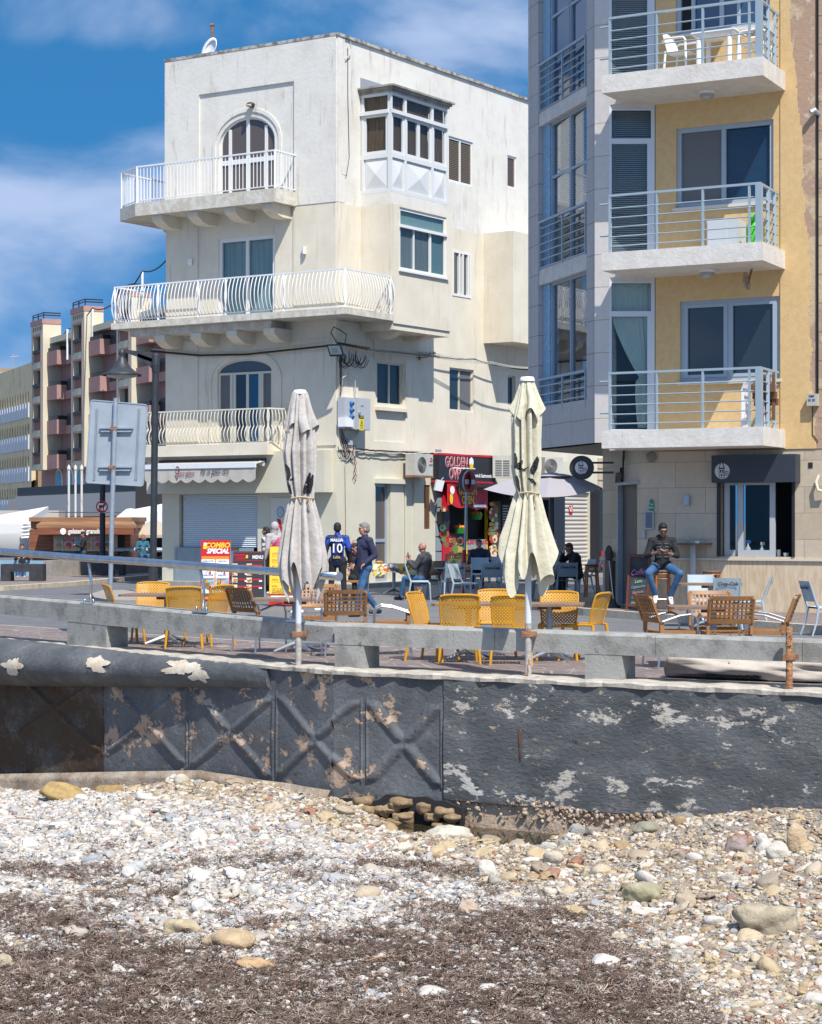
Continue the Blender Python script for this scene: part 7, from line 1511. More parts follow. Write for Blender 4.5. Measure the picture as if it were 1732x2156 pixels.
MB().box(WR,u0,(u0+um)/2+.1,.1,.34,z0+.06,z0+.30).obj('socket_cover',M['white_plastic'],t)
cu=Ru(762,.35); cz=Rz(762,887,.35); st_=MB().box(WR,cu-.10,cu+.10,.345,.35,cz-.24,cz+.16).obj('sticker',mat('danger_yellow',(.72,.60,.02),.5),dr)
MB().box(WR,cu-.095,cu+.095,.35,.353,cz+.07,cz+.155).obj('print',M['blk'],st_); text('DANGER',.055,WR.mat(cu,.356,cz+.112),bpy.data.materials['danger_yellow'],parent=st_,sx=.75,ext=.001)
q=MB(); q.tube([WR.P(cu-.07,.352,cz-.12),WR.P(cu+.07,.352,cz-.12),WR.P(cu,.352,cz+.04),WR.P(cu-.07,.352,cz-.12)],.007,5).tube([WR.P(cu+.01,.352,cz+.0),WR.P(cu-.015,.352,cz-.045),WR.P(cu+.015,.352,cz-.05),WR.P(cu-.005,.352,cz-.1)],.006,5); q.obj('print',M['blk'],st_)
text('ELECTRICITY',.03,WR.mat(cu,.353,cz-.18),M['blk'],parent=st_,ext=.001,sx=.8); text('1415',.07,WR.mat(Ru(763,.35),.35,Rz(763,855,.35)),M['blk'],parent=dr,ext=.001); MB().box(WR,um+.03,um+.09,.345,.40,Rz(752,873,.35),Rz(752,868,.35)).obj('handle',M['steel2'],dr)
MB().box(WR,Ru(728),Ru(737),.0,.1,Rz(733,937),Rz(733,922)).obj('junction_box',M['grey_box'],house)
rg=random.Random(4)
def cable(name,pts,r_,m,label,sag=0,jit=0):
    P=[Vector(p) for p in pts]; out=[]
    for a,b in zip(P,P[1:]):
        for k in range(8):
            s=k/8; p=a.lerp(b,s); out.append(p+Vector((rg.uniform(-jit,jit),0,rg.uniform(-jit,jit)-sag*4*s*(1-s))))
    out.append(P[-1]); q=MB(); q.tube(out,r_,5); return tag(q.obj(name,m),label,'cable')
wl=lambda x,y,w=.08:WL.P(Lu(x,w),w,Lz(x,y,w)); wr=lambda x,y,w=.08:WR.P(Ru(x,w),w,Rz(x,y,w))
cable('overhead_cable',[wl(318,739,.15),wl(420,748),wl(520,746),wl(690,728,.2)],.028,M['cable'],'thick black cable along the left front below the middle balcony')
cable('overhead_cable',[wl(320,735,.15),wl(420,742),wl(520,740),wl(705,718,.2)],.014,M['cable_white'],'thin pale cable above the thick black one on the left front')
cable('overhead_cable',[wr(712,722,.25),wr(790,738,.25),wr(880,746,.2),wr(905,748,.2)],.03,M['cable'],'thick black cable from the house corner to the insulator bracket')
cable('overhead_cable',[wr(905,748,.2),wr(1000,756,.25),wr(1060,770,.3),wr(1120,777,.3),wr(1200,782,.3)],.022,M['cable'],'black cable from the insulator bracket towards the flats',.04)
for i in range(4): cable('overhead_wire',[wr(775,733+i*1.5,.3),wr(900,741+i*3,.3),wr(1040,762+i*1.6,.7),wr(1115,773+i,.75)],.007,M['cable_white'],'one of the thin pale parallel wires running to the flats',.03)['group']='thin parallel wires to the flats'
for o in list(bpy.data.objects):
    if o.name.startswith('overhead_wire'): o['label']='thin pale wire, one of four parallel wires from the house towards the flats'
t=wallthing('insulator_bracket','rusty bracket with pale insulators on the right wall of the house','bracket',wr(905,745,.1))
q=MB(); q.tube([wr(880,747,.05),wr(918,743,.3)],.02,6).tube([wr(882,753,.05),wr(918,749,.3)],.02,6).tube([wr(884,741,.1),wr(884,758,.1)],.03,6); q.obj('arm',M['rust'],t)
for x in (890,898,906,914): q=MB(); q.lathe(wr(x,743,.2),[(.001,-.05),(.03,-.04),(.02,-.01),(.035,.01),(.02,.03),(.001,.06)],10); q.obj('insulator',mat('porcelain',(.4,.36,.3),.3) if x==890 else bpy.data.materials['porcelain'],t)
t=wallthing('wire_tangle','tangle of loose black wires and a rusty rack at the house corner','cables',wr(735,740,.1))
q=MB(); q.tube([wr(712,722,.2),wr(778,733,.3)],.03,6); 
for i in range(9): x=716+i*7; q.bx(*[c for ax in range(3) for c in (wr(x,724+i*1.2,.22)[ax]-.03,wr(x,724+i*1.2,.22)[ax]+.03)])
q.obj('rack',M['rust'],t)
q=MB()
for i in range(16):
    x=rg.uniform(722,765); y=rg.uniform(738,748); r1=rg.uniform(.08,.28); c=wr(x,y,.15)
    q.tube([c+Vector((WR.d.x*r1*math.cos(a),WR.d.y*r1*math.cos(a),r1*1.2*math.sin(a)-.05)) for a in np.linspace(rg.uniform(2.6,3.4),rg.uniform(5.6,6.6),12)],.009,5)
q.tube([wr(710,722,.15),wl(697,700,.25),wl(703,688,.3),wr(716,694,.3),wr(730,704,.25),wr(727,722,.2)],.014,6); q.obj('loop',M['cable'],t)
t=wallthing('wire_bundle','bundle of pale and brown wires hanging down the house corner beside the cabinet','cables',wr(718,850,.08))
for i in range(9):
    x0=713+i*.9; pts=[wr(x0+rg.uniform(-1,1),742,.1),wr(716+i*.4+rg.uniform(-1.5,1.5),790,.08),wr(715.5+i*.35+rg.uniform(-1,1),840,.06),wr(714+i*.5+rg.uniform(-1,1),900,.06),wr(720+i*1.5,935,.07),wr(728+i*1.2,958+rg.uniform(-8,6),.07)]
    q=MB(); q.tube(sum([[a.lerp(b,k/5)+Vector((rg.uniform(-.012,.012),0,0)) for k in range(5)] for a,b in zip(pts,pts[1:])],[])+[pts[-1]],.009,5); q.obj('wire',(M['cable_white'],M['cable'],mat('brown_wire',(.22,.10,.07),.7) if i==0 else bpy.data.materials['brown_wire'])[i%3],t)
for i in range(10):
    pts=[wr(712+i*3,945+rg.uniform(-6,10),.07),wr(722+i*2.5,962+rg.uniform(-8,8),.07),wr(736+i,958+rg.uniform(-9,4),.07),wr(748+rg.uniform(-3,3),938,.07)]
    q=MB(); q.tube(sum([[a.lerp(b,k/5)+Vector((0,0,-.10*math.sin(math.pi*k/5))) for k in range(5)] for a,b in zip(pts,pts[1:])],[])+[pts[-1]],.010,5); q.obj('wire',M['cable_white'] if i%2 else M['cable'],t)
q=MB(); q.tube([wr(749,945,.08),wr(748,962,.08),wr(751,975,.08),wr(746,990,.08),wr(752,1003,.08),wr(748,1012,.08),wr(744,1004,.08),wr(751,992,.08),wr(747,975,.08),wr(750,950,.08)],.009,5); q.tube([wr(727,978,.08),wr(728,1080,.05),wr(728.5,1190,.05)],.006,5); q.obj('wire',bpy.data.materials['brown_wire'],t)
q=MB(); q.tube([wr(720,824,.1),wr(722,795,.2),wr(734,786,.2),wr(748,796,.15),wr(749,838,.1)],.016,6).tube([wr(728,905,.1),wr(734,922,.12),wr(748,920,.12),wr(756,905,.1)],.014,6); q.obj('wire',M['cable_white'],t)
cable('wall_cables',[wr(750,945,.08),wr(790,949,.08),wr(860,952,.08),wr(925,956,.1),wr(1045,963,.1)],.022,M['cable'],'dark cable bundle along the right wall above the doors',0,.012)
cable('wall_cables',[wr(750,948,.1),wr(790,953,.1),wr(860,955,.1),wr(925,953,.12),wr(1045,960,.12)],.016,M['cable_white'],'pale cable bundle along the right wall above the doors',0,.016)
cable('facade_wire',[wr(736,84,.02),wr(742,96,.05),wr(738,115,.05),wr(727,124,.05)],.013,M['cable_white'],'pale loose wire hanging from the roof corner')
cable('facade_wire',[wr(733,100,.02),wr(733,200,.02),wr(736,330,.02),wr(730,370,.03),wr(720,366,.03),wr(722,300,.02)],.008,M['cable'],'thin wire hanging down the top storey near the corner')
# air conditioning units
def acunit(p,f,rz_,label,w=.8,h=.58,d=.3,rust=True,fan=True):
    t=thing('air_conditioner',label,'air conditioner',tuple(p),f.rot()); f=Fr((p.x,p.y),f.d); z=p.z
    b=mat('ac_cream',(.50,.49,.45),.5,c2=(.44,.43,.39),ns=6) if 'ac_cream' not in bpy.data.materials else bpy.data.materials['ac_cream']
    MB().box(f,-w/2,w/2,-d,0,z,z+h).obj('casing',b,t)
    gm=bpy.data.materials.get('ac_grille') or mat('ac_grille',(.16,.16,.15),.5)
    if fan:
        q=MB(); c=f.P(-.1,.004,z+h/2); Mx=Matrix(((f.d.x,0,f.n.x),(f.d.y,0,f.n.y),(0,1,0)))
        for r1 in np.linspace(.05,.21,7): q.tube([f.P(-.1+r1*math.cos(a),.012,z+h/2+r1*math.sin(a)) for a in np.linspace(0,6.28,28)],.006,4)
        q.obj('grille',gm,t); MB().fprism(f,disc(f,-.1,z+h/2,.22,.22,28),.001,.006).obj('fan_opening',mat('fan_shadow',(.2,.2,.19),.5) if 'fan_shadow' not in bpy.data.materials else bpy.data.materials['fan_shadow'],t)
    else:
        q=MB()
        for i in range(7):
            for j in range(2): q.box(f,-w/2+.08+j*(w/2-.08),-w/2+.04+(j+1)*(w/2-.08),.001,.01,z+.06+i*.07,z+.10+i*.07)
        q.obj('grille',gm,t)
    if rust: MB().box(f,-w/2-.05,w/2,-d,.02,z-.06,z-.003).obj('bracket',M['rust'],t)
    return t
t=acunit(wr(893,1001,.45),WR,0,'old cream air conditioner on a rusty bracket left of the black shop sign',w=.95,h=.60)
wf_=WR; q=MB(); c=wr(908,968,.46); q.tube([c+Vector((0,0,.06)),c+Vector((.05,.05,-.02)),c+Vector((-.04,-.04,-.04)),c+Vector((0,0,.06))],.012,5); q.obj('print',M['red'],t); text('CHIGO',.07,WR.mat(Ru(908,.46),.462,Rz(908,979,.46)),M['blk'],parent=t,ext=.001)
G_=Fr((0,0),(1,.1)); acunit(wr(1060,1006,.6),G_,0,'cream air conditioner side grille beside the shop sign, half behind the cream parasol',w=.62,h=.66,d=.35,fan=False,rust=False)
t=acunit(Wp(1167,999,61.5),Fr((0,0),(.9,.42)),0,'white air conditioner with a round fan above the grey parasol',w=.62,h=.52)
# ---------------- take away shop
t=thing('shop_sign','black shop sign with red edges and red outlined lettering','sign',tuple(wr(985,985,.3)),WR.rot())
u0,u1=Ru(925,.3),Ru(1044,.3); z0,z1=Rz(985,1013,.3),Rz(985,961,.3); bd=MB().box(WR,u0,u1,.05,.3,z0,z1).obj('board',mat('black_sign_board',(.02,.02,.025),.45),t)
for a,b in ((z1,z1+.05),(z0-.05,z0)): MB().box(WR,u0-.01,u1+.01,.04,.32,a,b).obj('trim',M['red'],t)
for s_,y in (('GOLDEN',974),('OVEN',999)): 
    text(s_,.42,WR.mat(Ru(963,.31),.302,Rz(963,y,.31)),M['white'],parent=bd,ext=.003,bold=.014,sx=.72); text(s_,.42,WR.mat(Ru(963,.31),.306,Rz(963,y,.31)),M['red'],parent=bd,ext=.004,bold=.002,sx=.72)
MB().box(WR,Ru(953,.3),Ru(1001,.3),.302,.306,Rz(980,987,.3),Rz(980,985,.3)).obj('print',M['white'],bd); text('Pizzeria & Gastronomia',.15,WR.mat(Ru(1016,.31),.303,Rz(1016,1002,.31)),M['white'],parent=bd,ext=.002,sx=.75,bold=.003)
# the little cook on the signs stays a plain yellow and white mark
q=MB().fprism(WR,disc(WR,Ru(993,.3),Rz(993,973,.3),.12,.14,12),.302,.306).obj('print',M['white'],bd); MB().fprism(WR,disc(WR,Ru(993,.3),Rz(993,982,.3),.10,.09,12),.307,.309).obj('print',M['yellow'],bd)
t=thing('banner','red cloth banner with yellow lettering hanging in the shop entrance','banner',tuple(wr(985,1047,.5)),WR.rot())
u0,u1=Ru(942,.55),Ru(1026,.55); zc=Rz(985,1046,.55); n=30; q=MB(); q.grid([[WR.P(u0+(u1-u0)*i/n,.55+.03*math.sin(i*.7),zc+s*.31+.05-.11*(i/n)+.03*math.sin(i*.5)*(s<0)) for i in range(n+1)] for s in (-1,0,1)]); q.smooth=True; bn_=q.obj('cloth',M['red'],t)
for s_,u,z,m_,sz in (('GOLDEN',Ru(986,.6),zc+.17,M['yellow'],.31),('OVEN',Ru(986,.6),zc-.10,M['yellow'],.31),('Gastronomia',Ru(1011,.6),zc-.24,bpy.data.materials['ice_blue_print'],.17)): text(s_,sz,WR.mat(u,.60,z),m_,parent=bn_,ext=.003,bold=.008,sx=.78)
MB().fprism(WR,disc(WR,Ru(953,.6),zc+.18,.12,.12,12),.60,.604).obj('print',M['white'],bn_); MB().fprism(WR,disc(WR,Ru(951,.6),zc-.06,.09,.16,12),.60,.604).obj('print',M['yellow'],bn_)
# shop interior and frontage
sf=thing('takeaway_shop','dark take away shop front with red pilasters, food posters and yellow posts','shop',tuple(wr(1000,1170,0)),WR.rot())
MB().box(WR,Ru(927),Ru(940.5),.001,.10,.1,Rz(934,1020)).obj('pilaster',M['red'],sf)
MB().box(WR,shopR-.45,shopR,.001,.12,.1,Rz(1120,1028)).obj('pilaster',M['darkred'],sf)
MB().box(WR,shopL,shopR,-.02,.9,Rz(1000,1028),Rz(1000,1020)).obj('canopy',mat('dark_canopy',(.02,.02,.022),.8),sf)
MB().box(WR,Ru(1030),Ru(1128),.2,.9,Rz(1080,1052),Rz(1080,1024)).obj('canopy_drop',bpy.data.materials['dark_canopy'],sf)
for x in (981,1024): MB().box(WR,Ru(x),Ru(x)+.07,-.05,.02,.6,Rz(x,1065)).obj('yellow_post',M['yellow'],sf)
MB().box(WR,Ru(941),Ru(1024),-.1,-.02,.12,1.25).obj('counter',mat('dark_counter',(.03,.02,.02),.5),sf)
MB().box(WR,Ru(985),Ru(1024),-.02,.02,.95,1.25).obj('counter_panel',mat('dim_white_panel',(.3,.3,.3),.5),sf); text('ITALIAN FOOD & PIZZA',.17,WR.mat(Ru(1006),.025,Rz(1006,1142)),M['red'],parent=sf,ext=.002,bold=.004,sx=.8)
fn=['food_gold','food_brown','food_green','food_red','food_cream']
q={c:MB() for c in fn}
def foodwall(x0,x1,y0,y1,w,n,seed):
    rg=random.Random(seed)
    for i in range(n):
        x=rg.uniform(x0,x1);y=rg.uniform(y0,y1); f=rg.choice(fn); a=rg.uniform(.05,.16); q[f].fprism(WR,disc(WR,Ru(x,w),Rz(x,y,w),a,a*rg.uniform(.4,.9),9),w,w+.002+.0004*i)
pz=MB().box(WR,Ru(1030),Ru(1048),-.02,.12,.5,Rz(1040,1055)).obj('poster',mat('poster_brown',(.09,.035,.02),.6),sf); foodwall(1031,1047,1060,1170,.121,46,1)
mb_=MB().box(WR,Ru(1050),Ru(1076),-.02,.12,.9,Rz(1060,1062)).obj('menu_poster',M['blk'],sf)
for i in range(16): MB().box(WR,Ru(1052),Ru(1052+rg.uniform(5,12)),.121,.125,Rz(1060,1150-i*5.6),Rz(1060,1149-i*5.6)).obj('print',M['white'] if i not in (9,4) else M['yellow'],mb_)
foodwall(930,940,1070,1150,.101,20,2)
st2_=MB().box(WR,Ru(941),Ru(975),-.02,.06,.25,Rz(960,1122)).obj('poster',M['blk'],sf)
for k,y in enumerate((1132,1150,1169)):
    text('GOLDEN',.16,WR.mat(Ru(952),.064,Rz(952,y-5)),mat('pink_print',(.5,.03,.12),.5) if k==0 else bpy.data.materials['pink_print'],parent=st2_,ext=.001,sx=.7); text('OVEN',.16,WR.mat(Ru(952),.064,Rz(952,y)),bpy.data.materials['pink_print'],parent=st2_,ext=.001,sx=.8); foodwall(942,972,y+5,y+8,.064,14,30+k)
for c in fn:
    if q[c].v: q[c].obj('food_picture',bpy.data.materials[c],sf)
MB().box(WR,Ru(917),Ru(929),.05,.3,Rz(923,1104),Rz(923,1077)).obj('post_box',M['black'],sf)
og=mat('orange_fruit',(.75,.22,.01),.5)
for x,y,l in ((968,1123,'green basket of oranges on the left counter of the shop'),(1003,1094,'green basket of oranges higher up inside the shop')):
    t=thing('fruit_basket',l,'basket',tuple(wr(x,y,.05))); c=wr(x,y,.15); k=MB(); k.lathe(c,[(.001,0),(.15,0),(.2,.16)],14); k.obj('basket',mat('green_basket',(.03,.25,.04),.5) if x==968 else bpy.data.materials['green_basket'],t)
    k=MB(); 
    for i in range(8): k.ball(c+Vector((.12*math.cos(i*.8),.12*math.sin(i*.8),.18)),.055,10,6)
    k.ball(c+Vector((0,0,.22)),.06,10,6); k.smooth=True; tag(k.obj('oranges',og,t),None)
# floodlight under the sign
t=thing('flood_light','small white floodlight hanging left of the red banner','lamp',tuple(wr(923,1020,.3))); p=wr(923,1020,.35); f=Fr((p.x,p.y),(.9,.44)); MB().hexa([f.P(-.14,.05,p.z-.16),f.P(.1,.05,p.z-.2),f.P(.1,-.02,p.z-.2),f.P(-.14,-.02,p.z-.16),f.P(-.08,.1,p.z+.14),f.P(.16,.1,p.z+.1),f.P(.16,.0,p.z+.1),f.P(-.08,.0,p.z+.14)]).obj('housing',M['white_plastic'],t); MB().tube([p,p+Vector((.15,.2,.2))],.02,6).obj('bracket',M['galv'],t)
# roller shutter shop to the right, its posts, and the stone courses beyond
q=MB(); n=20; z0,z1=sh2[2],sh2[3]
for i in range(n): 
    a=z0+(z1-z0)*i/n; b=z0+(z1-z0)*(i+1)/n; q.grid([[WR.P(u,-.10+.03*math.sin(math.pi*k/4),a+(b-a)*k/4*.94) for u in (sh2[0],sh2[1])] for k in range(5)])
ss=q.obj('roller_shutter',mat('beige_shutter',(.50,.46,.41),.5),house)
sp_=MB().fprism(WR,disc(WR,Ru(1206),Rz(1206,1070),.12,.14,20),-.06,-.055).obj('print',M['white'],ss); k=MB(); k.tube([WR.P(Ru(1206)+.11*math.cos(a),-.05,Rz(1206,1070)+.13*math.sin(a)) for a in np.linspace(0,6.28,22)],.014,5).tube([WR.P(Ru(1206)-.07,-.05,Rz(1206,1070)+.09),WR.P(Ru(1206)+.07,-.05,Rz(1206,1070)-.09)],.013,5); k.obj('print',M['red'],ss); text('P',.17,WR.mat(Ru(1206),-.052,Rz(1206,1070)),M['blk'],parent=ss,ext=.001); MB().box(WR,Ru(1203),Ru(1209.5),-.06,-.055,Rz(1206,1083),Rz(1206,1077)).obj('print',M['red'],ss)
MB().box(WR,Ru(1135),Ru(1170),.0,.35,.1,Rz(1150,1030)).box(WR,Ru(1243),Ru(1258),.0,.35,.1,Rz(1250,1030)).obj('dark_frame',M['black_metal'],house)
q=MB(); 
for i in range(10): z=.1+i*.38; q.box(WR,Ru(1258.5),UR-.2,.001,.06,z,z+.33)
q.obj('stone_course',mat('cream_stone_course',(.50,.42,.30),.9),house); MB().box(WR,Ru(1245),Ru(1258),.36,.40,.3,Rz(1250,1160)).obj('red_panel',M['red'],house)
# grey parasol open in the alley
px_,Yp=1164,39.8; k=Yp/FPX; t=thing('open_parasol','open grey parasol with a dark pole shading the alley tables','parasol',((px_-866)*k,Yp,0)); ap=Wp(1162,997,Yp); w_=1.42
co=[Wp(1019,1030,Yp-.3),Wp(1150,1047,Yp-1.3),Wp(1269,1027,Yp-.3),Wp(1240,1018,Yp+1.1),Wp(1090,1018,Yp+1.1)]
q=MB(); n=len(co); gm=mat('grey_parasol_cloth',(.33,.31,.34),.9)
for i in range(n):
    a,b=co[i],co[(i+1)%n]; rows=[]
    for j in range(7):
        s=j/6; rows.append([ap.lerp(a.lerp(b,u),s)+Vector((0,0,.07*math.sin(math.pi*s)*(1-0)-.05*math.sin(math.pi*u)*s)) for u in np.linspace(0,1,7)])
    q.grid(rows)
q.obj('canopy',gm,t); q=MB(); q.lathe(ap+Vector((0,0,-.04)),[(.001,.07),(.12,.05),(.32,-.01),(.42,-.02)],16); q.obj('vent_flap',gm,t)
MB().tube([((px_-866)*k,Yp,0),ap],.045,12).obj('pole',M['black_metal'],t)
q=MB(); 
for c in co: q.tube([ap+Vector((0,0,-.06)),c+Vector((0,0,-.02))],.015,5); q.tube([Vector((ap.x,Yp,ap.z-.45)),ap.lerp(c,.55)+Vector((0,0,-.02))],.012,5)
q.obj('rib',M['black_metal'],t)
# no entry sign
Yn=48.; k=Yn/FPX; t=thing('no_entry_sign','round red no entry sign with a white bar on a leaning grey pole','sign',((978-866)*k,Yn,0))
MB().tube([Vector(((977-866)*k,Yn,0)),Wp(983,1040,Yn),Wp(985,995,Yn)],.032,10).obj('pole',M['galv'],t); MB().tube([Vector(((977-866)*k,Yn,0)),Wp(978.4,1158,Yn)],.05,10).obj('pole_foot',M['red'],t)
c=Wp(990,1014.6,Yn-.1); f=Fr((c.x,c.y),(.58,.81)); rr=.275
q=MB().fprism(f,[(rr*math.cos(a),c.z+rr*math.sin(a)) for a in np.linspace(0,6.2832,37)[:-1]],-.03,0).obj('disc',M['galv'],t); MB().fprism(f,[(rr*.95*math.cos(a),c.z+rr*.95*math.sin(a)) for a in np.linspace(0,6.2832,37)[:-1]],.001,.004).obj('print',mat('sign_red',(.42,.01,.02),.4),q); MB().box(f,-rr*.78,rr*.78,.005,.008,c.z-.055,c.z+.055).obj('print',M['white'],q)
c2=Wp(979,1012,Yn+.02); f2=Fr((c2.x,c2.y),(.5,-.86)); MB().fprism(f2,[(rr*math.cos(a),c2.z+rr*math.sin(a)) for a in np.linspace(0,6.2832,37)[:-1]],-.02,0).obj('second_disc',M['black'],t)
# back of the square road sign and its leaning pole
Ys=Gp(232,1341).y; k=Ys/FPX; t=thing('road_sign','large square road sign seen from its grey back on a leaning pole','sign',((231-866)*k,Ys,0))
P_=lambda x,y,d=0:Vector(((x-866)*k,Ys+d,H+(HZ-y)*k))
MB().tube([P_(230.5,1341),P_(236,1100,-.02),P_(240.5,960,-.03),P_(244.5,838,-.03)],.036,14).obj('pole',M['galv'],t)
q=MB(); o=[P_(190.4,841.6,.05),P_(309.5,852,.05),P_(301,1023.4,.05),P_(180,1016,.05)]
def rnd(o,r_=.045):
    out=[]; n=len(o)
    for i in range(n):
        a,b,c=o[i-1],o[i],o[(i+1)%n]; d1=(a-b).normalized(); d2=(c-b).normalized()
        for s in np.linspace(0,1,5): out.append((b+d1*r_).lerp(b,s).lerp(b.lerp(b+d2*r_,s),s))
    return out
q.prism(rnd(o),(0,.012,0)); q.obj('plate',mat('sign_back_grey',(.33,.38,.43),.55,metal=.2,c2=(.29,.34,.39),ns=4),t)
q=MB(); q.tube(rnd(o)+[rnd(o)[0]],.011,5); q.obj('rim',M['galv'],t)
for y in (900,982):
    q=MB(); a,b=P_(209-(y-900)*.03,y-3,-.0),P_(280-(y-900)*.03,y+5,-.0); q.bx(a.x,b.x,Ys-.0,Ys+.05,a.z-.04,a.z-.02).bx(a.x+.02,b.x-.02,Ys-.0,Ys+.05,a.z-.09,a.z-.07); q.obj('rail',M['galv'],t)
    q=MB(); c=P_(240-(y-900)*.04,y+2,0); q.bx(c.x-.05,c.x+.05,Ys-.07,Ys+.02,c.z-.025,c.z+.025); q.obj('clamp',M['rust'],t)
for x0,x1 in ((202,196),(291,284)): q=MB(); q.tube([P_(x0,860,.04),P_(x1,1010,.04)],.008,5).tube([P_(x0+3,860,.04),P_(x1+3,1010,.04)],.008,5); q.obj('stiffener',M['galv'],t)
# street lamp
Yl=Gp(322,1262).y; k=Yl/FPX; P_=lambda x,y,d=0:Vector(((x-866)*k,Yl+d,H+(HZ-y)*k)); t=thing('street_lamp','dark street lamp with a bell shaped shade on a curved arm','street lamp',((322-866)*k,Yl,0)); ml=mat('dark_lamp_paint',(.022,.027,.034),.5,c2=(.035,.04,.05),ns=5)
MB().tube([P_(322,1262),P_(323.5,1130),P_(327,830),P_(328,780)],.078,16).obj('pole',ml,t); MB().tube([P_(322,1262),P_(322.6,1196)],.108,16).obj('base',ml,t)
q=MB(); q.tube([P_(328,784),P_(328,768),P_(328.3,748),P_(328.3,743)],[.085,.10,.085,.03],14); q.obj('sleeve',ml,t)
q=MB(); q.hexa([P_(264,742,.03),P_(322,763,.03),P_(322,763,-.03),P_(264,742,-.03),P_(262,736,.03),P_(322,742,.03),P_(322,742,-.03),P_(262,736,-.03)]); q.hexa([P_(290,750,.03),P_(322,778,.03),P_(322,778,-.03),P_(290,750,-.03),P_(290,744,.03),P_(322,755,.03),P_(322,755,-.03),P_(290,744,-.03)]); q.obj('arm',ml,t)
c=P_(257,790); u_=k; q=MB(); q.lathe(c,[(.001,u_*57),(.05,u_*54),(.075,u_*50),(.08,u_*44),(.06,u_*40),(.09,u_*35),(.13,u_*27),(.20,u_*17),(.30,u_*9),(u_*41,u_*3),(u_*42,0),(u_*41,-u_*1)],32); q.smooth=True; q.obj('lamp_shade',ml,t); q=MB(); q.lathe(c,[(u_*33,u_*.5),(u_*31,-u_*3),(u_*20,-u_*5.5),(.001,-u_*6)],28); q.smooth=True; q.obj('lens',mat('lamp_lens',(.35,.36,.34),.3),t)
# black post with the no dogs notice
Yd=Gp(216,1218).y; k=Yd/FPX; P_=lambda x,y,d=0:Vector(((x-866)*k,Yd+d,H+(HZ-y)*k)); t=thing('notice_post','slim black post with a red and white no dogs notice','post',((216-866)*k,Yd,0))
q=MB(); q.tube([P_(215,1219),P_(215.5,1215),P_(216,1205)],[.28,.22,.10],16).tube([P_(216,1218),P_(216,1150),P_(216,1010)],[.115,.09,.085],14); q.obj('pole',M['black_metal'],t)
b=MB().bx(P_(208.5,0).x,P_(223.5,0).x,Yd-.12,Yd-.10,P_(0,1080).z,P_(0,1059.5).z).obj('notice',M['white'],t)
c=P_(216,1067,-.13); q=MB(); q.tube([c+Vector((.17*math.cos(a),0,.17*math.sin(a))) for a in np.linspace(0,6.28,24)],.022,5).tube([c+Vector((.12,-.0,.12)),c+Vector((-.12,0,-.12))],.02,5); q.obj('print',M['red'],b); q=MB(); q.bx(c.x-.09,c.x+.07,c.y+.005,c.y+.01,c.z-.02,c.z+.05).bx(c.x+.05,c.x+.11,c.y+.005,c.y+.01,c.z+.03,c.z+.10).bx(c.x-.08,c.x-.05,c.y+.005,c.y+.01,c.z-.1,c.z).bx(c.x+.03,c.x+.06,c.y+.005,c.y+.01,c.z-.1,c.z); q.obj('print',M['blk'],b); MB().bx(P_(209,0).x,P_(223,0).x,Yd-.125,Yd-.12,P_(0,1079).z,P_(0,1074.5).z).obj('print',M['red'],b)
# stone benches on the promenade
def bench(x0,x1,y0,y1,label,hole):
    Yq=FPX*(H-.1)/(y1-HZ); k=Yq/FPX; g=thing('block_bench',label,'bench',(((x0+x1)/2-866)*k,Yq,.1),R(5)); X=lambda x:(x-866)*k; Z=lambda y:H+(HZ-y)*k; m=bpy.data.materials.get('bench_black') or mat('bench_black',(.022,.024,.028),.6,c2=(.04,.04,.045),ns=5); q=MB()
    q.bx(X(x0),X(hole[0]),Yq,Yq+.55,.1,Z(y0)).bx(X(hole[1]),X(x1),Yq,Yq+.55,.1,Z(y0)).bx(X(hole[0]),X(hole[1]),Yq,Yq+.55,Z(hole[2]),Z(y0)); q.obj('block',m,g)
bench(1,90,1188,1224,'black block bench with an open middle at the far left of the promenade',(22,61,1204)); bench(194,260,1187,1212,'black block bench behind the leaning sign pole on the promenade',(236,250,1200))
# low blue and grey walls, promenade rail with leaning fins
def at2(x,y,z=.1): return Gp(x,y,z)
def lowwall(x0,y0,x1,y1,yt,label,m,th=.3):
    a=at2(x0,y0);b=at2(x1,y1); f=Fr((a.x,a.y),(b.x-a.x,b.y-a.y)); h=.1+(y0-yt)*a.y/FPX; q=MB().box(f,0,(Vector((b.x,b.y))-Vector((a.x,a.y))).length,-th,0,-.1,h); return tag(q.obj('low_wall',m),label,'wall')
lowwall(-260,1212,108,1213,1180,'low pale blue promenade wall on the left',mat('pale_blue_paint',(.25,.40,.52),.7,c2=(.20,.34,.46),ns=3,fleck=(.4,.36,.3),fl_s=9,fl_t=.72)); lowwall(108,1214,345,1204,1180,'low bare concrete promenade wall behind the benches',bpy.data.materials['island_concrete'])
Yr_=82.; k=Yr_/FPX; P_=lambda x,y,d=0:Vector(((x-866)*k,Yr_+d,H+(HZ-y)*k)); t=thing('promenade_rail','steel tube rail on slanting black fins along the far promenade','railing',tuple(P_(230,1190)))
MB().tube([P_(118,1156),P_(345,1158)],.1,10).obj('tube',M['galv'],t)
for x in (104,150,200,248,298,340):
    q=MB(); q.prism([P_(x-14,1192,-.1),P_(x+4,1192,-.1),P_(x+14,1170,-.1),P_(x+26,1160,-.1),P_(x+14,1160,-.1),P_(x-2,1172,-.1)],(0,.2,0)); q.obj('fin',M['black_metal'],t)
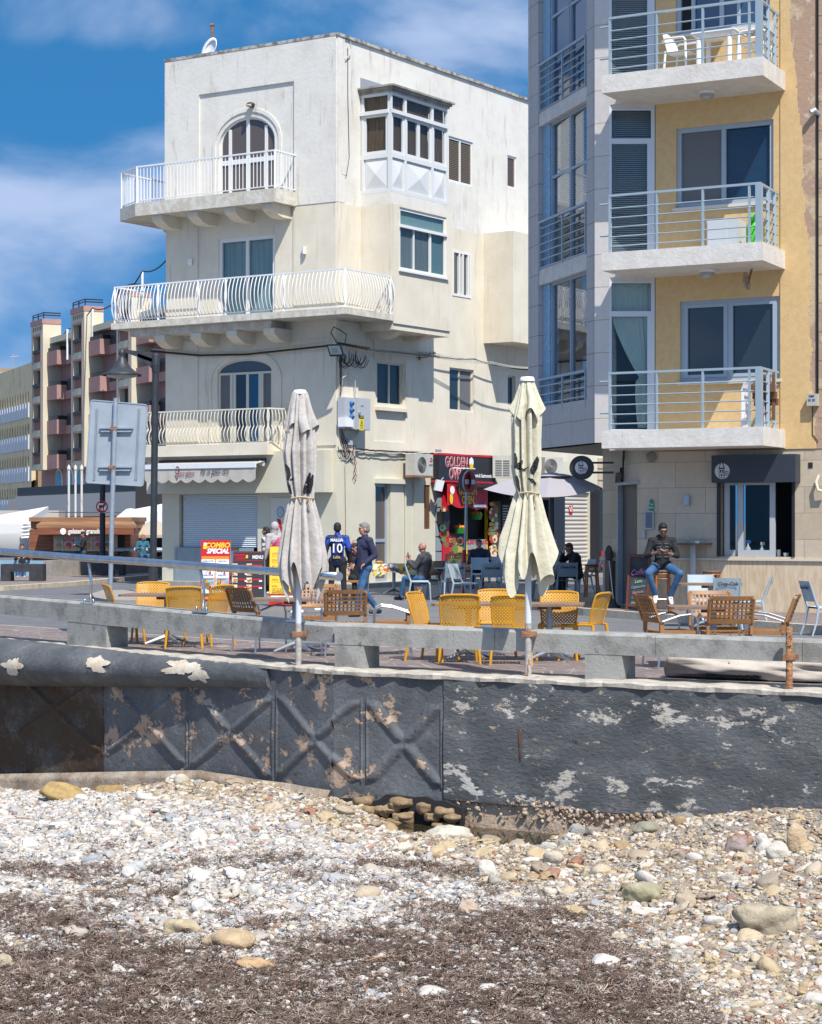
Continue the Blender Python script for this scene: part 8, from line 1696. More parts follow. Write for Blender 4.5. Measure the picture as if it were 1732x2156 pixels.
# ================================================================= hotel with stepped towers, far left
T1=Wp(66,1100,176); HFr=Fr((T1.x,T1.y),(.448,-.894)); sd_=Vector((.894,.448))
hz_=lambda y,x=78:H+(HZ-y)*HFr.P(HFr.u(x),0,0).y/FPX
wf1=HFr.u(90.4); pitch=HFr.u(151.5); zr_=hz_(681,90); 
c1=HFr.P(wf1,0,0); sw_=3.4
for _ in range(20):
    p=Vector((c1.x,c1.y))+sd_*sw_; sw_+=((128.7-866)/FPX*p.y-p.x)*.5
hotel=thing('hotel','cream and dusty pink hotel with stepped towers and small dark railed balconies','building',tuple(HFr.P(0,0,0)),HFr.rot())
pk=mat('dusty_pink_render',(.40,.235,.21),.9,c2=(.36,.205,.185),ns=2); cr_=mat('cream_render',(.62,.56,.42),.9,c2=(.57,.51,.38),ns=.6); br_=mat('brown_pink_reveal',(.30,.15,.11),.9)
zb0=hz_(989,90); fl=2.93
for i in range(4):
    u0=i*pitch*.985; tz=zr_+.0
    ops=[]; 
    for k in range(5):
        z1=hz_(708)-k*fl; 
        if z1-1.9<zb0: break
        ops.append((u0+wf1*.17,u0+wf1*.80,z1-2.25,z1))
    q=MB(); q.wall(HFr,u0,u0+wf1,zb0-(.0),tz,ops,t=.5); a=HFr.P(u0+wf1,0,0); SFr=Fr((a.x,a.y),sd_); q.wall(SFr,0,sw_,zb0,tz,(),t=.1); b=HFr.P(u0,0,0); 
    q.quad((b.x,b.y,zb0),(b.x+sd_.x*sw_,b.y+sd_.y*sw_,zb0),(b.x+sd_.x*sw_,b.y+sd_.y*sw_,tz),(b.x,b.y,tz)).quad(tuple(b)[:2]+(zb0,),tuple(a)[:2]+(zb0,),(a.x+sd_.x*sw_,a.y+sd_.y*sw_,zb0),(b.x+sd_.x*sw_,b.y+sd_.y*sw_,zb0))
    to=q.obj('tower',cr_,hotel)
    MB().box(HFr,u0+.1,u0+wf1-.1,-sw_+.2,-.55,zb0+.2,tz-.1).obj('core',br_,to)
    MB().box(HFr,u0-.05,u0+wf1+.05,-sw_,.08,tz,tz+.42).obj('roof_edge',pk,to)
    q=MB(); 
    for z in (.75,.95): q.tube([HFr.P(u0+.2,-.1,tz+z),HFr.P(u0+wf1-.1,-.1,tz+z)],.05,4).tube([HFr.P(u0+wf1-.1,-.1,tz+z),HFr.P(u0+wf1-.1,-sw_,tz+z)],.05,4)
    for u in (.2,wf1/2,wf1-.1): q.tube([HFr.P(u0+u,-.1,tz+.4),HFr.P(u0+u,-.1,tz+.95)],.05,4)
    q.obj('roof_rail',M['black_metal'],to)
    q=MB()
    for k in range(5): q.box(HFr,u0+wf1*(.15+.16*k),u0+wf1*(.15+.16*k)+.28,-.02,.012,hz_(697),hz_(689))
    q.obj('vent_slot',br_,to)
    for o in ops:
        w=MB(); 
        for s0,s1 in ((o[0]-.15,o[0]),(o[1],o[1]+.15)): w.box(HFr,s0,s1,.0,.03,o[2]-.15,o[3]+.15)
        w.box(HFr,o[0],o[1],0,.03,o[3],o[3]+.15); wo=w.obj('window',pk,to)
        MB().box(HFr,o[0],o[1],-.4,-.1,o[2],o[2]+.85).obj('parapet',br_,wo); MB().box(HFr,o[0]+.05,o[1]-.05,-.5,-.45,o[2]+.8,o[3]).obj('pane',mat('hotel_glass',(.03,.02,.02),.2) if 'hotel_glass' not in bpy.data.materials else bpy.data.materials['hotel_glass'],wo); MB().box(HFr,o[0]+.1,o[1]-.1,-.3,.1,o[2]+.8,o[2]+1.05).obj('flower_rail',M['black'],wo)
    # recess and balconies to the right of each tower
    ua,ub=u0+wf1,u0+pitch*.985
    q=MB(); q.wall(HFr,ua-.0,ub+.1,zb0-1,tz-1.2,(),w=-sw_+.02); ro_=q.obj('recess_wall',pk,hotel)
    MB().box(HFr,ua,ub,-sw_,-sw_+1.0,tz-1.7,tz-1.2).obj('cornice',cr_,ro_)
    for k in range(5):
        zf_=hz_(708)-2.55-k*fl+.1
        if zf_<zb0-1: break
        bl=MB(); bl.box(HFr,ua+.003,ua+(ub-ua)*.36,-sw_+.03,-.35,zf_-.25,zf_+.95).box(HFr,ua+(ub-ua)*.36,ub-.003,-sw_+.03,-1.1,zf_-.25,zf_+.45).box(HFr,ua+(ub-ua)*.78,ub-.003,-1.5,-.6,zf_-.2,zf_+.9); bo2=bl.obj('balcony',pk,ro_)
        MB().box(HFr,ua+.05,ua+(ub-ua)*.34,-sw_+.1,-.45,zf_+.955,zf_+1.3).box(HFr,ua+(ub-ua)*.38,ub-.1,-1.25,-1.15,zf_+.46,zf_+1.45).obj('railing',M['black'],bo2)
        MB().box(HFr,ua+(ub-ua)*.5,ua+(ub-ua)*.72,-sw_+.03,-sw_+.1,zf_+.3,zf_+2.3).obj('door',bpy.data.materials['hotel_glass'],bo2)
L4=pitch*4
q=MB(); q.wall(HFr,-1,L4,-.5,zb0+.1,[],w=-1.2); pd=q.obj('podium_wall',pk,hotel)
q=MB(); q.prism([tuple(HFr.P(0,-sw_-.1,0)),tuple(HFr.P(L4,-sw_-.1,0)),tuple(HFr.P(L4,-20,0)),tuple(HFr.P(0,-20,0))],(0,0,zr_-1.4)); q.obj('main_block',pk,hotel)
for x0,x1 in ((166*.2+.0,0),): pass
for px0 in (88,118,123.5):
    pass
for j,u in enumerate((wf1*1.0,wf1*1.9,wf1*2.7,wf1*3.6,wf1*4.5,wf1*5.4)):
    q=MB(); z1=hz_(1013); pts=[(u,2.9),(u+1.9,2.9),(u+1.9,z1)]+[(u+.95+.95*math.cos(a),z1+1.1*math.sin(a)) for a in np.linspace(0,math.pi,9)]+[(u,z1)]; q.fprism(HFr,pts,-1.19,-1.1); w=q.obj('arched_window',M['white_frame'],pd)
    pts=[(u+.2,2.9),(u+1.7,2.9),(u+1.7,z1)]+[(u+.95+.75*math.cos(a),z1+.85*math.sin(a)) for a in np.linspace(0,math.pi,9)]+[(u+.2,z1)]; MB().fprism(HFr,pts,-1.09,-1.05).obj('pane',mat('teal_glass',(.10,.22,.28),.2) if j==0 else bpy.data.materials['teal_glass'],w)
tw=MB().box(HFr,wf1*2.2,L4,3.2,3.6,2.4,3.9).box(HFr,wf1*2.2,L4,-1.1,3.6,2.2,2.4).obj('terrace_parapet',mat('pale_terrace',(.50,.47,.43),.8),hotel); MB().box(HFr,wf1*2.3,L4,3.3,3.5,3.9,4.6).obj('hedge_rail',M['black'],tw)
MB().box(HFr,wf1*1.25,wf1*2.2,1.5,3.2,2.4,3.6).obj('balustrade',mat('cream_balustrade',(.55,.47,.38),.8),hotel)
# thin posts and a wire along the hotel roof
for j,(x,y0,y1) in enumerate(((101,752,722),(142,745,693),(195,707,648),(300,612,570))):
    Yq=HFr.P(HFr.u(x),0,0).y; t=MB().tube([Wp(x,y0+12,Yq+2),Wp(x,y1,Yq+2)],.09,6).obj('roof_post',M['white_plastic']); tag(t,'white thin post with a wire on the hotel roof, %s from the left'%('first','second','third','last')[j],'post','white posts on the hotel roof')
cable('roof_wire',[Wp(101,722,178),Wp(142,693,172),Wp(195,648,160),Wp(245,632,150),Wp(300,570,145),Wp(352,545,140)],.05,M['cable'],'thin sagging wire joining the posts on the hotel roof',.35)
# ================================================================= beige arcaded block and the stone block behind it
A0=Wp(66,1100,186); AF=Fr((A0.x,A0.y),(.312,-.95)); az=lambda x,y:H+(HZ-y)*AF.P(AF.u(x),0,0).y/FPX
ztA=az(62,765); arc=thing('arcaded_block','beige block of flats with rows of arched windows and white shutters at the far left','building',tuple(AF.P(0,0,0)),AF.rot()); bg_=mat('beige_render',(.78,.62,.38),.95,c2=(.70,.55,.33),ns=1,stain=(.33,.29,.24),st_s=(.6,.6,.15))
AF=Fr((Wp(-30,1100,207).x,Wp(-30,1100,207).y),(Vector((A0.x,A0.y))-Vector((Wp(-30,1100,207).x,Wp(-30,1100,207).y)))); lA=AF.u(66)
holes=[]; nc=17; 
for k in range(6):
    z1=ztA-2.6-k*2.95
    for j in range(nc): u=1+(lA-1.5)*j/nc; holes.append((u,u+(lA/nc)*.6,z1-2.3,z1))
q=MB(); q.wall(AF,0,lA,-.5,ztA,holes,t=.6); 
for h_ in holes: arch_fill(q,AF,h_[0],h_[1],h_[3]-.6,h_[3],-.5,-.01,6)
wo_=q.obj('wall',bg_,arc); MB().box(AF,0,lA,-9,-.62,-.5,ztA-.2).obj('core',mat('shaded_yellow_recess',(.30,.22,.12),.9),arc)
wsh=mat('white_blue_shutter',(.55,.58,.62),.7)
for n_,h_ in enumerate(holes):
    MB().box(AF,h_[0]-.05,h_[1]+.05,-.3,.12,h_[2]-.1,h_[2]+1.25).obj('shutter',wsh,wo_) if n_<100 else None
b=Wp(26,1100,260); t=thing('stone_block','pale unfinished stone block rising behind the arcaded block','building',tuple(b)); MB().bx(Wp(-40,0,262).x,Wp(52,0,262).x,258,270,0,H+(HZ-788)*262/FPX).bx(Wp(-40,0,262).x,Wp(25,0,262).x,262,270,0,H+(HZ-775)*262/FPX).obj('wall',mat('weathered_blocks',(.42,.38,.33),.95,c2=(.30,.22,.15),ns=.4),t); MB().tube([Wp(28,790,263),Wp(28,745,263)],.12,5).tube([Wp(22,752,263),Wp(40,750,263)],.08,5).obj('aerial',M['galv'],t)
# ================================================================= ice cream kiosk
Yk=82.; k=Yk/FPX; X=lambda x:(x-866)*k; Z=lambda y:H+(HZ-y)*k; kio=thing('ice_cream_kiosk','brown wooden ice cream kiosk with a flat stepped roof and white lettering','kiosk',(X(180),Yk,0)); wdk=mat('orange_brown_boards',(.24,.085,.035),.6,c2=(.14,.045,.02),ns=3,stretch=(.3,.3,5)); wdl=mat('light_brown_boards',(.33,.17,.085),.7,c2=(.22,.11,.055),ns=3,stretch=(.3,.3,6))
ko=MB().bx(X(62),X(274),Yk,Yk+4.5,-.1,Z(1115)).obj('body',wdk,kio); MB().bx(X(90),X(291),Yk-1.2,Yk-.02,Z(1125),Z(1111)).obj('fascia',wdk,kio)
q=MB(); a=[Vector((X(88),Yk-1.2,Z(1110.8))),Vector((X(296),Yk-1.2,Z(1110.8))),Vector((X(278),Yk+.3,Z(1102))),Vector((X(88),Yk+.3,Z(1102)))]; q.prism(a,(0,0,.12)); q.obj('roof',wdl,kio)
MB().bx(X(64),X(276),Yk+.1,Yk+4.3,Z(1113),Z(1098)).obj('upper_band',wdl,kio); MB().bx(X(62),X(278),Yk-.1,Yk+4.5,Z(1098),Z(1089)).obj('parapet',wdl,kio)
X2=lambda x:(x-866)*(Yk-1.2)/FPX; f=Fr((0,Yk-1.2),(1,0)); lt=text('gelateria granola',.27,f.mat(X2(178),.01,Z(1118.6)),M['white'],parent=kio,ext=.01,bold=.006,sx=.72); MB().fprism(f,disc(f,X2(133),Z(1118.6),.12,.13,16,.12),.0,.02).obj('lettering',M['white'],kio)
ps=MB().bx(X(113),X(248),Yk-.06,Yk-.01,Z(1160),Z(1127)).obj('poster_panel',mat('poster_beige',(.45,.34,.27),.6),kio); pcs=[('TROPICAL','JUICE',(.30,.30,.12)),('FRUITY','SMOOTHIES',(.5,.06,.10)),('ICED','FLURRY',(.12,.38,.5)),('SOFT','SERVE',(.5,.25,.12)),('MILK','SHAKES',(.5,.10,.15)),('COLD','COFFEE',(.2,.12,.08))]
f=Fr((0,Yk-.07),(1,0))
for i,(a,b,c) in enumerate(pcs):
    x0=116+i*20.5; p=MB().bx(X(x0),X(x0+18),Yk-.09,Yk-.06,Z(1159),Z(1130)).obj('poster',mat('poster_pale_%d'%i,tuple(.45+.2*v for v in c),.6),ps)
    pm_=mat('poster_ink_%d'%i,c,.6); f2=Fr((0,Yk-.1),(1,0)); text(a,.085,f2.mat(X(x0+9),.0,Z(1133.5)),pm_,parent=p,ext=.002,bold=.003); text(b,.085,f2.mat(X(x0+9),.0,Z(1138)),pm_,parent=p,ext=.002,bold=.003); MB().fprism(f2,disc(f2,X(x0+9),Z(1149),.12,.14,10),.0,.004).obj('print',pm_,p); MB().fprism(f2,disc(f2,X(x0+6),Z(1153),.10,.06,10),.005,.008).obj('print',bpy.data.materials['food_gold'],p)
MB().bx(X(248),X(262),Yk-.05,Yk-.01,0,Z(1127)).obj('door',M['dark_in'],kio)
pb=MB().bx(Wp(102,0,92).x,Wp(235,0,92).x,92,95,2.2,H+(HZ-1078)*92/FPX); tag(pb.obj('roof_box',mat('maroon_box',(.16,.055,.04),.8)),'plain maroon box rising behind the kiosk roof','box')
for j,x in enumerate((145,159,172)):
    t=MB().tube([Wp(x,1100,96)-Vector((0,0,1.7)),Wp(x,990,96)],.055,8).lathe(Wp(x,990,96),[(.07,0),(.09,.08),(.06,.18),(.001,.28)],8).obj('flagpole',mat('white_rusty_pole',(.62,.60,.56),.6,stain=(.3,.15,.08),st_s=(3,3,1)) if j==0 else bpy.data.materials['white_rusty_pole']); tag(t,('leftmost','middle','rightmost')[j]+' of the three white flagpoles above the kiosk','flagpole','white flagpoles above the kiosk')
# white awnings, beige parasol, tree and street clutter right of the kiosk
q=MB(); q.prism([Wp(236,1096,100),Wp(340,1076,100),Wp(420,1076,100),Wp(420,1110,100),Wp(236,1106,100)],(0,5,.6)); tag(q.obj('awning_roof',mat('white_awning',(.72,.71,.70),.7)),'long white restaurant awning right of the kiosk','awning')
q=MB(); q.prism([Wp(-60,1112,100),Wp(64,1090,100),Wp(64,1104,100),Wp(-60,1120,100)],(0,5,.6)); tag(q.obj('awning_roof',bpy.data.materials['white_awning']),'white awning roof left of the kiosk behind the boat','awning')
t=thing('market_parasol','beige parasol with a ruffled top right of the kiosk','parasol',tuple(Wp(325,1100,86))); q=MB(); c=Wp(325,1107,86); q.lathe(c,[(.001,.28),(.45,.05),(.9,-.12),(1.5,-.38),(1.5,-.5)],12); q.obj('canopy',mat('beige_cloth',(.42,.36,.29),.9),t); MB().tube([c,c-Vector((0,0,2.0))],.05,8).obj('pole',M['galv'],t)
t=thing('potted_tree','small dark green bushy tree beside the kiosk','tree',tuple(Wp(292,1170,88))); q=MB(); rg=random.Random(9); c=Wp(292,1142,88)
for i in range(1500):
    d=Vector((rg.gauss(0,1),rg.gauss(0,1),rg.gauss(0,1))).normalized()*rg.uniform(.35,1)**.5; p=c+Vector((d.x*.42,d.y*.42,d.z*.62))*(1+.25*math.sin(5*d.x+3*d.z)); a=Vector((rg.uniform(-1,1),rg.uniform(-1,1),rg.uniform(-1,1)))*.06; b=Vector((rg.uniform(-1,1),rg.uniform(-1,1),rg.uniform(-1,1)))*.06; q.add([p,p+a,p+a+b,p+b],[(0,1,2,3)])
q.obj('crown',mat('dark_leaves',(.035,.07,.03),.6,c2=(.07,.11,.045),ns=3),t); MB().tube([c-Vector((0,0,1.9)),c],.06,7).obj('trunk',M['rust'],t)
MB().bx(Wp(262,0,100).x,Wp(360,0,100).x,104,106,0,4.2).obj('x',M['dark_in']).name='low_building'; tag(bpy.data.objects['low_building'],'dark shop front under the white awning right of the kiosk','building')
MB().bx(Wp(-80,0,108).x,Wp(110,0,108).x,110,112,0,2.4).obj('x',mat('pale_far_wall',(.45,.42,.37),.9)).name='far_wall'; tag(bpy.data.objects['far_wall'],'pale low wall behind the moored boat at the far left','wall')
# boat on the slip
t=thing('motor_boat','white motor boat with a teal bottom on brown trestles at the far left','boat',tuple(Wp(20,1190,84))); c=Wp(18,1152,84); rows=[]
for j,(zf,wf_,) in enumerate(((0,.35),(.25,.75),(.6,1.0),(.95,1.08))):
    rows.append([c+Vector((-2.6+5.0*s+.35*zf*(s>.8),math.sin(math.pi*min(1,.5+.5*(1-s)))*0-.75*wf_*(1-max(0,(s-.45)/.55)**2),zf-.45+.12*s)) for s in np.linspace(0,1,12)]+[c+Vector((-2.6+5.0*s+.35*zf*(s>.8),.75*wf_*(1-max(0,(s-.45)/.55)**2),zf-.45+.12*s)) for s in np.linspace(1,0,12)])
q=MB(); q.grid(rows[1:],closed=True); q.smooth=True; q.obj('hull',mat('white_hull',(.66,.66,.65),.3),t); q=MB(); q.grid(rows[:2],closed=True); q.obj('hull_bottom',mat('teal_antifoul',(.04,.13,.17),.5),t)
q=MB(); q.bx(c.x-2,c.x+.7,c.y-.5,c.y+.5,c.z+.5,c.z+.95); q.obj('cabin',bpy.data.materials['white_hull'],t); q=MB()
for i in range(5): q.tube([c+Vector((-2.2+i*.8,-.9,-1.3)),c+Vector((-1.8+i*.8,-.85,-.1))],.06,5)
q.obj('trestle',M['rust'],t)
t=thing('boat_cover_frame','pale boat shelter frame with signs left of the kiosk','frame',tuple(Wp(70,1130,83))); q=MB()
for y in (1108,1116,1124,1130): q.tube([Wp(45,y+3,83),Wp(86,y,83)],.05,5)
q.tube([Wp(64,1106,83),Wp(64,1180,83)],.05,5); q.obj('rail',M['white_metal'],t)
MB().bx(Wp(69,0,83).x,Wp(82,0,83).x,82.9,83,H+(HZ-1121)*83/FPX,H+(HZ-1110)*83/FPX).obj('sheet',bpy.data.materials['ice_blue_print'],t)
# ================================================================= people: each body is one remeshed surface, clothes and hair lie over it
def remesh(mb,voxel,name,mt,parent,sm=3):
    me=bpy.data.meshes.new('tmp'); me.from_pydata(mb.v,[],mb.f); o=bpy.data.objects.new('tmp',me); COL.objects.link(o)
    m=o.modifiers.new('r','REMESH'); m.mode='VOXEL'; m.voxel_size=voxel; s=o.modifiers.new('s','SMOOTH'); s.iterations=sm; s.factor=.5
    dg=bpy.context.evaluated_depsgraph_get(); e=o.evaluated_get(dg); nm=bpy.data.meshes.new_from_object(e); bpy.data.objects.remove(o); bpy.data.meshes.remove(me)
    nm.name=name; nm.materials.clear(); nm.materials.append(mt); nm.polygons.foreach_set('use_smooth',[True]*len(nm.polygons)); r=bpy.data.objects.new(name,nm); COL.objects.link(r); r.parent=parent; return r
STAND=dict(pel=(0,0,.93),chest=(0,0,1.27),neck=(0,.01,1.48),head=(0,-.015,1.625),shL=(.185,.01,1.41),shR=(-.185,.01,1.41),elL=(.245,.04,1.13),elR=(-.245,.04,1.13),wrL=(.26,-.05,.88),wrR=(-.26,-.05,.88),hiL=(.09,0,.92),hiR=(-.09,0,.92),knL=(.10,-.02,.50),knR=(-.10,-.02,.50),anL=(.10,.02,.09),anR=(-.10,.02,.09))
SIT=dict(STAND,pel=(0,.0,.50),chest=(0,.03,.83),neck=(0,0,1.04),head=(0,-.04,1.18),shL=(.185,.02,.97),shR=(-.185,.02,.97),elL=(.26,-.05,.70),elR=(-.26,-.05,.70),wrL=(.14,-.26,.76),wrR=(-.14,-.26,.76),hiL=(.09,0,.48),hiR=(-.09,0,.48),knL=(.13,-.42,.48),knR=(-.13,-.42,.48),anL=(.13,-.40,.09),anR=(-.13,-.40,.09))
def person(label,loc,rz,base,hair,topm,trm,shoem,skin='skin',yaw=0,pitch=0,bald=False,sleeve=1.0,extra=None,hood=None,lowz=None,sh_dir=None,scale=1.0,toes=None,group=None,handf=.5,sunglasses=False,hairlong=False,bulk=1.0,voxel=.011):
    P={k:Vector(v) for k,v in base.items()}; t=thing('person',label,'person',loc,R(rz),group); t.scale=(scale,)*3
    B=MB(); c=lambda a,b,r0,r1=None:B.cap(P[a] if isinstance(a,str) else a,P[b] if isinstance(b,str) else b,r0,r1)
    hm=Matrix.Rotation(R(yaw),3,'Z')@Matrix.Rotation(R(pitch),3,'X'); hd=P['head']
    E=lambda mb,p,r,M_=None:mb.ball(hd+hm@Vector(p),r,16,12,hm if M_ is None else M_)
    E(B,(0,.015,.02),(.074,.093,.095)); E(B,(0,-.022,-.045),(.055,.066,.068)); E(B,(0,-.045,-.085),(.030,.032,.024)); E(B,(0,-.078,.032),(.048,.018,.014)); B.cap(hd+hm@Vector((0,-.085,.012)),hd+hm@Vector((0,-.104,-.022)),.009,.013); E(B,(0,-.082,-.058),(.023,.012,.010))
    for s in (-1,1): E(B,(s*.076,.012,-.008),(.010,.022,.033)); E(B,(s*.045,-.055,-.02),(.022,.02,.022))
    c(P['neck']-Vector((0,0,.05)),hd+Vector((0,.015,-.05)),.056,.050)
    c('pel','chest',.115,.125); c(P['chest']+Vector((-.07,0,.06)),P['chest']+Vector((.07,0,.06)),.10); c(P['shL'],P['shR'],.055)
    for s in 'LR':
        c('sh'+s,'el'+s,.048,.038); c('el'+s,'wr'+s,.037,.025); c('hi'+s,'kn'+s,.083,.055); c('kn'+s,'an'+s,.052,.036)
        w=P['wr'+s]; d=(w-P['el'+s]).normalized(); hd_=P.get('hd'+s); 
        if hd_: d=Vector(hd_).normalized()
        up=Vector((0,0,1)) if abs(d.z)<.8 else Vector((0,-1,0)); side=d.cross(up).normalized(); nr=side.cross(d).normalized(); 
        if P.get('pn'+s): nr=Vector(P['pn'+s]).normalized(); nr=(nr-d*nr.dot(d)).normalized(); side=d.cross(nr).normalized()
        for k in (-1,0,1): B.cap(w+d*.005+side*(k*.012),w+d*.085+side*(k*.022),.015,.014)
        for k,Lf in zip((-1.5,-.5,.5,1.5),(.062,.076,.072,.056)):
            a=w+d*.088+side*(k*.0185); f1=(d*math.cos(handf)-nr*math.sin(handf)).normalized(); f2=(d*math.cos(handf*2.1)-nr*math.sin(handf*2.1)).normalized(); b=a+f1*Lf*.55; B.cap(a,b,.0088,.008,8); B.cap(b,b+f2*Lf*.5,.008,.0065,8)
        ts=-1 if s=='L' else 1; a=w+d*.025+side*(ts*.024); b=a+(d*.6+side*ts*.8).normalized()*.042; B.cap(a,b,.011,.0095,8); B.cap(b,b+(d*.9+side*ts*.2-nr*.25).normalized()*.032,.0095,.0075,8)
        td=Vector(toes[s]) if toes else Vector((0,-1,0)); B.cap(P['an'+s]+Vector((0,0,-.03)),P['an'+s]+td*.13+Vector((0,0,-.05)),.036,.03)
    body=remesh(B,.0085,'body',M[skin],t,2)
    for s in (-1,1):
        q=MB(); q.ball(hd+hm@Vector((s*.031,-.078,.008)),(.012,.008,.008),10,6); q.v=[tuple(v) for v in q.v]; e=q; me=bpy.data.meshes.new('eye'); me.from_pydata(q.v,[],q.f); me.materials.append(M['hair_brown']); eo_=bpy.data.objects.new('eye',me); COL.objects.link(eo_); eo_.parent=t
    def part(mb,name,m,v=voxel,sm=3): return remesh(mb,v,name,m,t,sm)
    b=bulk
    T=MB(); ch=P['chest']; pe=P['pel']; up=(ch-pe).normalized()
    T.cap(pe+up*.05,ch,.128*b,.135*b); T.cap(ch+Vector((-.075,0,.06)),ch+Vector((.075,0,.06)),.112*b); T.cap(pe+Vector((-.05,0,.0))+up*.02,pe+Vector((.05,0,0))+up*.02,.118*b); T.cap(P['shL'],P['shR'],.07*b); T.cap(P['neck']-Vector((0,0,.03)),P['neck']+Vector((0,0,.015)),.072,.066)
    if lowz: T.cap(pe,pe-Vector((0,0,lowz)),.13*b,.125*b)
    for s in 'LR':
        T.cap(P['sh'+s],P['el'+s],.064*b,.054*b); w=P['el'+s].lerp(P['wr'+s],max(.02,sleeve-.02))
        if sleeve>0: T.cap(P['el'+s],w,.053*b,.040*b)
    if hood=='down': T.cap(P['neck']+Vector((-.06,.07,.0)),P['neck']+Vector((.06,.07,.0)),.05); T.cap(P['neck']+Vector((0,.10,-.05)),P['neck']+Vector((0,.09,-.02)),.05)
    top_=part(T,'jacket',topm)
    if hood=='up':
        Hd=MB(); E(Hd,(0,.035,.025),(.102,.105,.125)); E(Hd,(0,.03,-.07),(.085,.08,.08)); Hd.cap(P['neck'],hd+Vector((0,.02,-.06)),.085,.08); part(Hd,'hood',topm)
    L_=MB(); L_.cap(P['hiL'],P['hiR'],.105*b); 
    for s in 'LR': L_.cap(P['hi'+s],P['kn'+s],.098,.068); L_.cap(P['kn'+s],P['an'+s]+Vector((0,0,-.005)),.066,.052)
    part(L_,'trousers',trm)
    for s in 'LR':
        td=Vector(toes[s]) if toes else Vector((0,-1,0)); S_=MB(); a=P['an'+s]; S_.cap(a+Vector((0,0,-.045))-td*.04,a+td*.15+Vector((0,0,-.055)),.047,.036); S_.cap(a+Vector((0,0,.0)),a+Vector((0,0,-.04)),.047,.05); part(S_,'shoe',shoem)
    if not bald and hood!='up':
        Hh=MB(); E(Hh,(0,.024,.038),(.083,.094,.094)); E(Hh,(0,.05,-.01),(.079,.068,.075)); E(Hh,(0,-.03,.085),(.055,.055,.032))
        if hairlong: E(Hh,(0,.075,-.02),(.06,.06,.07))
        part(Hh,'hair',hair)
    if sunglasses:
        G=MB(); 
        for s in (-1,1): G.ball(hd+hm@Vector((s*.034,-.090,.006)),(.03,.012,.022),14,8,hm); G.cap(hd+hm@Vector((s*.06,-.08,.012)),hd+hm@Vector((s*.08,.0,.005)),.006)
        G.cap(hd+hm@Vector((-.015,-.095,.012)),hd+hm@Vector((.015,-.095,.012)),.005); part(G,'sunglasses',M['black'],.005,0)
    if extra: extra(t,P,part)
    return t
def locp(x,y,z=0): g=Gp(x,y,z); return (g.x,g.y,z)
wh=M['white_plastic']
# man walking, navy jacket
W_=dict(STAND,knL=(.09,-.13,.49),anL=(.08,-.20,.09),knR=(-.09,.02,.50),anR=(-.09,.32,.13),elL=(.24,.10,1.14),wrL=(.20,-.08,1.0),elR=(-.24,.06,1.14),wrR=(-.19,-.10,.99))
person('grey haired man in a navy jacket and jeans walking with his hands in his pockets',locp(768,1298),-62,W_,M['hair_grey'],M['cloth_navy'],M['denim'],M['black'],yaw=-14,pitch=4,bulk=1.12,lowz=.04)
# dog in a pink coat
g=locp(780,1284); t=thing('dog','small tan dog in a pink coat on a lead beside the walking man','dog',g,R(200)); D=MB()
D.cap((0,-.10,.20),(0,.12,.20),.062,.055).cap((0,-.12,.23),(0,-.20,.29),.042,.035).cap((0,-.21,.31),(0,-.25,.30),.045,.035).cap((0,-.26,.295),(0,-.315,.285),.024,.016).cap((0,.15,.22),(0,.24,.30),.014,.008)
for s in (-1,1):
    D.cap((s*.035,-.10,.17),(s*.04,-.12,.10),.025,.016).cap((s*.04,-.12,.10),(s*.04,-.11,.015),.014,.013).cap((s*.04,.11,.18),(s*.045,.08,.11),.034,.02).cap((s*.045,.08,.11),(s*.045,.13,.07),.016,.012).cap((s*.045,.13,.07),(s*.045,.12,.012),.011,.012).cap((s*.03,-.22,.35),(s*.038,-.215,.385),.014,.006)
remesh(D,.006,'body',mat('tan_fur',(.32,.20,.11),.9,c2=(.45,.36,.27),ns=14,bump=.5,bs=80),t,2)
D=MB(); D.cap((0,-.10,.215),(0,.09,.215),.073,.066).cap((0,-.12,.235),(0,-.15,.26),.055,.048); remesh(D,.008,'coat',mat('hot_pink_knit',(.55,.02,.16),.8),t,2)
D=MB(); D.tube([(0,-.08,.28),(.03,.0,.48),(.06,.1,.75)],.006,5); o=D.obj('lead',mat('brown_lead',(.2,.07,.04),.7)); o.parent=t; 
# jersey man seen from behind
J=dict(STAND,anL=(.16,.0,.09),anR=(-.16,.02,.09),knL=(.13,-.02,.5),knR=(-.13,-.02,.5),elL=(.25,.05,1.13),elR=(-.27,.03,1.14),wrR=(-.27,-.04,.90))
jm=mat('blue_black_jersey',(.01,.06,.40),.6,c2=(.004,.008,.03),ns=6,lo=.46,hi=.56)
def jersey(t,P,part):
    wv=Fr((0,.0),(-1,0)); 
    def T(s_,sz,z,y,m): 
        Mx=Matrix(((-1,0,0,0),(0,0,1,0),(0,1,0,0),(0,0,0,1))); Mx.translation=Vector((0,y,z)); o=text(s_,sz,Mx,m,ext=.006,bold=.003,sx=.95); o.parent=t
    T('MALLIA',.085,1.37,.147,M['white']); T('10',.27,1.19,.157,M['white']); T('Lete',.09,1.01,.152,mat('gold_print',(.45,.33,.08),.5))
    q=MB(); 
    for s in 'LR': q.cap(P['el'+s].lerp(P['sh'+s],.25),P['el'+s],.057,.052); q.cap(P['el'+s],P['wr'+s].lerp(P['el'+s],.1),.051,.038)
    part(q,'undersleeve',M['cloth_black'])
person('man in a blue and black football shirt with number 10 seen from behind',locp(711,1272),176,J,M['hair_black'],jm,M['cloth_black'],M['black'],skin='skin2',yaw=0,sleeve=0,extra=jersey,lowz=.02,bulk=1.1)
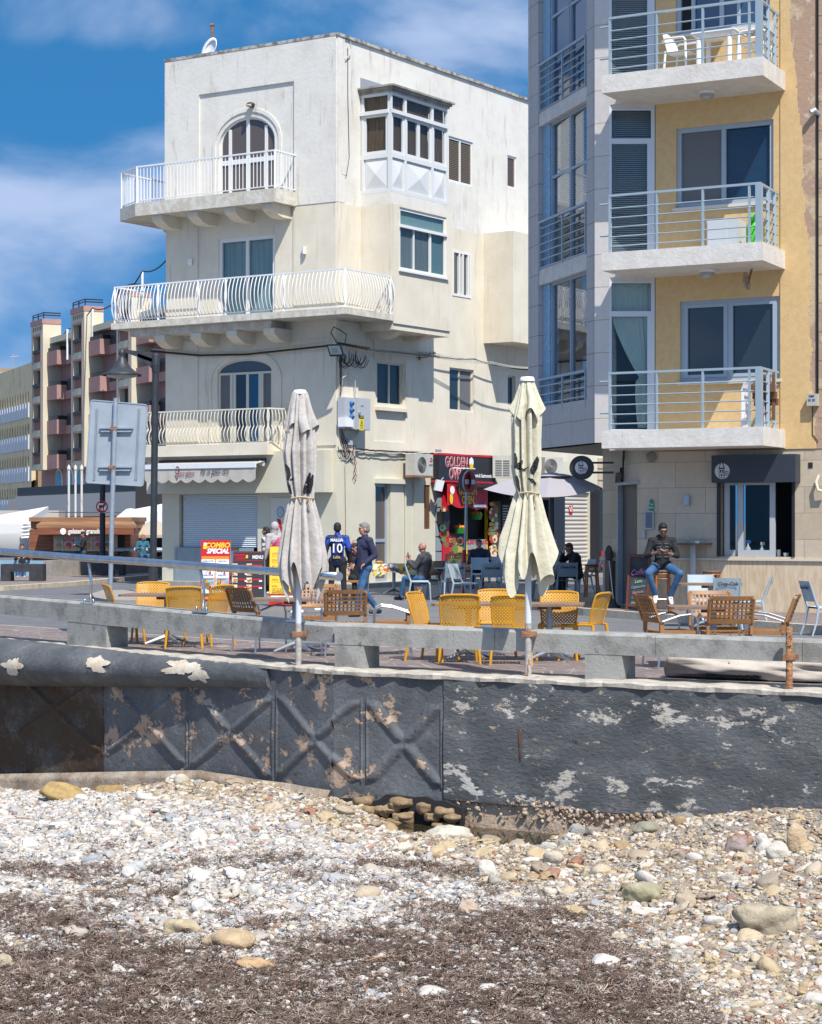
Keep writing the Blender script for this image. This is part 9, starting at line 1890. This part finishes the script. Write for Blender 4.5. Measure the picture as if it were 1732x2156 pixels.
# seated man holding his head
S1=dict(SIT,head=(-.06,-.10,1.16),chest=(-.02,.0,.83),neck=(-.03,-.04,1.03),elR=(-.25,-.12,1.16),wrR=(-.13,-.04,1.30),hdR=(.4,.1,.3),shR=(-.17,.0,1.0),elL=(.26,-.06,.72),wrL=(.12,-.25,.72))
person('bearded man in black sitting with one arm raised to his head',locp(752,1262),12,S1,M['hair_brown'],M['cloth_black'],M['cloth_black'],M['black'],yaw=28,pitch=12,sleeve=.05,bulk=1.15)
ch1=put(Bc,ub,at(750,1263),178,'brown armchair under the man holding his head, at the left of the cloth covered table','brown armchairs in front of the shop'); 
# bald man seated facing left and away
S2=dict(SIT,elL=(.26,-.10,.74),elR=(-.26,-.10,.74),wrL=(.10,-.34,.86),wrR=(-.08,-.36,.86),hdL=(0,-.5,1),hdR=(.1,-.4,1),anL=(.13,-.52,.09),anR=(-.13,-.36,.09))
person('bald man in a dark grey hooded jacket sitting with his back half turned',locp(893,1263),-118,S2,None,mat('charcoal_marl',(.03,.033,.037),.9,c2=(.075,.08,.085),ns=60),M['denim'],mat('brown_shoe',(.08,.05,.035),.7),bald=True,yaw=-8,pitch=10,hood='down',bulk=1.2,handf=.25)
put(Bc,ub,at(897,1262),-115+180-4,'brown armchair the bald man sits on','brown armchairs in front of the shop')
# man in navy hood facing the sea
S3=dict(SIT,wrL=(.30,-.38,.78),elL=(.28,-.12,.76),wrR=(-.05,-.34,.76),hdL=(.8,-.4,.1))
person('man in a navy hooded jacket sitting in the shade facing the sea',locp(1010,1239),-10,S3,M['hair_black'],mat('dark_navy_quilt',(.010,.016,.035),.85),M['cloth_black'],M['black'],yaw=12,pitch=2,hood='down',bulk=1.15)
for x,y,d,l in ((955,1234,170,'brown armchair in the shade in front of the black poster stand, left one'),(976,1235,175,'brown armchair in the shade just left of the man in navy')): put(Bc,ub,at(x,y),d,l,'brown armchairs in front of the shop')
# camouflage hood and man in black
tie=mat('blue_white_tie_dye',(.02,.06,.18),.8,c2=(.35,.42,.36),ns=7,lo=.47,hi=.56)
person('person in a blue and white tie dye hood sitting right of the cream parasol',locp(1168,1248),20,SIT,M['hair_black'],tie,M['cloth_black'],M['black'],hood='up',yaw=20,pitch=8,bulk=1.1)
S4=dict(SIT,chest=(0,-.06,.82),neck=(0,-.15,1.01),head=(0,-.22,1.13),shL=(.185,-.10,.95),shR=(-.185,-.10,.95),elR=(-.22,-.34,.78),wrR=(-.07,-.34,.98),hdR=(.1,.1,1),elL=(.24,-.22,.72),wrL=(.1,-.42,.74))
person('man in black leaning forward with a hand at his mouth beside the bar stool',locp(1216,1252),-72,S4,M['hair_brown'],M['cloth_black'],M['cloth_black'],M['black'],yaw=-5,pitch=14,bulk=1.2)
put(Gc,ug,at(1222,1251),110,'blue grey resin chair the man in black sits on',GE)
# man on the bar stool with a phone
S5={k:Vector(v) for k,v in SIT.items()}; dz_=.32
K=dict(SIT,pel=(0,0,.84),chest=(0,.0,1.16),neck=(0,-.04,1.37),head=(.01,-.085,1.50),shL=(.19,-.01,1.30),shR=(-.19,-.01,1.30),elL=(.27,-.06,1.03),elR=(-.28,-.06,1.03),wrL=(.075,-.30,1.08),wrR=(-.075,-.30,1.10),hiL=(.10,0,.83),hiR=(-.10,0,.83),knL=(.30,-.38,.72),knR=(-.27,-.38,.72),anL=(.14,-.20,.31),anR=(-.13,-.20,.33),hdL=(-.35,-.5,.45),hdR=(.35,-.5,.45),pnL=(0,.6,.5),pnR=(0,.6,.5))
def phone(t,P,part):
    q=MB(); q.bx(-.04,.04,-.385,-.372,1.13,1.22); o=q.obj('x',M['black']); o.name='phone'; o.parent=t
    q=MB(); 
    for i in range(5): q.cap((-.10+.0*i,-.10,1.0+i*.06),(-.04,-.118,1.0+i*.06),.03); q.cap((.10,-.10,1.0+i*.06),(.04,-.118,1.0+i*.06),.03)
    part(q,'quilted_front',mat('black_quilt',(.016,.017,.024),.55))
person('man with sunglasses in black and jeans sitting on a bar stool with a phone',(st1[0],st1[1],zp),-4,K,M['hair_black'],M['cloth_black'],M['denim'],wh,skin='skin2',yaw=8,pitch=22,hood='down',sunglasses=True,sleeve=.42,extra=phone,toes=dict(L=(.1,-.75,-.55),R=(-.1,-.75,-.55)),bulk=1.08,handf=.7)
# the two by the shutter
def pack(t,P,part):
    q=MB(); q.cap((-.03,.22,1.02),(-.03,.20,1.28),.15,.12); q.cap((.05,.22,1.0),(.05,.2,1.22),.14,.11); o=part(q,'backpack',mat('magenta_backpack',(.38,.02,.15),.7,c2=(.42,.10,.10),ns=9)); q=MB(); q.cap((.10,.06,1.42),(.13,.11,1.2),.02); q.cap((-.10,.06,1.42),(-.13,.11,1.2),.02); part(q,'strap',bpy.data.materials['magenta_backpack'])
person('person in a grey hood with a magenta backpack facing the white ice cream poster',locp(578,1252),-135,STAND,M['hair_black'],mat('pale_grey_hoodie',(.40,.37,.38),.9),M['cloth_black'],wh,hood='up',extra=pack,lowz=.08,bulk=1.2)
person('black haired person in a white patterned scarf half hidden by the magenta backpack',locp(561,1249),-110,dict(STAND),M['hair_black'],mat('white_black_print',(.5,.48,.5),.8,c2=(.05,.04,.06),ns=11,lo=.48,hi=.55),M['cloth_black'],M['black'],skin='skin2',scale=.94,hairlong=True,lowz=.05)
person('person in dark jeans and white trainers mostly hidden behind the grey white parasol',locp(650,1292),-75,W_,M['hair_black'],M['cloth_navy'],M['denim2'],wh,bulk=1.0,scale=.97)
# far figures
person('man in a black jacket reading his phone in front of the ice cream kiosk',(Wp(176,1100,79).x,79,-.35),-75,dict(STAND,elL=(.22,-.08,1.15),wrL=(.1,-.30,1.22),elR=(-.22,-.08,1.15),wrR=(-.08,-.3,1.2)),M['hair_black'],M['cloth_black'],M['denim2'],M['black'],pitch=18,yaw=0)
person('woman with fair hair seated on the far promenade beyond the street lamp',(Wp(301,1100,78).x,78,.0),20,dict(SIT),mat('fair_hair',(.35,.2,.09),.7),mat('teal_jumper',(.02,.12,.18),.8),M['denim'],wh,hairlong=True)
person('person in blue jeans sitting on the pale blue wall at the far left',(Wp(43,1100,62).x,62.3,.05),5,SIT,M['hair_brown'],M['cloth_black'],M['denim'],wh,scale=.8)
